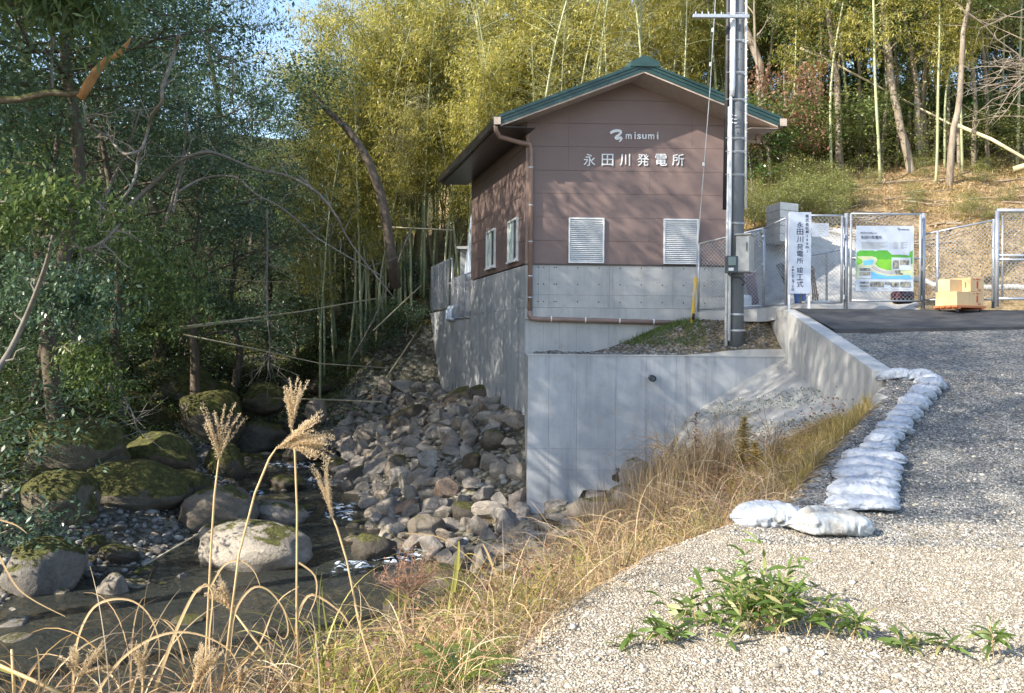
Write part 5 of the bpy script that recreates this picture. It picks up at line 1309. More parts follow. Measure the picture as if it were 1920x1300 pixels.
# named boulders: px centre x, base y, width px, height px, kind, label
def at_z(px, py, z):
    Y = z * F / (HOR - py); return P(px, py, Y), Y
BOUL = [
 (450, 1075, 205, 92, 'B', 'largest smooth pale boulder at the waterside with a moss patch'),
 (385, 1005, 180, 92, 'B', 'grey boulder with mossy left shoulder behind the largest pale boulder'),
 (510, 990, 110, 62, 'B', 'smooth tan boulder at the stream edge right of the mossy pair'),
 (65, 1125, 150, 118, 'BM', 'big boulder with a moss cap at the left edge of the stream'),
 (95, 985, 150, 110, 'M', 'broad mossy boulder on the left bank under the bushes'),
 (235, 955, 190, 90, 'M', 'long moss-covered boulder in the middle of the left bank'),
 (335, 945, 100, 78, 'M', 'rounded mossy boulder with a dark hollow beside it'),
 (415, 905, 90, 85, 'M', 'upright mossy boulder at the inner bend of the stream'),
 (490, 775, 100, 68, 'M', 'bright green round mossy boulder in the upper stream'),
 (412, 765, 55, 52, 'M', 'small mossy boulder left of the bright green one'),
 (385, 830, 130, 105, 'M', 'large sloping mossy boulder on the left of the upper stream'),
 (480, 850, 95, 72, 'W', 'dark brown rounded boulder below the bright green one'),
 (592, 790, 46, 48, 'G', 'pale upright river stone standing mid-stream above the rapids'),
 (680, 755, 92, 42, 'M', 'yellow-green moss mound beside the top of the rock heap'),
 (640, 800, 80, 42, 'W', 'low dark boulder left of the rock heap top'),
 (570, 870, 90, 52, 'W', 'dark wet boulder in the stream above the white water'),
 (530, 925, 88, 38, 'W', 'flat dark boulder left of the white water'),
 (565, 868, 62, 30, 'G', 'light grey flat stone among the rapids'),
 (800, 1018, 80, 54, 'G', 'rounded grey boulder at the lower left of the rock heap'),
 (700, 1058, 86, 58, 'W', 'dark round boulder standing in the stream below the rock heap'),
 (745, 1175, 70, 84, 'M', 'mossy stone standing in the water behind the dry flower stalk'),
 (835, 1120, 130, 62, 'W', 'wide dark boulder in the shadow of the near bank'),
 (835, 1190, 120, 50, 'W', 'low dark boulder beside the near bank weeds'),
 (925, 1060, 90, 54, 'G', 'grey stone near the foot of the weedy bank'),
 (1000, 1045, 80, 40, 'G', 'flat grey stone between heap and weedy bank'),
 (345, 1180, 70, 26, 'W', 'submerged brown boulder just breaking the surface at the left'),
 (205, 1125, 70, 52, 'G', 'low pale stone at the left waterside next to the moss-capped boulder'),
 (240, 1112, 66, 26, 'G', 'flat pale slab lying in the shallow water'),
 (172, 1040, 46, 38, 'M', 'small mossy stone on the left gravel'),
 (215, 1062, 84, 40, 'W', 'brown rounded stone on the left gravel bar'),
 (262, 848, 46, 34, 'G', 'small pale stone perched on the left bank'),
 (262, 872, 44, 24, 'G', 'flat pale stone below the perched one on the left bank'),
 (335, 860, 60, 30, 'G', 'reddish brown stone by the little waterfall'),
 (790, 735, 44, 44, 'M', 'mossy boulder tucked against the end of the stream wall'),
 (445, 730, 60, 30, 'W', 'dark flat rock above the bright green boulder'),
 (620, 745, 90, 50, 'W', 'big dark rock in the upper stream shade'),
 (545, 735, 40, 28, 'G', 'small grey rock beside the upper cascade'),
 (640, 690, 130, 60, 'W', 'dark ledge rock beside the upper cascade'),
 (470, 700, 160, 50, 'W', 'dark ledge rock across the upper stream'),
 (280, 900, 150, 90, 'M', 'moss-grown boulder under the ferns of the left bank'),
 (120, 900, 200, 120, 'M', 'great dark mossy boulder deep under the left bushes'),
 (300, 790, 170, 130, 'M', 'mossy rock face rising from the left stream bank'),
 (1195, 912, 60, 56, 'G', 'grey stone against the concrete wall right of the culvert'),
 (1155, 905, 44, 44, 'W', 'dark stone beside the culvert opening'),
 (1180, 950, 66, 44, 'G', 'brownish stone in front of the culvert opening'),
 (1110, 975, 96, 50, 'G', 'broad grey stone in front of the wall foot'),
 (1060, 985, 70, 42, 'G', 'grey stone at the corner of the wall foot'),
 (1125, 945, 50, 30, 'R', 'reddish stone lying in the culvert mouth'),
 (1250, 935, 60, 40, 'W', 'dark stone at the edge of the dry weeds by the wall'),
 (1070, 1025, 80, 40, 'G', 'grey stone half buried below the weeds by the wall'),
 (985, 1020, 74, 44, 'G', 'round grey stone at the heap foot'),
 (30, 1200, 60, 14, 'G', 'thin flat stone in the shallows at the left edge'),
 (45, 1050, 60, 30, 'G', 'small grey stone behind the moss-capped boulder'),
]
for k, (px, py, w, h, kd, lab) in enumerate(BOUL):
    z = -3.95
    for _ in range(14):
        den = HOR - py
        Y = z * F / den if den < -8 else 40.0
        Y = min(max(Y, 7), 42)
        if py < 800: Y = np.interp(py, [690, 735, 770, 800], [40, 36, 31, 29])
        pp = P(px, py, Y); z = .5 * z + .5 * (max(hz(pp[0], pp[1]), float(water_z(Y)) - .05) if px < 1060 else hz(pp[0], pp[1]))
    pp = P(px, py, Y); zg = pp[2]
    rw = w / F * Y / 2; rh = h / F * Y / 2
    r_ = random.Random(k * 7 + 1)
    pool = {'B': BIG, 'BM': CAP, 'M': MOS, 'W': WET, 'G': RNG_, 'R': ANG}[kd]
    put_rock('boulder', pool[k % len(pool)], (pp[0], Y + rw * .5, zg + rh * .72), (rw * 1.04, rw * r_.uniform(.8, 1.05), rh * 1.45), (r_.uniform(-.1, .1), r_.uniform(-.12, .12), r_.uniform(-.5, .5)), lab, 'boulder')
# medium stones strewn in and beside the stream
spots = []
R2 = random.Random(77); n_ = 0; tr = 0
while n_ < 200 and tr < 16000:
    tr += 1
    y = R2.uniform(10, 36); cxw = np.interp(y, [c[0] for c in CH], [c[1] for c in CH]); hw = np.interp(y, [c[0] for c in CH], [c[2] for c in CH])
    x = cxw + R2.gauss(0, 1) * hw * .9 - .3
    if in_pile(x, y) or x > 1: continue
    z = hz(x, y); wz = float(water_z(y))
    if z < wz - .42 and y < 19: continue
    r = R2.uniform(.10, .24) * (1 if y < 24 else 1.35)
    if any((x - a) ** 2 + (y - b) ** 2 < (r + c) ** 2 * .8 for a, b, c in spots): continue
    spots.append((x, y, r)); n_ += 1
    pool = (RNG_, ANG, RND, ANG)[n_ % 4] if y < 24 else (RND, MOS, RNG_)[n_ % 3]
    put_rock('river_stone', pool[n_ % len(pool)], (x, y, max(z, wz - r * .4) + r * .15), (r * R2.uniform(.9, 1.4), r, r * R2.uniform(.6, .9)), (R2.uniform(-.2, .2), R2.uniform(-.2, .2), R2.uniform(0, 6)),
             'rounded stone lying in or beside the shallow stream', 'stone', 'loose stones along the stream')

# ------------------------------------------------------------------ sandbags
def bag_mesh(seed, L=.33, W=.20, H=.085, knot=False, dirty=False):
    r_ = random.Random(seed); nu, nv = 56, 36; V = []
    for i in range(nu + 1):
        u = -1 + 2 * i / nu
        e = (1 - abs(u) ** 3.2) ** .5 if abs(u) < 1 else 0
        pinch = 1.0
        if knot and u > .35: e = e * (1 - .0) * max(.20, 1 - (u - .35) * 1.6)
        for j in range(nv):
            a = 2 * math.pi * j / nv; c, s = math.cos(a), math.sin(a)
            yy = math.copysign(abs(c) ** .75, c) * W * (e * .9 + .06); zz = math.copysign(abs(s) ** .85, s) * H * (e * .96 + .03)
            n1 = mnoise.noise(Vector((u * 2.2 + seed, c * 1.6, s * 1.6))); n2 = mnoise.noise(Vector((u * 4 + seed, c * 6, s * 6 + 3)))
            wr = .009 * math.sin(u * (26 if knot else 13) + n1 * 5) * (1 - abs(s)) + .014 * n2 + .014 * abs(mnoise.noise(Vector((u * 9 + seed, c * 3, s * 3)))) - .013 * max(0, 1 - abs(mnoise.noise(Vector((u * 4, c * 2.0 + seed, s * 2.0)))) * 7) - .006 * max(0, 1 - abs(mnoise.noise(Vector((u * 9, c * 4.0 + seed, s * 4.0)))) * 7)
            if knot and u > 0: wr += .034 * u * math.sin(a * 8 + n1 * 4) * e
            if not knot and abs(u) > .65: wr += .012 * math.sin(a * 11 + seed) * (abs(u) - .65) * 3
            k = 1 + n1 * .16
            x = u * L * (1 + .05 * n1)
            ln = math.hypot(yy, zz) + 1e-6
            yy += yy / ln * wr; zz = zz * k + zz / ln * wr
            if zz < -H * .55: zz = -H * .55 + (zz + H * .55) * .25
            V.append((x, yy * k, zz + .03 * abs(u) ** 2 * (-1)))
    q = [(i * nv + j, i * nv + (j + 1) % nv, (i + 1) * nv + (j + 1) % nv, (i + 1) * nv + j) for i in range(nu) for j in range(nv)]
    me = mesh_np('sandbag', V, np.array(q).ravel(), 4, M['bag_dirty'] if dirty else M['bag'], True)
    return me
def ray_y(px, py, zf, y0=4, y1=45, st=.05):
    y = y0
    while y < y1:
        p = P(px, py, y)
        if p[2] <= zf(p[0], y): return y
        y += st
    return y1
ROW3 = [Vector((x, y, float(road_z(y)))) for x, y in ((5.28, 11.78), (5.58, 11.72), (5.62, 11.35), (5.28, 10.95), (4.95, 10.5), (4.62, 10.05), (4.32, 9.6), (4.0, 9.2), (3.72, 8.75), (3.48, 8.35), (3.28, 7.9), (3.08, 7.5), (2.95, 7.15))]
# resample evenly along the line on the ground
dist = [0]
for a, b in zip(ROW3, ROW3[1:]): dist.append(dist[-1] + (b - a).length)
tot = dist[-1]
stations = []; s_ = 0
while s_ < tot:
    k = min(max(j for j in range(len(dist)) if dist[j] <= s_ + 1e-6), len(ROW3) - 2)
    yy = ROW3[k].y; across = yy < 8.9; stations.append((s_, k, across)); s_ += .31 if across else .265
nb = len(stations)
nth = ['farthest sandbag, lying against the wing wall end', 'second sandbag from the wing wall in the white row', 'third sandbag from the wing wall in the white row', 'fourth sandbag from the wing wall in the white row', 'fifth sandbag from the wing wall in the white row', 'sixth sandbag from the wing wall in the white row', 'seventh sandbag from the wing wall in the white row', 'eighth sandbag from the wing wall in the white row', 'ninth sandbag from the wing wall in the white row', 'tenth sandbag from the wing wall in the white row', 'eleventh sandbag from the wing wall in the white row', 'twelfth sandbag from the wing wall in the white row', 'thirteenth sandbag from the wing wall in the white row', 'fourteenth sandbag from the wing wall in the white row', 'fifteenth sandbag from the wing wall in the white row', 'sixteenth sandbag from the wing wall in the white row', 'seventeenth sandbag from the wing wall in the white row', 'eighteenth sandbag from the wing wall in the white row', 'nineteenth sandbag from the wing wall in the white row', 'twentieth sandbag from the wing wall in the white row', 'twenty-first sandbag from the wing wall in the white row', 'twenty-second sandbag from the wing wall in the white row', 'twenty-third sandbag from the wing wall in the white row', 'twenty-fourth sandbag from the wing wall in the white row']
RB = random.Random(9)
for i, (s_, k, across) in enumerate(stations):
    p = ROW3[k].lerp(ROW3[k + 1], (s_ - dist[k]) / max(dist[k + 1] - dist[k], 1e-6)); d = ROW3[k + 1] - ROW3[k]
    az = math.atan2(d.y, d.x)
    o = bpy.data.objects.new('sandbag', bag_mesh(100 + i, RB.uniform(.29, .33) if across else RB.uniform(.21, .235), .225 if across else .165, .070 if across else .082)); link(o)
    y_ = min(max(p.y, 7.2), 11.7); sl = (float(road_z(y_ + .2)) - float(road_z(y_ - .2))) / .4
    if across: rot = (math.atan(sl) * .8 - .10, RB.uniform(-.05, .05), az + math.pi / 2 + RB.uniform(-.12, .12) + math.pi)
    else: rot = (RB.uniform(-.06, .06), math.atan(sl * (math.sin(az))) * 1.0 - .07, az + RB.uniform(-.10, .10))
    o.location = (p.x, p.y, p.z + .042 + .010 * (i % 2)); o.rotation_euler = rot; o.scale = (RB.uniform(.92, 1.1), RB.uniform(.9, 1.12), RB.uniform(.85, 1.2))
    tag(o, nth[min(i, len(nth) - 1)] if i < nb - 1 else 'nearest sandbag of the white row, its end gathered and creased', 'sandbag', 'white sandbags edging the gravel road')
def tied_bag(px, py, rz, lab, seed, dirty):
    Y = ray_y(px, py, lambda x, y: hz(x, y) + .06, 5, 9)
    p = P(px, py, Y); t = thing('tied_sandbag', lab, 'sandbag', (p[0], Y, hz(p[0], Y) + .065), None, rz)
    o = bpy.data.objects.new('bag_body', bag_mesh(seed, .35, .23, .105, True, dirty)); link(o, t)
    mb = MB(); mb.tube([(.24, 0, 0), (.31, 0, .01), (.36, .02, .03)], [.035, .022, .050], 12); k = mb.build('tied_neck', M['bag_dirty'], t, smooth=True, world=False)
    mb = MB(); mb.tube([(.290, 0, .008), (.312, 0, .010)], .030, 12); mb.build('tie_cord', M['cloth_white'], t, world=False)
tied_bag(1452, 968, .02, 'tied pale blue-white bag lying at the left end of the sandbags', 301, False)
tied_bag(1548, 984, math.pi - .15, 'tied bag with a soiled brown underside nearest the camera', 302, True)
# ------------------------------------------------------------------ trees
def join_arrays(parts):
    V = []; Fq = []; n = 0
    for v, f in parts: V.append(v); Fq.append(np.asarray(f) + n); n += len(v)
    return np.concatenate(V), np.concatenate(Fq)
def wobble_line(p0, p1, n, amp, r_, sag=0.0):
    p0, p1 = Vector(p0), Vector(p1); L = (p1 - p0).length; out = []
    s = r_.uniform(0, 100)
    for i in range(n + 1):
        t = i / n; p = p0.lerp(p1, t); w = math.sin(math.pi * t) ** .6 if 0 < t < 1 else 0
        p += Vector((mnoise.noise(Vector((s, t * 3, 0))), mnoise.noise(Vector((s, t * 3, 9))), mnoise.noise(Vector((s, t * 3, 5))) * .5)) * amp * L * w
        p.z += sag * L * math.sin(math.pi * t); out.append(p)
    return out
def tree_proto(seed, H=10, r0=.16, lean=(0, 0), crown=(2.6, 3.2), cb=.35, limbs=13, nleaf=12000, ls=.12, asp=.5, leaf='leaf_dark', bark='bark', droop=.3, clump=.34, updir=.5, name='tree'):
    r_ = random.Random(seed); top = Vector((lean[0], lean[1], H))
    tr = wobble_line((0, 0, -.4), top, 9, .07, r_)
    mb = MB(); mb.tube(tr, [r0 * (1 - .82 * (i / 9) ** 1.1) for i in range(10)], 9)
    tips = []
    def at(t):
        f = t * 9; i = min(int(f), 8); return tr[i].lerp(tr[i + 1], f - i)
    for k in range(limbs):
        t = cb + (1 - cb) * ((k + r_.random() * .8) / limbs); p = at(min(t, .99))
        a = k * 2.4 + r_.uniform(-.5, .5); env = math.sin(math.pi * min(1, max(.12, (t - cb) / (1.12 - cb)))) ** .7
        L = crown[0] * (.55 + .55 * env) * r_.uniform(.75, 1.15)
        e = Vector((math.cos(a) * L, math.sin(a) * L, L * updir * r_.uniform(.4, 1.3)))
        lb = wobble_line(p, p + e, 5, .16, r_); rr = r0 * .38 * (1 - .5 * t)
        mb.tube(lb, [rr * (1 - .8 * i / 5) for i in range(6)], 6); tips.append((lb[5], .9)); tips.append((lb[4], .7)); tips.append((lb[3], .6))
        for q in range(4):
            b = lb[2 + q % 3]; a2 = a + r_.uniform(-1.5, 1.5); l2 = L * r_.uniform(.3, .6)
            e2 = Vector((math.cos(a2) * l2, math.sin(a2) * l2, l2 * r_.uniform(-.2, .8)))
            sb = wobble_line(b, b + e2, 3, .2, r_); mb.tube(sb, [rr * .4, rr * .3, rr * .2, rr * .1], 4, cap=False)
            tips.append((sb[3], 1.0)); tips.append((sb[2], .7))
    me_t = bpy.data.meshes.new('trunk'); me_t.from_pydata(mb.v, [], mb.f); me_t.materials.append(M[bark]); me_t.polygons.foreach_set('use_smooth', [True] * len(me_t.polygons))
    g = np.random.default_rng(seed)
    T = np.array([t[0][:] for t in tips]); W = np.array([t[1] for t in tips]); W = W / W.sum()
    # sub clumps: leaves sit in small sprays round each tip
    nsp = nleaf // 22; ti = g.choice(len(T), nsp, p=W)
    sp = T[ti] + g.normal(0, 1, (nsp, 3)) * np.array([clump, clump, clump * .62]) * crown[0] * .36
    C = np.repeat(sp, 22, 0) + g.normal(0, 1, (nsp * 22, 3)) * np.array([.20, .20, .10]) * (ls / .12) * 1.15
    V, Fq = leaf_quads(C, ls, asp, droop)
    me_c = mesh_np('crown', V, Fq, 4, M[leaf])
    return dict(name=name, trunk=me_t, crown=me_c)
def plant(proto, loc, rz, s, label, cat='tree', group=None, tn='trunk', cn='crown', tilt=(0, 0)):
    t = bpy.data.objects.new(proto['name'], None); link(t); t.location = loc; t.rotation_euler = (tilt[0], tilt[1], rz); t.scale = (s,) * 3 if not hasattr(s, '__len__') else s
    tag(t, label, cat, group)
    a = link(bpy.data.objects.new(tn, proto['trunk']), t); b = link(bpy.data.objects.new(cn, proto['crown']), t)
    return t
RT = random.Random(21)
def G(px, Y): x = P(px, HOR, Y)[0]; return (x, Y, hz(x, Y))

broad = [tree_proto(100 + i, 9.5, .17, (RT.uniform(-1, 1), RT.uniform(-1, 1)), (3.0, 3), .28, 15, 17000, .12, .48, 'leaf_dark', 'bark', .35, name='evergreen_tree') for i in range(3)]
broadm = [tree_proto(110 + i, 9, .16, (RT.uniform(-1, 1), RT.uniform(-1, 1)), (2.8, 3), .25, 14, 15000, .12, .5, 'leaf_mid', 'bark', .3, name='broadleaf_tree') for i in range(2)]
cedar = [tree_proto(120 + i, 12, .20, (.4, 0), (2.2, 3), .15, 24, 17000, .17, .20, 'leaf_needle', 'bark', .75, .30, -.05, name='cedar_tree') for i in range(2)]
slim = [tree_proto(130 + i, 11, .15, (RT.uniform(-.8, .8), 0), (2.2, 3), .45, 12, 7000, .11, .5, 'leaf_yellow', 'bark_pale', .3, name='slender_tree') for i in range(3)]
shrubd = [tree_proto(140 + i, 1.9, .035, (.2, 0), (1.25, 1), .10, 11, 4200, .10, .42, 'leaf_dark', 'bark_twig', .3, .5, .5, name='shrub') for i in range(3)]
shrubm = [tree_proto(150 + i, 1.8, .03, (.2, 0), (1.2, 1), .10, 11, 3800, .10, .48, 'leaf_mid', 'bark_twig', .2, .5, .6, name='shrub') for i in range(3)]
shrubm2 = [tree_proto(155 + i, 1.7, .03, (.2, 0), (1.15, 1), .08, 12, 3400, .10, .46, 'leaf_yellow', 'bark_twig', .2, .5, .6, name='shrub') for i in range(3)]
shrubg = [tree_proto(160 + i, 2.2, .04, (.1, .1), (1.1, 1), .15, 10, 3000, .13, .45, 'leaf_glossy', 'bark_twig', .2, .5, .6, name='glossy_shrub') for i in range(2)]

# left bank: dark evergreen mass (px, distance, scale, kind, label)
LEFT = [(-330, 14.5, 1.0, 'b', 'evergreen tree leaning in from the left frame edge, nearest of the left bank'),
        (60, 21, .95, 'b', 'dense evergreen tree above the moss-capped boulder'),
        (-130, 18, 1.25, 'c', 'tall dark cedar at the upper left corner'),
        (230, 24, 1.05, 'b', 'dense evergreen tree in the middle of the left bank'),
        (120, 27, 1.3, 'c', 'tall dark cedar behind the middle of the left bank'),
        (360, 27, 1.05, 'b', 'blue-green evergreen tree overhanging the stream'),
        (300, 31, 1.25, 'c', 'dark cedar under the small opening of sky'),
        (430, 33, 1.0, 'b', 'evergreen tree at the head of the dark stream gully'),
        (505, 37, .95, 'm', 'greener tree leaning over the upper stream'),
        (20, 31, 1.5, 'c', 'tall cedar standing high behind the left bank'),
        (-40, 25, 1.2, 'm', 'greener broadleaf tree at the left frame edge'),
        (560, 40, .9, 'b', 'dark tree between the gully and the bamboo grove'),
        (640, 41, .62, 'b', 'low dark tree on the bank below the bamboo grove'),
        (190, 36, 1.5, 'b', 'broad evergreen tree far up the left slope'),
        (400, 42, 1.45, 'c', 'far cedar on the left slope beside the sky gap')]
cnt_ = {'b': 0, 'c': 0, 'm': 0}
for px, Y, s, k, lab in LEFT:
    pool = {'b': broad, 'c': cedar, 'm': broadm}[k]; cnt_[k] += 1
    plant(pool[cnt_[k] % len(pool)], G(px, Y), RT.uniform(0, 6), s, lab, 'tree', 'trees of the dark left bank')
# trees beyond the left edge that shade the stream, house and road
highs = [tree_proto(180 + i, 13.5, .19, (.8, .3), (4.2, 3), .58, 17, 15000, .13, .5, 'leaf_dark', 'bark', .3, .42, .35, name='spreading_tree') for i in range(2)]
OFF = [(-10.2, 15.2, 1.12, 'tree with a high crown spreading over the stream before the house'), (-8.8, 10.6, 1.0, 'high crowned tree outside the view opposite the retaining wall'), (-11.2, 2.9, (.95, .95, 1.28), 'high crowned tree outside the view whose shade falls on the road'),
       (-8.6, 2.6, (1.0, 1.0, 1.55), 'very tall tree outside the view whose crown shades the upper gravel'),
       (-10.2, 12.7, (1.0, 1.0, 1.15), 'tree outside the view whose crown shades the house front'),
       (-11.2, 6.6, 1.12, 'tree outside the view shading the upper road'), (-9.6, 18.2, 1.02, 'tall tree on the left bank level with the house'), (-13.2, 12.4, 1.2, 'tall tree outside the view high on the left slope')]
for k, (x, y, s, lab) in enumerate(OFF):
    plant(highs[k % 2], (x, y, hz(x, y)), k * 1.3 + .4, s, lab, 'tree', 'high crowned trees over the stream')
# shrubs of the left bank
nS = 0; RS = random.Random(4)
SHL = [(-60, 17), (30, 22), (150, 24), (120, 24), (-30, 14), (250, 28), (330, 33), (200, 29), (350, 33), (470, 35), (560, 38), (600, 40), (640, 38), (690, 38), (730, 37), (760, 36), (700, 41), (650, 43), (590, 44), (520, 42), (90, 29), (260, 33), (160, 33), (775, 35), (745, 40), (10, 26), (-10, 20), (180, 27), (620, 36.5), (680, 36), (640, 33.5), (680, 33), (710, 32.6), (735, 33.4), (765, 32.8), (660, 34.8), (720, 34.4)]
for k, (px, Y) in enumerate(SHL):
    g_ = G(px, Y); s = RS.uniform(.8, 1.35) * (1 if Y < 30 else (.55 if px > 600 else 1.3))
    pool = shrubd if k % 3 else shrubm
    plant(pool[k % 3], g_, RS.uniform(0, 6), s, ('dark leafy shrub ' if k % 3 else 'fresh green shrub ') + ('at the left edge of the shaded bank' if px < 60 else 'on the left bank above the moss-capped boulder' if px < 200 else 'on the left bank above the mossy boulders' if px < 400 else 'at the head of the dark gully' if px < 600 else 'below the bamboo grove beside the rock heap'), 'shrub', 'undergrowth of the shaded banks', 'stems', 'foliage')
# branches hanging low over the left bank: leafy sprays on long limbs
def limb_spray(name, label, pts, r, leafn, ls, leaf, spread, bark='bark_twig'):
    t = thing(name, label, 'branch', pts[0]); P_ = [Vector(p) for p in pts]
    MB().tube(P_, [r * (1 - .7 * i / (len(P_) - 1)) for i in range(len(P_))], 7).build('stem', M[bark], t, smooth=True)
    seg_ = rng.integers(0, len(P_) - 1, leafn // 12); u = rng.uniform(0, 1, len(seg_)); A = np.array([p[:] for p in P_])
    C0 = A[seg_] * (1 - u[:, None]) + A[seg_ + 1] * u[:, None] + rng.normal(0, 1, (len(seg_), 3)) * np.array([spread, spread, spread * .6])
    C = np.repeat(C0, 12, 0) + rng.normal(0, .09, (len(C0) * 12, 3))
    V, Fq = leaf_quads(C, ls, .22 if ls > .15 else .4, .6); o = link(bpy.data.objects.new('foliage', mesh_np('foliage', V, Fq, 4, M[leaf])))
    part_at(o, t); return t
limb_spray('leafy_branch', 'drooping bamboo-like spray hanging in the top left corner', [P(-60, -120, 10), P(50, -70, 10), P(110, -10, 10), P(165, 20, 10)], .03, 2600, .19, 'leaf_pale2', .30)
limb_spray('leafy_branch', 'pale green leafy branch reaching in at the left edge', [P(-90, 420, 11.5), P(0, 380, 11.5), P(70, 370, 11.6), P(150, 400, 11.6)], .025, 3800, .11, 'leaf_mid', .38)
limb_spray('leafy_branch', 'fresh green spray drooping over the stream bank', [P(230, 430, 17), P(290, 470, 17), P(330, 530, 17), P(355, 590, 17)], .03, 3600, .11, 'leaf_mid', .42)
limb_spray('leafy_branch', 'blue-green spray above the moss-capped boulder', [P(40, 520, 15), P(120, 540, 15), P(170, 600, 15)], .03, 3600, .12, 'leaf_dark', .42)
limb_spray('leafy_branch', 'leafy shoot over the sloping mossy rock', [P(120, 650, 17.5), P(180, 700, 17.5), P(215, 760, 17.5)], .02, 1800, .12, 'leaf_mid', .30)

# bare grey vines and branches over the left bank
VN = [
 ('grey vine looping down through the left trees', 13, .030, [(335, 66), (328, 95), (313, 140), (304, 165), (303, 192), (285, 215), (277, 245), (266, 278), (248, 287), (232, 288), (212, 268), (203, 256), (178, 243), (162, 225), (157, 200), (155, 180)]),
 ('long grey vine running down to the bank', 13, .026, [(266, 278), (258, 300), (256, 322), (246, 350), (230, 372), (207, 390), (195, 412), (186, 434)]),
 ('thin vine forking under the sky gap', 16, .022, [(375, 55), (395, 85), (415, 105), (434, 110), (437, 140), (436, 180), (440, 215)]),
 ('arched bare branch bending right over the gully', 18, .045, [(225, 400), (270, 360), (320, 315), (345, 298), (385, 285), (420, 293), (480, 318), (540, 330), (600, 365), (640, 420)]),
 ('second arched branch drooping to the stream', 19, .030, [(335, 360), (380, 335), (440, 332), (480, 365), (520, 385), (560, 415), (600, 450), (720, 520)]),
 ('pale bare limb hanging over the left bank', 12, .030, [(-10, 378), (40, 395), (100, 425), (150, 465), (190, 455), (225, 420)]),
 ('leaning thin trunk low on the left bank', 13, .050, [(-20, 715), (20, 655), (55, 580), (85, 500), (100, 440), (115, 380)]),
 ('slanting grey stem crossing the left trees', 20, .045, [(185, 400), (210, 340), (230, 300), (250, 245), (265, 200)]),
 ('pair stem of the slanting grey one', 21, .040, [(310, 420), (330, 350), (345, 280), (350, 210)]),
 ('thin upright stem right of the pair', 21, .035, [(325, 400), (338, 330), (360, 260)]),
 ('forked twig over the lower left bank', 15, .022, [(105, 570), (130, 600), (140, 620), (150, 640), (153, 645)]),
 ('bare hanging tree top upside down over the gully', 24, .035, [(500, 395), (501, 470), (500, 540), (502, 600), (506, 650), (505, 690)]),
 ('bare twiggy branch low over the left bank', 17, .025, [(205, 720), (218, 745), (240, 760), (250, 780), (256, 800), (268, 822)]),
 ('crooked pale branch on the right of the arch', 22, .035, [(560, 330), (620, 390), (660, 460), (740, 560)]),
 ('long dry bamboo leaning from the grove', 30, .035, [(770, 430), (735, 520), (700, 600), (655, 680)]),
 ('upright grey trunk beside the corner spray', 16, .05, [(98, 15), (100, 60), (97, 110), (98, 165)]),
]
for lab, Y, r, pts in VN:
    t = thing('bare_branch', lab, 'branch', P(*pts[0], Y), 'bare branches over the left bank')
    P3 = [Vector(P(x, y, Y + .4 * math.sin(i * 1.3))) for i, (x, y) in enumerate(pts)]
    # smooth the line
    L_ = []
    for i in range(len(P3) - 1):
        for q in range(3):
            u = q / 3; a = P3[max(i - 1, 0)]; b = P3[i]; c = P3[i + 1]; d = P3[min(i + 2, len(P3) - 1)]
            L_.append(.5 * ((2 * b) + (c - a) * u + (2 * a - 5 * b + 4 * c - d) * u * u + (3 * b - a - 3 * c + d) * u ** 3))
    L_.append(P3[-1])
    MB().tube(L_, [r * (1 - .6 * i / len(L_)) for i in range(len(L_))], 7).build('stem', M['bark_twig'], t, smooth=True)
    mb = MB(); rr = random.Random(int(Y * 100 + pts[0][0]))
    for k in range(int(len(L_) * (1.6 if 'twig' in lab or 'hanging' in lab else .45))):
        i = rr.randrange(2, len(L_)); p = L_[i]; l = rr.uniform(.3, .9) * Y / 18
        dz = -1 if 'hanging' in lab else .25
        e = Vector((rr.uniform(-1, 1), rr.uniform(-.4, .4), rr.uniform(-.4, .8) + dz * .6)).normalized() * l
        w = wobble_line(p, p + e, 3, .2, rr); mb.tube(w, [r * .35, r * .28, r * .2, r * .1], 4, cap=False)
    if mb.v: tag(mb.build('twigs', M['bark_twig'], t), kind='stuff')
t = thing('broken_branch', 'orange-brown split branch jutting from the mossy limb at the upper left', 'branch', P(155, 180, 12))
MB().tube([P(x, y, 12) for x, y in ((150, 185), (165, 160), (180, 135), (200, 112), (225, 100), (240, 80), (246, 70))], [.06, .065, .06, .045, .045, .025, .006], 9).build('split_wood', M['bark_orange'], t, smooth=True)
MB().tube([P(x, y, 12) for x, y in ((-20, 190), (40, 186), (90, 174), (130, 176), (155, 172))], [.05, .05, .045, .05, .055], 9).build('mossy_limb', M['mossy'], t, smooth=True)

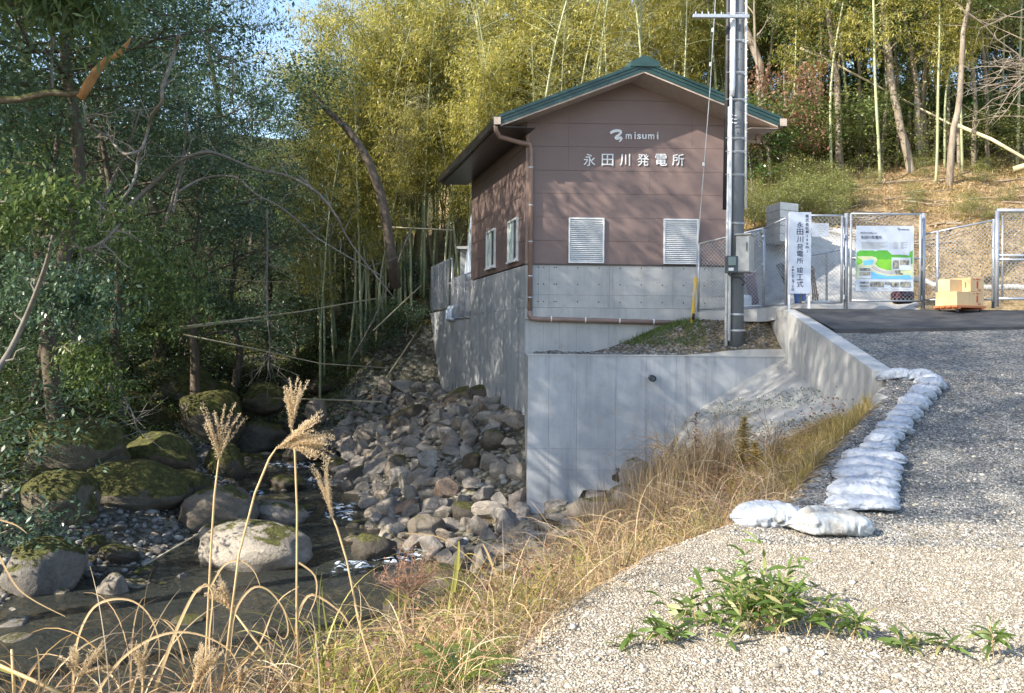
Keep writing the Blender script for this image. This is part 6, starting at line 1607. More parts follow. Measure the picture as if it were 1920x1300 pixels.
# fallen bamboo poles over the stream
FP = [('long pale bamboo pole sloping up across the gully', [(335, 614, 23), (450, 600, 25), (560, 585, 27), (705, 560, 30)], .030),
      ('second pale pole lying just under the long one', [(335, 617, 23), (420, 606, 25), (500, 600, 27), (555, 607, 28)], .022),
      ('low thin pole bowing down towards the wall', [(345, 628, 22), (480, 655, 24), (600, 682, 26), (725, 690, 28)], .022),
      ('thin pole resting on the top of the rock heap', [(512, 747, 30), (620, 750, 29), (715, 754, 28)], .030),
      ('long thin stick lying on the left gravel bar', [(245, 1075, 14.6), (340, 1020, 15.4), (400, 985, 16.0)], .018),
      ('short dry culm slanting left of the stream wall', [(722, 712, 31), (790, 610, 33)], .030),
      ('thin culm crossing high before the grove', [(708, 425, 33), (850, 432, 33)], .028),
      ('slanting dry culm reaching down to the wall', [(700, 620, 31), (790, 535, 33)], .026),
      ('long wire-thin culm high in the gully', [(380, 520, 27), (470, 527, 28), (560, 530, 29)], .012),
      ('pole fallen down the right hillside', [(1500, 90, 33), (1560, 117, 33), (1680, 180, 32), (1780, 232, 31), (1830, 250, 30)], .050),
      ('pale bamboo pole fallen to the right edge', [(1795, 235, 30), (1860, 262, 29), (1935, 305, 28)], .065),
      ('short fallen log at the right hillside edge', [(1900, 318, 27.5), (1960, 300, 27)], .10)]
for lab, pts, r in FP:
    o = MB().tube([P(*p) for p in pts], [r, r * .95] + [r * .8] * (len(pts) - 2), 8).build('fallen_pole', M['culm_dry'], smooth=True)
    tag(o, lab, 'pole')

# ------------------------------------------------------------------ bamboo grove
def bamboo_proto(seed, H, bend, nleaf, leaf='leaf_bamboo', dry=False):
    r_ = random.Random(seed); g = np.random.default_rng(seed); pts = []
    for i in range(17):
        t = i / 16; pts.append(Vector((bend * t ** 2.6 + .02 * math.sin(i), .3 * math.sin(seed) * t * t, H * (t - .10 * abs(bend) / 4 * t ** 3) - .3)))
    mb = MB(); mb.tube(pts, [.062 * (1 - .8 * (i / 16) ** 1.2) for i in range(17)], 7)
    for k in range(16):
        t = .04 + k * .05; f = t * 16; i = int(f); p = pts[i].lerp(pts[i + 1], f - i); mb.tube([p - Vector((0, 0, .012)), p + Vector((0, 0, .012))], .070 * (1 - .8 * t ** 1.2), 7)
    spr = []
    NB = 74
    for k in range(NB):
        t = .36 + .64 * (k / NB) + r_.uniform(-.01, .01); f = min(t, .995) * 16; i = int(f); p = pts[i].lerp(pts[min(i + 1, 16)], f - i)
        a = r_.uniform(0, 6.28); L = r_.uniform(.6, 1.5) * (1.15 - .5 * abs(t - .6)); e = Vector((math.cos(a) * L, math.sin(a) * L, L * r_.uniform(.0, .7)))
        w = wobble_line(p, p + e, 3, .1, r_, .06); mb.tube(w, [.010, .008, .006, .004], 3, cap=False)
        for q in range(5): spr.append(tuple(p.lerp(p + e, .35 + .65 * q / 4) + Vector((0, 0, -.05 * q))))
    me_t = bpy.data.meshes.new('culm'); me_t.from_pydata(mb.v, [], mb.f); me_t.materials.append(M['culm_dry' if dry else 'culm']); me_t.polygons.foreach_set('use_smooth', [True] * len(me_t.polygons))
    S = np.array(spr); n1 = nleaf // 8; C0 = S[g.integers(0, len(S), n1)] + g.normal(0, 1, (n1, 3)) * np.array([.22, .22, .16])
    C = np.repeat(C0, 8, 0) + g.normal(0, .09, (n1 * 8, 3)); V, Fq = leaf_quads(C, .17, .24, .6)
    return dict(name='bamboo', trunk=me_t, crown=mesh_np('foliage', V, Fq, 4, M[leaf]))
BB = [bamboo_proto(200 + i, 12.5 + i * .5, (2.6, -2.2, 3.4, -3.0, 1.0, -.8)[i], 6600) for i in range(6)] + [bamboo_proto(210, 11, 3.2, 5200, 'leaf_pale'), bamboo_proto(211, 11.5, -3.0, 4800, 'leaf_pale')]
RBm = random.Random(31); nb_ = 0; bpts = []
BARE = [bamboo_proto(220 + i, 13 + i * .4, (.9, -1.2, 1.6, -.4)[i], 900) for i in range(4)]
for k in range(46):
    px = 600 + 780 * ((k * .618) % 1); Y = 32.5 + (k * .37 % 1) * 4 if px > 880 or px < 690 else 33.8 + (k * .37 % 1) * 3
    plant(BARE[k % 4], G(px, Y), k * 2.3, .8 + .35 * ((k * .71) % 1), 'thin bamboo stalk with few leaves along the front of the grove', 'bamboo', 'thin bamboo stalks in front of the grove', 'culm', 'foliage', (.05 * math.sin(k * 3), .09 * math.sin(k * 5)))
while nb_ < 118:
    Y = RBm.uniform(31.5, 46); px = RBm.uniform(590, 1420) if RBm.random() < .80 else RBm.uniform(640, 900)
    if Y < 34.5: continue
    if px > 1120 and px < 1260 and RBm.random() < .5: continue
    g_ = G(px, Y)
    if any((g_[0] - a) ** 2 + (g_[1] - b) ** 2 < .20 for a, b in bpts): continue
    bpts.append((g_[0], g_[1])); nb_ += 1
    pr = BB[RBm.randrange(6)] if RBm.random() < .88 or px > 900 else BB[6 + nb_ % 2]
    plant(pr, g_, RBm.uniform(0, 6.28), RBm.uniform(.72, 1.12) * (1 if px < 1100 else .85), 'tall bamboo with yellow-green foliage in the grove behind the power house', 'bamboo', 'bamboo stalks of the grove behind the house', 'culm', 'foliage', (RBm.uniform(-.08, .08), RBm.uniform(-.14, .14)))
for k, px in enumerate((705, 722, 738, 752, 771, 788, 801, 818, 832, 846, 858, 868, 878, 760, 745, 812)):   # clump in clear view left of the house
    g_ = G(px, 34.2 + (k % 4) * .7); plant(BB[k % 6], g_, RBm.uniform(0, 6.28), RBm.uniform(.8, .95), 'bamboo culm of the dense clump leaning beside the far end of the house', 'bamboo', 'bamboo culms of the clump beside the house', 'culm', 'foliage', (RBm.uniform(-.05, .05), RBm.uniform(-.22, .10)))
for k, (px, Y) in enumerate(((1480, 33), (1530, 35), (1556, 31.5), (1590, 33), (1648, 30), (1752, 29.5), (1768, 31), (1776, 32), (1802, 30.5), (1838, 34), (1870, 33), (1905, 31.5), (1716, 34), (1620, 36), (1690, 36), (1890, 37), (1455, 37))):
    g_ = G(px, Y); plant(BB[k % 6], g_, RBm.uniform(0, 6.28), RBm.uniform(.75, 1.0), ['bamboo stalk ' + ('close behind the small withered tree' if px < 1560 else 'between the withered tree and the clearing group' if px < 1660 else 'beside the clearing trunks' if px < 1740 else 'just left of the pale crooked trunk' if px < 1785 else 'right of the pale crooked trunk')+ (', nearer one' if Y < 32 else ', standing farther back')][0], 'bamboo', 'bamboo stalks on the right hillside', 'culm', 'foliage', (RBm.uniform(-.05, .05), RBm.uniform(-.06, .06)))
t = None
# dark curved trunk in front of the clump
t = thing('leaning_tree', 'dark crooked trunk arching left before the bamboo clump', 'tree', G(735, 30))
MB().tube([P(x, y, 29.5) for x, y in ((742, 540), (732, 470), (722, 400), (712, 360), (694, 310), (672, 270), (645, 235), (610, 205), (585, 170))], [.20, .19, .17, .16, .15, .14, .12, .09, .05], 9).build('trunk', M['bark'], t, smooth=True)
C = np.array([P(x, y, 29.5) for x, y in ((600, 190), (580, 160), (560, 200), (620, 150), (540, 170), (600, 120), (560, 130), (590, 225))]); C = np.repeat(C, 420, 0) + rng.normal(0, 1, (3360, 3)) * np.array([.6, .6, .4])
V, Fq = leaf_quads(C, .13, .5, .3); part_at(link(bpy.data.objects.new('crown', mesh_np('crown', V, Fq, 4, M['leaf_dark']))), t)

# ------------------------------------------------------------------ right hillside
TR = [('pale crooked trunk nearest the clearing on the right', 29, [(1780, 338), (1783, 290), (1788, 240), (1800, 180), (1803, 120), (1806, 60), (1818, 0), (1830, -80)], .15),
      ('grey-brown trunk leaning left at the clearing', 31, [(1712, 332), (1702, 290), (1688, 240), (1676, 180), (1668, 110), (1660, 40), (1650, -40), (1640, -120)], .20),
      ('straight trunk in the middle of the clearing group', 31.6, [(1724, 335), (1722, 270), (1720, 190), (1712, 120), (1700, 60), (1688, 0), (1680, -80)], .17),
      ('right trunk of the clearing group', 32, [(1734, 330), (1733, 250), (1735, 150), (1740, 60), (1738, -40)], .13),
      ('ivy covered trunk left of the clearing', 32, [(1575, 290), (1573, 220), (1570, 150), (1560, 80), (1552, 20), (1545, -60)], .17),
      ('slanting trunk half hidden by leaves', 34, [(1555, 250), (1535, 190), (1520, 120), (1505, 50), (1498, -30)], .15),
      ('dark trunk right behind the utility pole', 33, [(1432, 160), (1425, 120), (1405, 70), (1385, 20), (1380, -40)], .22),
      ('thin trunk behind the pale crooked one', 33, [(1868, 265), (1862, 210), (1855, 160), (1850, 90), (1848, 0)], .07),
      ('pale thin trunk behind the valve block', 30, [(1450, 310), (1440, 280), (1432, 262)], .10)]
for lab, Y, pts, r in TR:
    g_ = P(*pts[0], Y); t = thing('hillside_tree', lab, 'tree', g_, 'tree trunks on the right hillside')
    P3 = [Vector(P(x, y, Y)) for x, y in pts]; P3[0].z = min(P3[0].z, hz(P3[0].x, Y)) - .2
    L_ = []
    for a, b in zip(P3, P3[1:]): L_ += [a, a.lerp(b, .5) + Vector((random.uniform(-.04, .04), 0, 0))]
    L_.append(P3[-1])
    r *= .78; MB().tube(L_, [r * (1 - .5 * i / len(L_)) + (r * .5 if i == 0 else 0) for i in range(len(L_))], 10).build('trunk', M['bark_pale'], t, smooth=True)
    mb = MB(); rr = random.Random(int(Y * 10)); tips = []
    for k in range(7):
        i = rr.randrange(len(L_) // 2, len(L_)); p = L_[i]; e = Vector((rr.uniform(-2, 2), rr.uniform(-1.2, 1), rr.uniform(.3, 2)))
        w = wobble_line(p, p + e, 5, .15, rr); mb.tube(w, [r * .32, r * .26, r * .2, r * .15, r * .1, r * .05], 5, cap=False); tips += w[2:]
    tag(mb.build('limbs', M['bark_pale'], t, smooth=True), kind='stuff')
    C = np.array([p[:] for p in tips]); C = np.repeat(C, 90, 0); C = C + rng.normal(0, 1, C.shape) * np.array([.5, .5, .35]); V, Fq = leaf_quads(C, .12, .5, .3)
    part_at(link(bpy.data.objects.new('crown', mesh_np('crown', V, Fq, 4, M['leaf_mid']))), t)
# crowds of trees higher up and further back
HB = [(1290, 38, .8, 's'), (1340, 36, .75, 's'), (1420, 38, .9, 'm'), (1500, 38, .95, 'm'), (1580, 39, .95, 's'), (1650, 40, 1.0, 'm'), (1730, 39, 1.0, 's'), (1800, 38, 1.0, 'm'), (1880, 38, 1.0, 'm'), (1950, 34, .95, 'b'), (1480, 44, 1.1, 'm'), (1620, 46, 1.1, 'b'), (1760, 46, 1.1, 'm'), (1900, 45, 1.1, 'm'), (1380, 45, .95, 'm'), (1225, 44, .6, 's'), (1450, 37, .95, 'm'), (1545, 37, 1.0, 'm'), (1610, 38, 1.0, 'b'), (1695, 37, 1.05, 'm'), (1770, 37, 1.0, 'b'), (1850, 36, 1.0, 'm'), (1920, 37, 1.05, 'm'), (1385, 40, .9, 'b'), (1320, 42, .8, 'm'), (1300, 50, .8, 'b')]
for k, (px, Y, s, kd) in enumerate(HB):
    pool = {'b': broad, 'm': broadm, 's': slim}[kd]; plant(pool[k % len(pool)], G(px, Y), k * 1.7, s * .92, 'leafy tree in the wood high on the right hillside', 'tree', 'wood on the upper right hillside')
for k, (px, Y, s) in enumerate(((560, 50, 1.0), (660, 50, .9), (760, 52, .9), (860, 50, .9), (960, 50, .95), (1060, 51, .9), (470, 52, 1.1), (1140, 52, .8))):
    plant((broadm + slim)[k % 5], G(px, Y), k * 2.1, s, 'sunlit tree showing through behind the bamboo grove', 'tree', 'trees behind the bamboo grove')
for k in range(26):
    px = 1425 + 500 * ((k * .618) % 1); Y = 30.8 + 5 * ((k * .37) % 1)
    plant(slim[k % 3], G(px, Y), k * 1.9, (.45 + .2 * ((k * .53) % 1), .45 + .2 * ((k * .53) % 1), 1.05), 'slim straight grey trunk in the thin wood of the right hillside', 'tree', 'slim trunks on the right hillside')
RSh = random.Random(8)
for k in range(60):
    px = RSh.uniform(1400, 1945); Y = RSh.uniform(29, 38)
    if 1440 < px < 1900 and Y < 31.5: continue
    pool = [shrubm2, shrubm, shrubm2, shrubg, shrubm2][k % 5]
    plant(pool[k % len(pool)], G(px, Y), RSh.uniform(0, 6), RSh.uniform(.75, 1.35), 'leafy sunlit shrub in the undergrowth of the right hillside', 'shrub', 'undergrowth shrubs on the right hillside', 'stems', 'foliage')
for k in range(34):
    px = RSh.uniform(1398, 1560); Y = RSh.uniform(24.5, 30)
    plant(shrubm2[k % 3], G(px, Y), RSh.uniform(0, 6), RSh.uniform(.30, .60), 'low yellow-green bush on the slope behind the utility pole', 'bush', 'low bushes on the slope behind the pole', 'stems', 'foliage')
for k in range(16):
    px = RSh.uniform(1580, 1940); Y = RSh.uniform(23.5, 31)
    plant(shrubm2[k % 3], G(px, Y), RSh.uniform(0, 6), RSh.uniform(.16, .34), 'small low bush scattered on the leaf-strewn clearing', 'bush', 'small bushes on the clearing', 'stems', 'foliage')
n = 9000; x = rng.uniform(3.1, 5.3, n); y = rng.uniform(11.6, 16.9, n); k = (region(x, y) == 0) & (vnoise(x * .8 + y * .55, y * .3, 2.4) > .55); x, y = x[k], y[k]
V, Fq = leaf_quads(np.stack([x, y, height(x, y) + rng.uniform(.0, .07, len(x))], -1), .035, .6, 0); tag(link(bpy.data.objects.new('creeping_weeds', mesh_np('creeping_weeds', V, Fq, 4, M['leaf_dark']))), 'thin dark weeds creeping over the sprayed mortar slope', None, kind='stuff')
rust = tree_proto(171, 3.2, .05, (.2, 0), (1.0, 1), .25, 12, 2600, .11, .55, 'leaf_rust', 'bark_twig', .6, .5, .3, name='withered_tree')
plant(rust, G(1462, 30.5), 1, 1.25, 'small withered tree with pinkish brown leaves right of the utility pole', 'tree')
# bare twiggy crown leaning in from the right edge
t = thing('bare_tree', 'pale leafless branches spreading in from the right edge', 'tree', P(1935, 330, 26)); mb = MB(); rr = random.Random(3)
for k in range(22):
    a = Vector(P(1990 + rr.uniform(-30, 60), rr.uniform(60, 260), 26)); b = Vector(P(rr.uniform(1800, 1900), rr.uniform(20, 250), 26 + rr.uniform(-1.5, 1.5)))
    w = wobble_line(a, b, 6, .14, rr, .08); mb.tube(w, [.035, .03, .026, .02, .016, .012, .006], 5, cap=False)
    for q in range(5):
        p = w[rr.randrange(2, 7)]; e = Vector((rr.uniform(-.9, .1), rr.uniform(-.3, .3), rr.uniform(-.5, .5))); mb.tube(wobble_line(p, p + e, 3, .2, rr), [.012, .010, .007, .004], 4, cap=False)
mb.build('branches', M['bark_pale'], t, smooth=True)
# litter of fallen leaves and stalks
def f_litter(N, x0, x1, y0, y1, cond=None):
    x = rng.uniform(x0, x1, N); y = rng.uniform(y0, y1, N); k = (region(x, y) == 0) if cond is None else cond(x, y); return x[k], y[k]
x, y = f_litter(60000, 4.8, 24, 21, 34, lambda x, y: (region(x, y) == 0) & ~((x < 9.4) & (y < 24.4)) & (x < y * .62 + .5))
z = height(x, y); V, Fq = leaf_quads(np.stack([x, y, z + .02], -1), .11, .30, -.1); tag(link(bpy.data.objects.new('fallen_leaves', mesh_np('fallen_leaves', V, Fq, 4, M['straw']))), 'straw coloured fallen leaves covering the hillside', None, kind='stuff')
x, y = f_litter(16000, 4.8, 24, 22, 34, lambda x, y: (region(x, y) == 0) & ~((x < 9.4) & (y < 24.8)) & (x < y * .62 + .5) & (vnoise(x, y, .5) > .1))
V, Fq = ribbons(np.stack([x, y, height(x, y)], -1), rng.uniform(0, 6.28, len(x)), rng.uniform(.12, .35, len(x)), rng.uniform(.7, 1.5, len(x)), rng.uniform(.2, 1.4, len(x)), np.full(len(x), .02), 3)
tag(link(bpy.data.objects.new('hillside_grass', mesh_np('hillside_grass', V, Fq, 4, M['bank_grass']))), 'thin yellow-green grass growing through the hillside litter', None, kind='stuff')
mb = MB(); rr = random.Random(12)
for k in range(46):
    px = rr.uniform(1420, 1920); Y = rr.uniform(23.5, 30); g_ = Vector(G(px, Y)) + Vector((0, 0, .06)); a = rr.uniform(-.7, .7); L = rr.uniform(.6, 2.2)
    q = Vector((g_.x + math.cos(a) * L, g_.y + math.sin(a) * L, 0)); q.z = hz(q.x, q.y) + .08; mb.tube(wobble_line(g_, q, 4, .06, rr), [.03, .028, .022, .018, .01], 5)
tag(mb.build('dead_sticks', M['bark_pale'], smooth=True), 'dead sticks scattered over the leaf-strewn hillside', None, kind='stuff')
# forest floor litter on the left
x = rng.uniform(-16, -2, 42000); y = rng.uniform(15, 42, 42000); z = height(x, y); k = (z > -3.3) & (x < side_x(y) - .4) & ~((x > -5) & (y < 31)); x, y, z = x[k], y[k], z[k]
V, Fq = leaf_quads(np.stack([x, y, z + .03 + rng.uniform(0, .10, len(x))], -1), .11, .45, -.2); tag(link(bpy.data.objects.new('ground_cover', mesh_np('ground_cover', V, Fq, 4, M['leaf_mid']))), 'low leafy ground cover on the shaded stream banks', None, kind='stuff')

# ------------------------------------------------------------------ grass and weeds of the bank
def stuff_ribbons(name, x, y, L, el, bend, w, mat, label, K=5, z=None, curl=None):
    z = height(x, y) - .03 if z is None else z
    V, Fq = ribbons(np.stack([x, y, z], -1), rng.uniform(0, 6.28, len(x)), L, el, bend, w, K, curl)
    return tag(link(bpy.data.objects.new(name, mesh_np(name, V, Fq, 4, M[mat]))), label, None, kind='stuff')
def bank_xy(N, y0, y1, d0, d1):
    y = rng.uniform(y0, y1, N); d = rng.uniform(d0, d1, N); x = crest_x(y) - d; return x, y, d
x, y, d = bank_xy(26000, 7.4, 12.9, .15, 2.3); k = (d < .9 + .45 * (y - 7.4) * .6) & ((y < 11.8) | (d > .5)) & (x > 2.3 + (12 - y) * .1); x, y = x[k], y[k]; n = len(x)
stuff_ribbons('dry_bank_grass', x, y, rng.uniform(.10, .28, n), rng.uniform(.9, 1.5, n), rng.uniform(.1, 1.2, n), np.full(n, .010), 'bank_grass', 'short golden grass on the slope beside the sandbags', 3)
n = 5200; x = rng.uniform(2.0, 4.4, n); y = rng.uniform(17.5, 19.9, n); k = (ledge_z(x, y) > -.15) & (x < 3.9 + vnoise(x, y, 2) * .3); x, y = x[k], y[k]; n = len(x)
stuff_ribbons('mound_grass', x, y, rng.uniform(.08, .20, n), rng.uniform(.9, 1.5, n), rng.uniform(.1, 1.0, n), np.full(n, .014), 'green_grass', 'short green grass on the mound beside the pole', 3)
x, y, d = bank_xy(15000, 2.2, 13.5, .25, 4.6); k = (rng.uniform(0, 1, len(x)) < np.clip(1.5 - d * .25, .2, 1)) & ~((y > 9.3) & (d < 1.7)) & ~((y > 11) & (d < 2.4)); x, y, d = x[k], y[k], d[k]; n = len(x)
stuff_ribbons('tangled_dry_weeds', x, y, rng.uniform(.35, .95, n), rng.uniform(.5, 1.5, n), rng.uniform(.6, 3.4, n), rng.uniform(.004, .010, n), 'straw', 'tangle of dry brown weeds covering the stream bank', 7, curl=rng.uniform(-1.5, 1.5, n))
x, y, d = bank_xy(9000, 2.0, 9.5, .1, 1.5); n = len(x)
stuff_ribbons('low_dry_grass', x, y, rng.uniform(.12, .38, n), rng.uniform(.3, 1.4, n), rng.uniform(.4, 2.6, n), rng.uniform(.003, .007, n), 'straw', 'low matted dry grass along the gravel edge', 5, curl=rng.uniform(-1.5, 1.5, n))
x, y, d = bank_xy(3400, 8.8, 12.6, 1.9, 4.0); n = len(x)
stuff_ribbons('tall_dead_stalks', x, y, rng.uniform(.6, 1.25, n), rng.uniform(1.1, 1.57, n), rng.uniform(0, .8, n), rng.uniform(.006, .012, n), 'straw', 'tall dead stalks standing on the bank before the retaining wall', 6)
x, y, d = bank_xy(3600, 2.6, 8.0, .5, 3.0); n = len(x)
stuff_ribbons('green_weeds', x, y, rng.uniform(.25, .60, n), rng.uniform(.8, 1.5, n), rng.uniform(.6, 2.2, n), rng.uniform(.006, .014, n), 'straw_green', 'yellow-green grass blades among the dry weeds', 6)
x, y, d = bank_xy(1700, 3.0, 13, .4, 3.6); n = len(x); z = height(x, y) + rng.uniform(.05, .45, n)
C = np.repeat(np.stack([x, y, z], -1), 7, 0) + rng.normal(0, .06, (n * 7, 3)); V, Fq = leaf_quads(C, .035, .6, .1)
tag(link(bpy.data.objects.new('withered_leaves', mesh_np('withered_leaves', V, Fq, 4, M['leaf_rust']))), 'small withered brown leaves hanging in the bank weeds', None, kind='stuff')

# arching miscanthus tufts on the bank crest, each a plant
def tuft(label, px, py, Y, n, L, mat, w=.011, sp=.06, seed=1, group='grass tufts on the near bank'):
    b = Vector(P(px, py, Y)); t = thing('grass_tuft', label, 'grass tuft', b, group); g = np.random.default_rng(seed)
    base = np.array(b[:])[None] + g.normal(0, sp, (n, 3)) * np.array([1, 1, .2])
    V, Fq = ribbons(base, g.uniform(0, 6.28, n), g.uniform(.6, 1.1, n) * L, g.uniform(1.0, 1.5, n), g.uniform(.8, 3.6, n), g.uniform(.6, 1.2, n) * w, 12, g.uniform(-.8, .8, n), .12)
    part_at(link(bpy.data.objects.new('blades', mesh_np('blades', V, Fq, 4, M[mat], True))), t); return t
TF = [('curly pale dry grass tuft at the bottom left corner', 60, 1390, 4.2, 34, .85, 'straw'), ('dry grass tuft with long arching blades left of the plumes', 230, 1380, 4.2, 34, .9, 'straw'),
      ('dense dry tuft at the foot of the plume stems', 400, 1380, 4.3, 60, .95, 'straw'), ('green-gold bladed tuft right of the plume stems', 600, 1290, 4.6, 46, .75, 'straw_green'),
      ('upright yellow-green tuft beside the dried flower stalk', 845, 1150, 6.0, 26, .85, 'straw_green'), ('orange arching tuft on the bank before the wall foot', 1120, 1080, 7.6, 44, .9, 'straw'),
      ('greenish grass tuft at the bottom centre', 690, 1330, 4.1, 60, .5, 'straw_green'), ('straw tuft on the bank in front of the culvert', 1230, 1020, 9.0, 40, 1.0, 'straw'),
      ('small green-gold tuft among the brown tangle', 960, 1200, 5.6, 30, .5, 'straw_green'), ('dry tuft at the crest near the tied bags', 1330, 985, 8.5, 50, .75, 'straw'),
      ('tall brown brush before the left end of the mortar slope', 1300, 905, 11.2, 170, 1.25, 'straw'), ('tall brown brush before the middle of the mortar slope', 1360, 890, 10.8, 150, 1.15, 'straw'), ('wispy tall stalks at the right of the yellow weed', 1450, 870, 10.0, 90, 1.0, 'straw'), ('grey-brown brush against the wall by the mortar slope', 1255, 920, 12.2, 150, 1.2, 'straw'), ('loose straw tuft between dried flower stalk and plumes', 520, 1330, 4.4, 40, .6, 'straw'), ('wide dry tuft at the bottom edge', 800, 1300, 4.4, 60, .6, 'straw'), ('dry tuft in the weeds above the near gravel', 1060, 1180, 5.9, 40, .55, 'straw')]
for k, a in enumerate(TF): tuft(*a, seed=60 + k, sp=.28 if 'brush' in a[0] else .06)
# long single blades drawn as in the photograph
BL = [(4.3, [(135, 1330), (139, 1240), (150, 1185), (175, 1140), (210, 1124), (250, 1128), (280, 1155), (297, 1200), (298, 1245)], .014), (4.2, [(165, 1330), (215, 1250), (270, 1205), (325, 1186), (380, 1192), (430, 1220), (450, 1260)], .014),
      (4.2, [(-10, 1025), (12, 1070), (35, 1105), (70, 1130), (122, 1156)], .012), (4.3, [(285, 1310), (312, 1230), (340, 1160), (368, 1108), (392, 1098), (402, 1106)], .020), (4.3, [(395, 1300), (392, 1200), (398, 1120), (385, 1095), (372, 1110), (360, 1108)], .010),
      (4.3, [(430, 1230), (440, 1150), (470, 1105), (500, 1105), (530, 1140), (540, 1180), (533, 1198), (520, 1190)], .012), (4.3, [(395, 1100), (420, 1060), (450, 1052), (475, 1070), (488, 1100)], .010), (4.4, [(560, 1055), (590, 1080), (592, 1120), (575, 1160)], .010),
      (4.2, [(-10, 1250), (60, 1275), (130, 1305)], .022), (4.4, [(440, 1260), (485, 1210), (520, 1130), (560, 1100)], .010), (4.5, [(555, 1190), (560, 1150), (585, 1115), (640, 1150), (655, 1180)], .016), (4.6, [(600, 1300), (640, 1240), (690, 1220), (760, 1265)], .010),
      (5.2, [(610, 1185), (760, 1172), (870, 1150), (980, 1128)], .010), (6.2, [(760, 1000), (830, 1010), (905, 1070), (940, 1110)], .010), (4.4, [(345, 1245), (330, 1190), (300, 1160), (280, 1180)], .010),
      (7.4, [(1110, 1050), (1120, 1000), (1135, 965), (1165, 955), (1175, 965)], .016), (7.4, [(1130, 1060), (1160, 990), (1200, 975), (1225, 985), (1235, 1020)], .014), (5.5, [(850, 1110), (858, 1060), (860, 1015)], .026), (6.2, [(930, 1080), (915, 1040), (905, 1020)], .02), (4.8, [(0, 975), (30, 985), (50, 1000)], .010)]
for k, (Y, pts, w) in enumerate(BL):
    P3 = [Vector(P(x, y, Y)) for x, y in pts]; L_ = []
    for i in range(len(P3) - 1):
        for q in range(4):
            u = q / 4; a = P3[max(i - 1, 0)]; b = P3[i]; c = P3[i + 1]; d = P3[min(i + 2, len(P3) - 1)]
            L_.append(.5 * ((2 * b) + (c - a) * u + (2 * a - 5 * b + 4 * c - d) * u * u + (3 * b - a - 3 * c + d) * u ** 3))
    L_.append(P3[-1]); n_ = len(L_); mb = MB(); vs = []
    for i, p in enumerate(L_):
        d = (L_[min(i + 1, n_ - 1)] - L_[max(i - 1, 0)]).normalized(); s = d.cross(Vector((math.sin(i * .12) * .5, 1, 0))).normalized() * w * .5 * (1 - .75 * (i / n_) ** 2)
        off = Vector((0, w * .18, 0)); vs += [p - s, p + off, p + s]
    fs_ = []
    for i in range(n_ - 1): fs_ += [(3 * i, 3 * i + 1, 3 * i + 4, 3 * i + 3), (3 * i + 1, 3 * i + 2, 3 * i + 5, 3 * i + 4)]
    mb.add(vs, fs_); o = mb.build('arching_grass', M['straw' if w < .021 else 'straw_green'], smooth=True)
    tag(o, 'single long dry grass blade arching over the water in the foreground', 'grass', 'long arching blades of the foreground')

# plumes
def plume(label, Y, stem, heads, w=.0055):
    t = thing('silver_grass_plume', label, 'grass plume', P(*stem[0], Y), 'silver grass plumes of the foreground')
    S3 = [Vector(P(x, y, Y)) for x, y in stem]; MB().tube(S3, [w * 1.1] * (len(S3) - 1) + [w * .7], 6).build('stem', M['stem_straw'], t, smooth=True)
    parts = []; rr = random.Random(int(stem[0][0])); cen = []
    mb = MB()
    for (x0, y0, x1, y1, n_, spread, bendx, bendy) in heads:
        a, b = Vector(P(x0, y0, Y)), Vector(P(x1, y1, Y)); L = (b - a).length; ax = (b - a).normalized(); sd = ax.cross(Vector((0, 1, 0))).normalized()
        for k in range(int(n_ * 1.35)):
            s0 = a + ax * L * rr.uniform(0, .35); an = rr.uniform(-1, 1) * spread; ln = L * rr.uniform(.62, 1.0)
            prev = s0; dr = (ax * math.cos(an) + sd * math.sin(an) + Vector((0, rr.uniform(-.35, .35), 0))).normalized(); pts = [s0]
            for q in range(14):
                dr = (dr + Vector((bendx, 0, bendy)) * .06 + sd * math.copysign(.015, an)).normalized(); pts.append(pts[-1] + dr * ln / 14)
            mb.tube(pts, .0009, 3, cap=False)
            for q in range(1, 15):
                for _ in range(10): cen.append(pts[q] + Vector((rr.gauss(0, .0035), rr.gauss(0, .0035), rr.gauss(0, .0035))))
    mb.build('racemes', M['stem_straw'], t)
    C = np.array([c[:] for c in cen]); V, Fq = leaf_quads(C, .0125, .36, -.5); part_at(link(bpy.data.objects.new('plume_hairs', mesh_np('plume_hairs', V, Fq, 4, M['plume']))), t)['kind'] = 'stuff'
plume('leftmost upright feathery plume glowing over the stream', 4.4, [(378, 1320), (386, 1230), (395, 1040), (402, 930), (410, 862)], [(410, 866, 419, 776, 10, .42, 0, .2)])
plume('large bent plume drooping to the right on its leaning stem', 4.3, [(415, 1320), (430, 1180), (448, 1040), (478, 925), (505, 860), (520, 838)], [(519, 842, 598, 792, 18, .30, .0, -.65), (519, 842, 604, 822, 12, .2, 0, -.7)])
plume('upright plume standing behind the large bent one', 4.5, [(562, 1300), (556, 1150), (557, 960), (553, 850), (548, 805)], [(546, 812, 552, 732, 14, .20, 0, .3)])
plume('narrow closed plume right of the big pair', 4.6, [(720, 1310), (690, 1220), (668, 1140), (650, 1050), (632, 990), (622, 968)], [(624, 976, 601, 882, 13, .10, -.1, .3)])
plume('small faded plume nodding low over the water', 4.4, [(545, 1300), (510, 1240), (470, 1190), (440, 1150)], [(442, 1152, 404, 1098, 12, .35, -.3, .1)])
plume('shaggy faded plume low at the centre of the tuft', 4.2, [(340, 1330), (360, 1290), (372, 1260)], [(362, 1300, 392, 1215, 14, .25, .1, .1)])
plume('short brown seed head in the bottom left weeds', 4.2, [(265, 1330), (268, 1290), (267, 1260)], [(268, 1285, 266, 1212, 7, .35, 0, .1)])
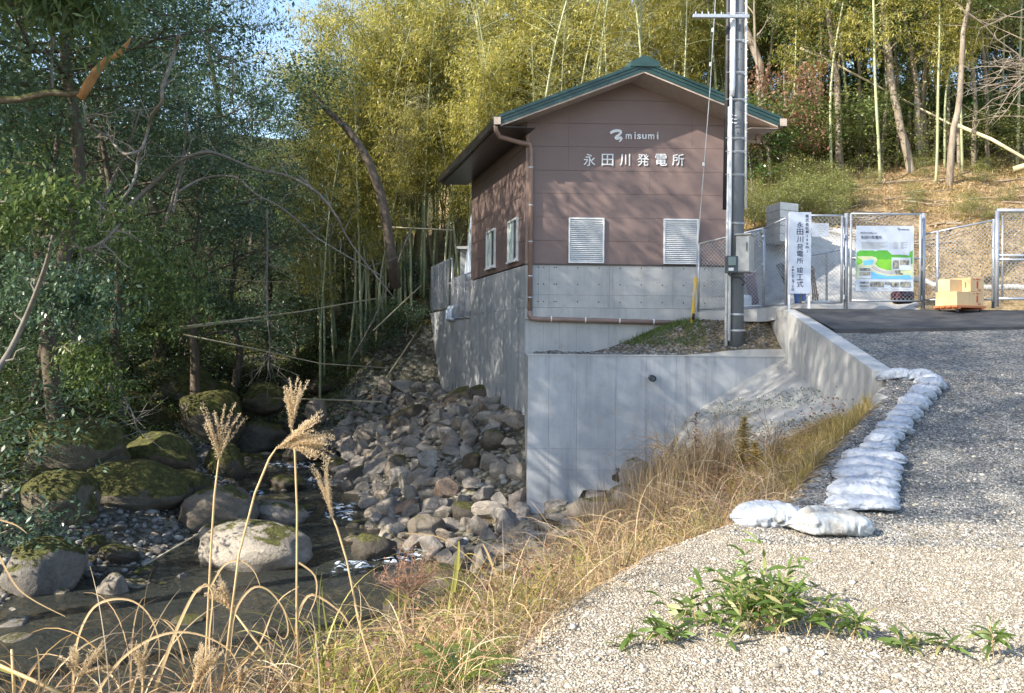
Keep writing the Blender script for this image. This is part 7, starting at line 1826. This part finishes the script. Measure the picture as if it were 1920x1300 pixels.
plume('ragged tan seed head near the lower left arch', 4.2, [(135, 1320), (140, 1290), (148, 1265)], [(142, 1270, 200, 1232, 9, .55, .3, .1), (142, 1270, 128, 1225, 6, .5, -.2, .1)])
plume('small tan seed head right of the low plumes', 4.2, [(445, 1320), (448, 1290), (452, 1262)], [(450, 1290, 456, 1255, 6, .3, .1, .1)])

# dried umbel on its stalk
Y = 5.6; t = thing('dried_flower_stalk', 'dry pinkish-brown branching flower head on a stalk over the stream', 'dried flower', P(775, 1200, Y)); mb = MB(); rr = random.Random(2)
mb.tube([P(775, 1230, Y), P(776, 1170, Y), P(775, 1125, Y), P(770, 1105, Y)], [.006, .006, .005, .004], 6); cen = []
mb.build('stalk', M['stem_brown'], t, smooth=True); mb = MB()
for k in range(34):
    a = rr.uniform(-1.35, 1.25); L = rr.uniform(50, 100) * (1 - .25 * abs(a)) / F * Y; b = Vector(P(770 + rr.uniform(-8, 8), 1108 + rr.uniform(-5, 12), Y)); e = b + Vector((math.sin(a) * L, rr.uniform(-.6, .6) * L, math.cos(a) * L * .98))
    w = wobble_line(b, e, 4, .12, rr); mb.tube(w, [.0030, .0025, .002, .0015, .001], 4, cap=False)
    for q in range(9):
        p = w[rr.randrange(2, 5)]; f_ = p + Vector((rr.gauss(0, .035), rr.gauss(0, .035), rr.uniform(-.005, .06))); mb.tube([p, f_], .0009, 3, cap=False); cen += [tuple(f_ + Vector((rr.gauss(0, .006),) * 3)) for _ in range(5)]
mb.build('flower_branches', M['stem_brown'], t)
V, Fq = leaf_quads(np.array(cen), .011, .7, 0); k = part_at(link(bpy.data.objects.new('seed_heads', mesh_np('seed_heads', V, Fq, 4, M['leaf_rust']))), t); k['kind'] = 'stuff'

# golden plant before the mortar slope, dark dead stalks
def spire(label, px, py0, py1, Y, mat, n, wd):
    b = Vector(P(px, py0, Y)); b.z = min(b.z, hz(b.x, Y) + .05); e = Vector(P(px + 5, py1, Y)); t = thing('golden_weed', label, 'weed', b)
    MB().tube([b, b.lerp(e, .5) + Vector((.02, 0, 0)), e], [.008, .006, .003], 6).build('stalk', M['stem_brown'], t)
    g = np.random.default_rng(int(px)); u = g.uniform(.25, 1, n); a = g.uniform(0, 6.28, n); base = np.array(b[:]) * (1 - u[:, None]) + np.array(e[:]) * u[:, None]
    V, Fq = ribbons(base, a, wd * (1.15 - u) * g.uniform(.6, 1.2, n) + .03, g.uniform(.1, .8, n), g.uniform(.3, 1.2, n), np.full(n, .016), 4)
    part_at(link(bpy.data.objects.new('leaves', mesh_np('leaves', V, Fq, 4, M[mat]))), t)
spire('golden yellow feathery weed before the mortar slope', 1391, 900, 782, 10.3, 'bank_grass', 420, .17)
spire('low golden weed beside the taller yellow one', 1412, 890, 830, 10.1, 'bank_grass', 240, .14)
spire('brown leafy dead weed at the foot of the retaining wall', 1300, 880, 775, 11.5, 'leaf_rust', 150, .18)

# dwarf bamboo and ferns in the gravel
def sasa(label, px, py, Y, n, hgt, spread, seed):
    b = Vector(P(px, py, Y)); b.z = hz(b.x, b.y); t = thing('dwarf_bamboo', label, 'dwarf bamboo', b); g = random.Random(seed); mb = MB(); Bs = []; Az = []; Ls = []; El = []
    for k in range(n):
        a = g.uniform(0, 6.28); r = abs(g.gauss(0, 1)) * spread; p = b + Vector((math.cos(a) * r * 1.5, math.sin(a) * r * .75, 0)); p.z = hz(p.x, p.y) - .01
        h = hgt * g.uniform(.45, 1.1) * (1.1 - min(.6, r / spread * .22)); e = p + Vector((g.uniform(-.5, .5) * h, g.uniform(-.4, .4) * h, h * .8)); w = wobble_line(p, e, 4, .1, g, .05); mb.tube(w, [.0028, .0024, .002, .0016, .001], 4, cap=False)
        for q in range(g.randrange(5, 10)):
            s = w[g.randrange(2, 5)]; Bs.append(s[:]); Az.append(g.uniform(0, 6.28)); Ls.append(g.uniform(.07, .15)); El.append(g.uniform(-.2, .9))
    mb.build('stems', M['stem_straw'], t)
    N = len(Bs); Bs = np.array(Bs); V, Fq = ribbons(Bs, np.array(Az), np.array(Ls), np.array(El), rng.uniform(.3, 1.3, N), np.full(N, .001), 5)
    V = V.reshape(N, 6, 2, 3); mid = V.mean(2, keepdims=True); tt = np.linspace(0, 1, 6); prof = np.sin(np.pi * np.clip(tt * .93 + .05, 0, 1)) ** .8 * .0105; sd = V[:, :, 1:2] - mid; sd = sd / (np.linalg.norm(sd, axis=-1, keepdims=True) + 1e-9)
    wv = prof[None, :, None, None] * rng.uniform(.7, 1.3, (N, 1, 1, 1)); V = np.concatenate([mid - sd * wv, mid + sd * wv], 2)
    part_at(link(bpy.data.objects.new('leaves', mesh_np('leaves', V.reshape(-1, 3), Fq, 4, M['sasa'], True))), t)
sasa('large green dwarf bamboo clump growing in the near gravel', 1435, 1195, 4.55, 62, .30, .20, 1)
sasa('taller arching shoots at the back of the bamboo clump', 1440, 1130, 5.0, 12, .42, .10, 2)
sasa('small bamboo sprig right of the large clump', 1605, 1185, 4.5, 4, .16, .05, 3)
sasa('little bamboo sprig lying low in the gravel', 1705, 1235, 4.3, 4, .12, .05, 4)
sasa('bamboo sprig at the lower right corner', 1855, 1245, 4.2, 4, .20, .08, 5)
sasa('tiny bamboo sprout at the left of the gravel', 1185, 1240, 4.35, 3, .13, .05, 6)
sasa('single thin bamboo shoot between the sprigs', 1775, 1235, 4.3, 3, .18, .03, 7)
sasa('low bamboo leaves under the left of the big clump', 1265, 1215, 4.4, 9, .14, .08, 8)
def fern(label, px, py, Y, n, L, seed):
    b = Vector(P(px, py, Y)); t = thing('fern', label, 'fern', b); g = random.Random(seed); mb = MB(); Vs = []
    for k in range(n):
        a = 6.28 * k / n + g.uniform(-.3, .3); p = b.copy(); el = g.uniform(.8, 1.3); pts = [p.copy()]
        for q in range(16): el -= .085; p = p + Vector((math.cos(a) * math.cos(el), math.sin(a) * math.cos(el), math.sin(el))) * L / 16; pts.append(p.copy())
        mb.tube(pts, .0016, 3, cap=False)
        for q in range(2, 16):
            d = (pts[q + 0] - pts[q - 1]).normalized(); s = d.cross(Vector((0, 0, 1))).normalized(); l = L * .26 * math.sin(math.pi * (q + 1) / 18) ** .7
            for sg in (-1, 1):
                tip = pts[q] + s * sg * l + d * l * .3 + Vector((0, 0, -.1 * l)); wv = d * .011; Vs += [pts[q] - wv * .6, pts[q] + (tip - pts[q]) * .5 - wv, tip, pts[q] + (tip - pts[q]) * .5 + wv]
    mb.build('stems', M['stem_straw'], t); o = link(bpy.data.objects.new('fronds', mesh_np('fronds', np.array([v[:] for v in Vs]), np.arange(len(Vs)), 4, M['fern_leaf']))); part_at(o, t)
fern('bright green fern at the bottom among the dry weeds', 860, 1290, 4.1, 8, .36, 1)
fern('small fern behind the bright green one', 905, 1240, 4.6, 7, .26, 2)
fern('little fern in the middle of the brown weeds', 925, 1195, 5.4, 6, .22, 3)
# reed stems rising from the left corner
t = thing('dry_reed', 'thick dry reed stalk slanting across the bottom left corner', 'reed', P(60, 1300, 4.1)); MB().tube([P(-20, 1240, 4.1), P(60, 1275, 4.1), P(130, 1310, 4.1)], .009, 7).build('stalk', M['stem_straw'], t, smooth=True)
t = thing('dry_reed', 'short pale reed stub at the left bottom edge', 'reed', P(25, 1300, 4.2)); MB().tube([P(28, 1320, 4.2), P(22, 1218, 4.2)], [.009, .006], 7).build('stalk', M['stem_straw'], t, smooth=True)
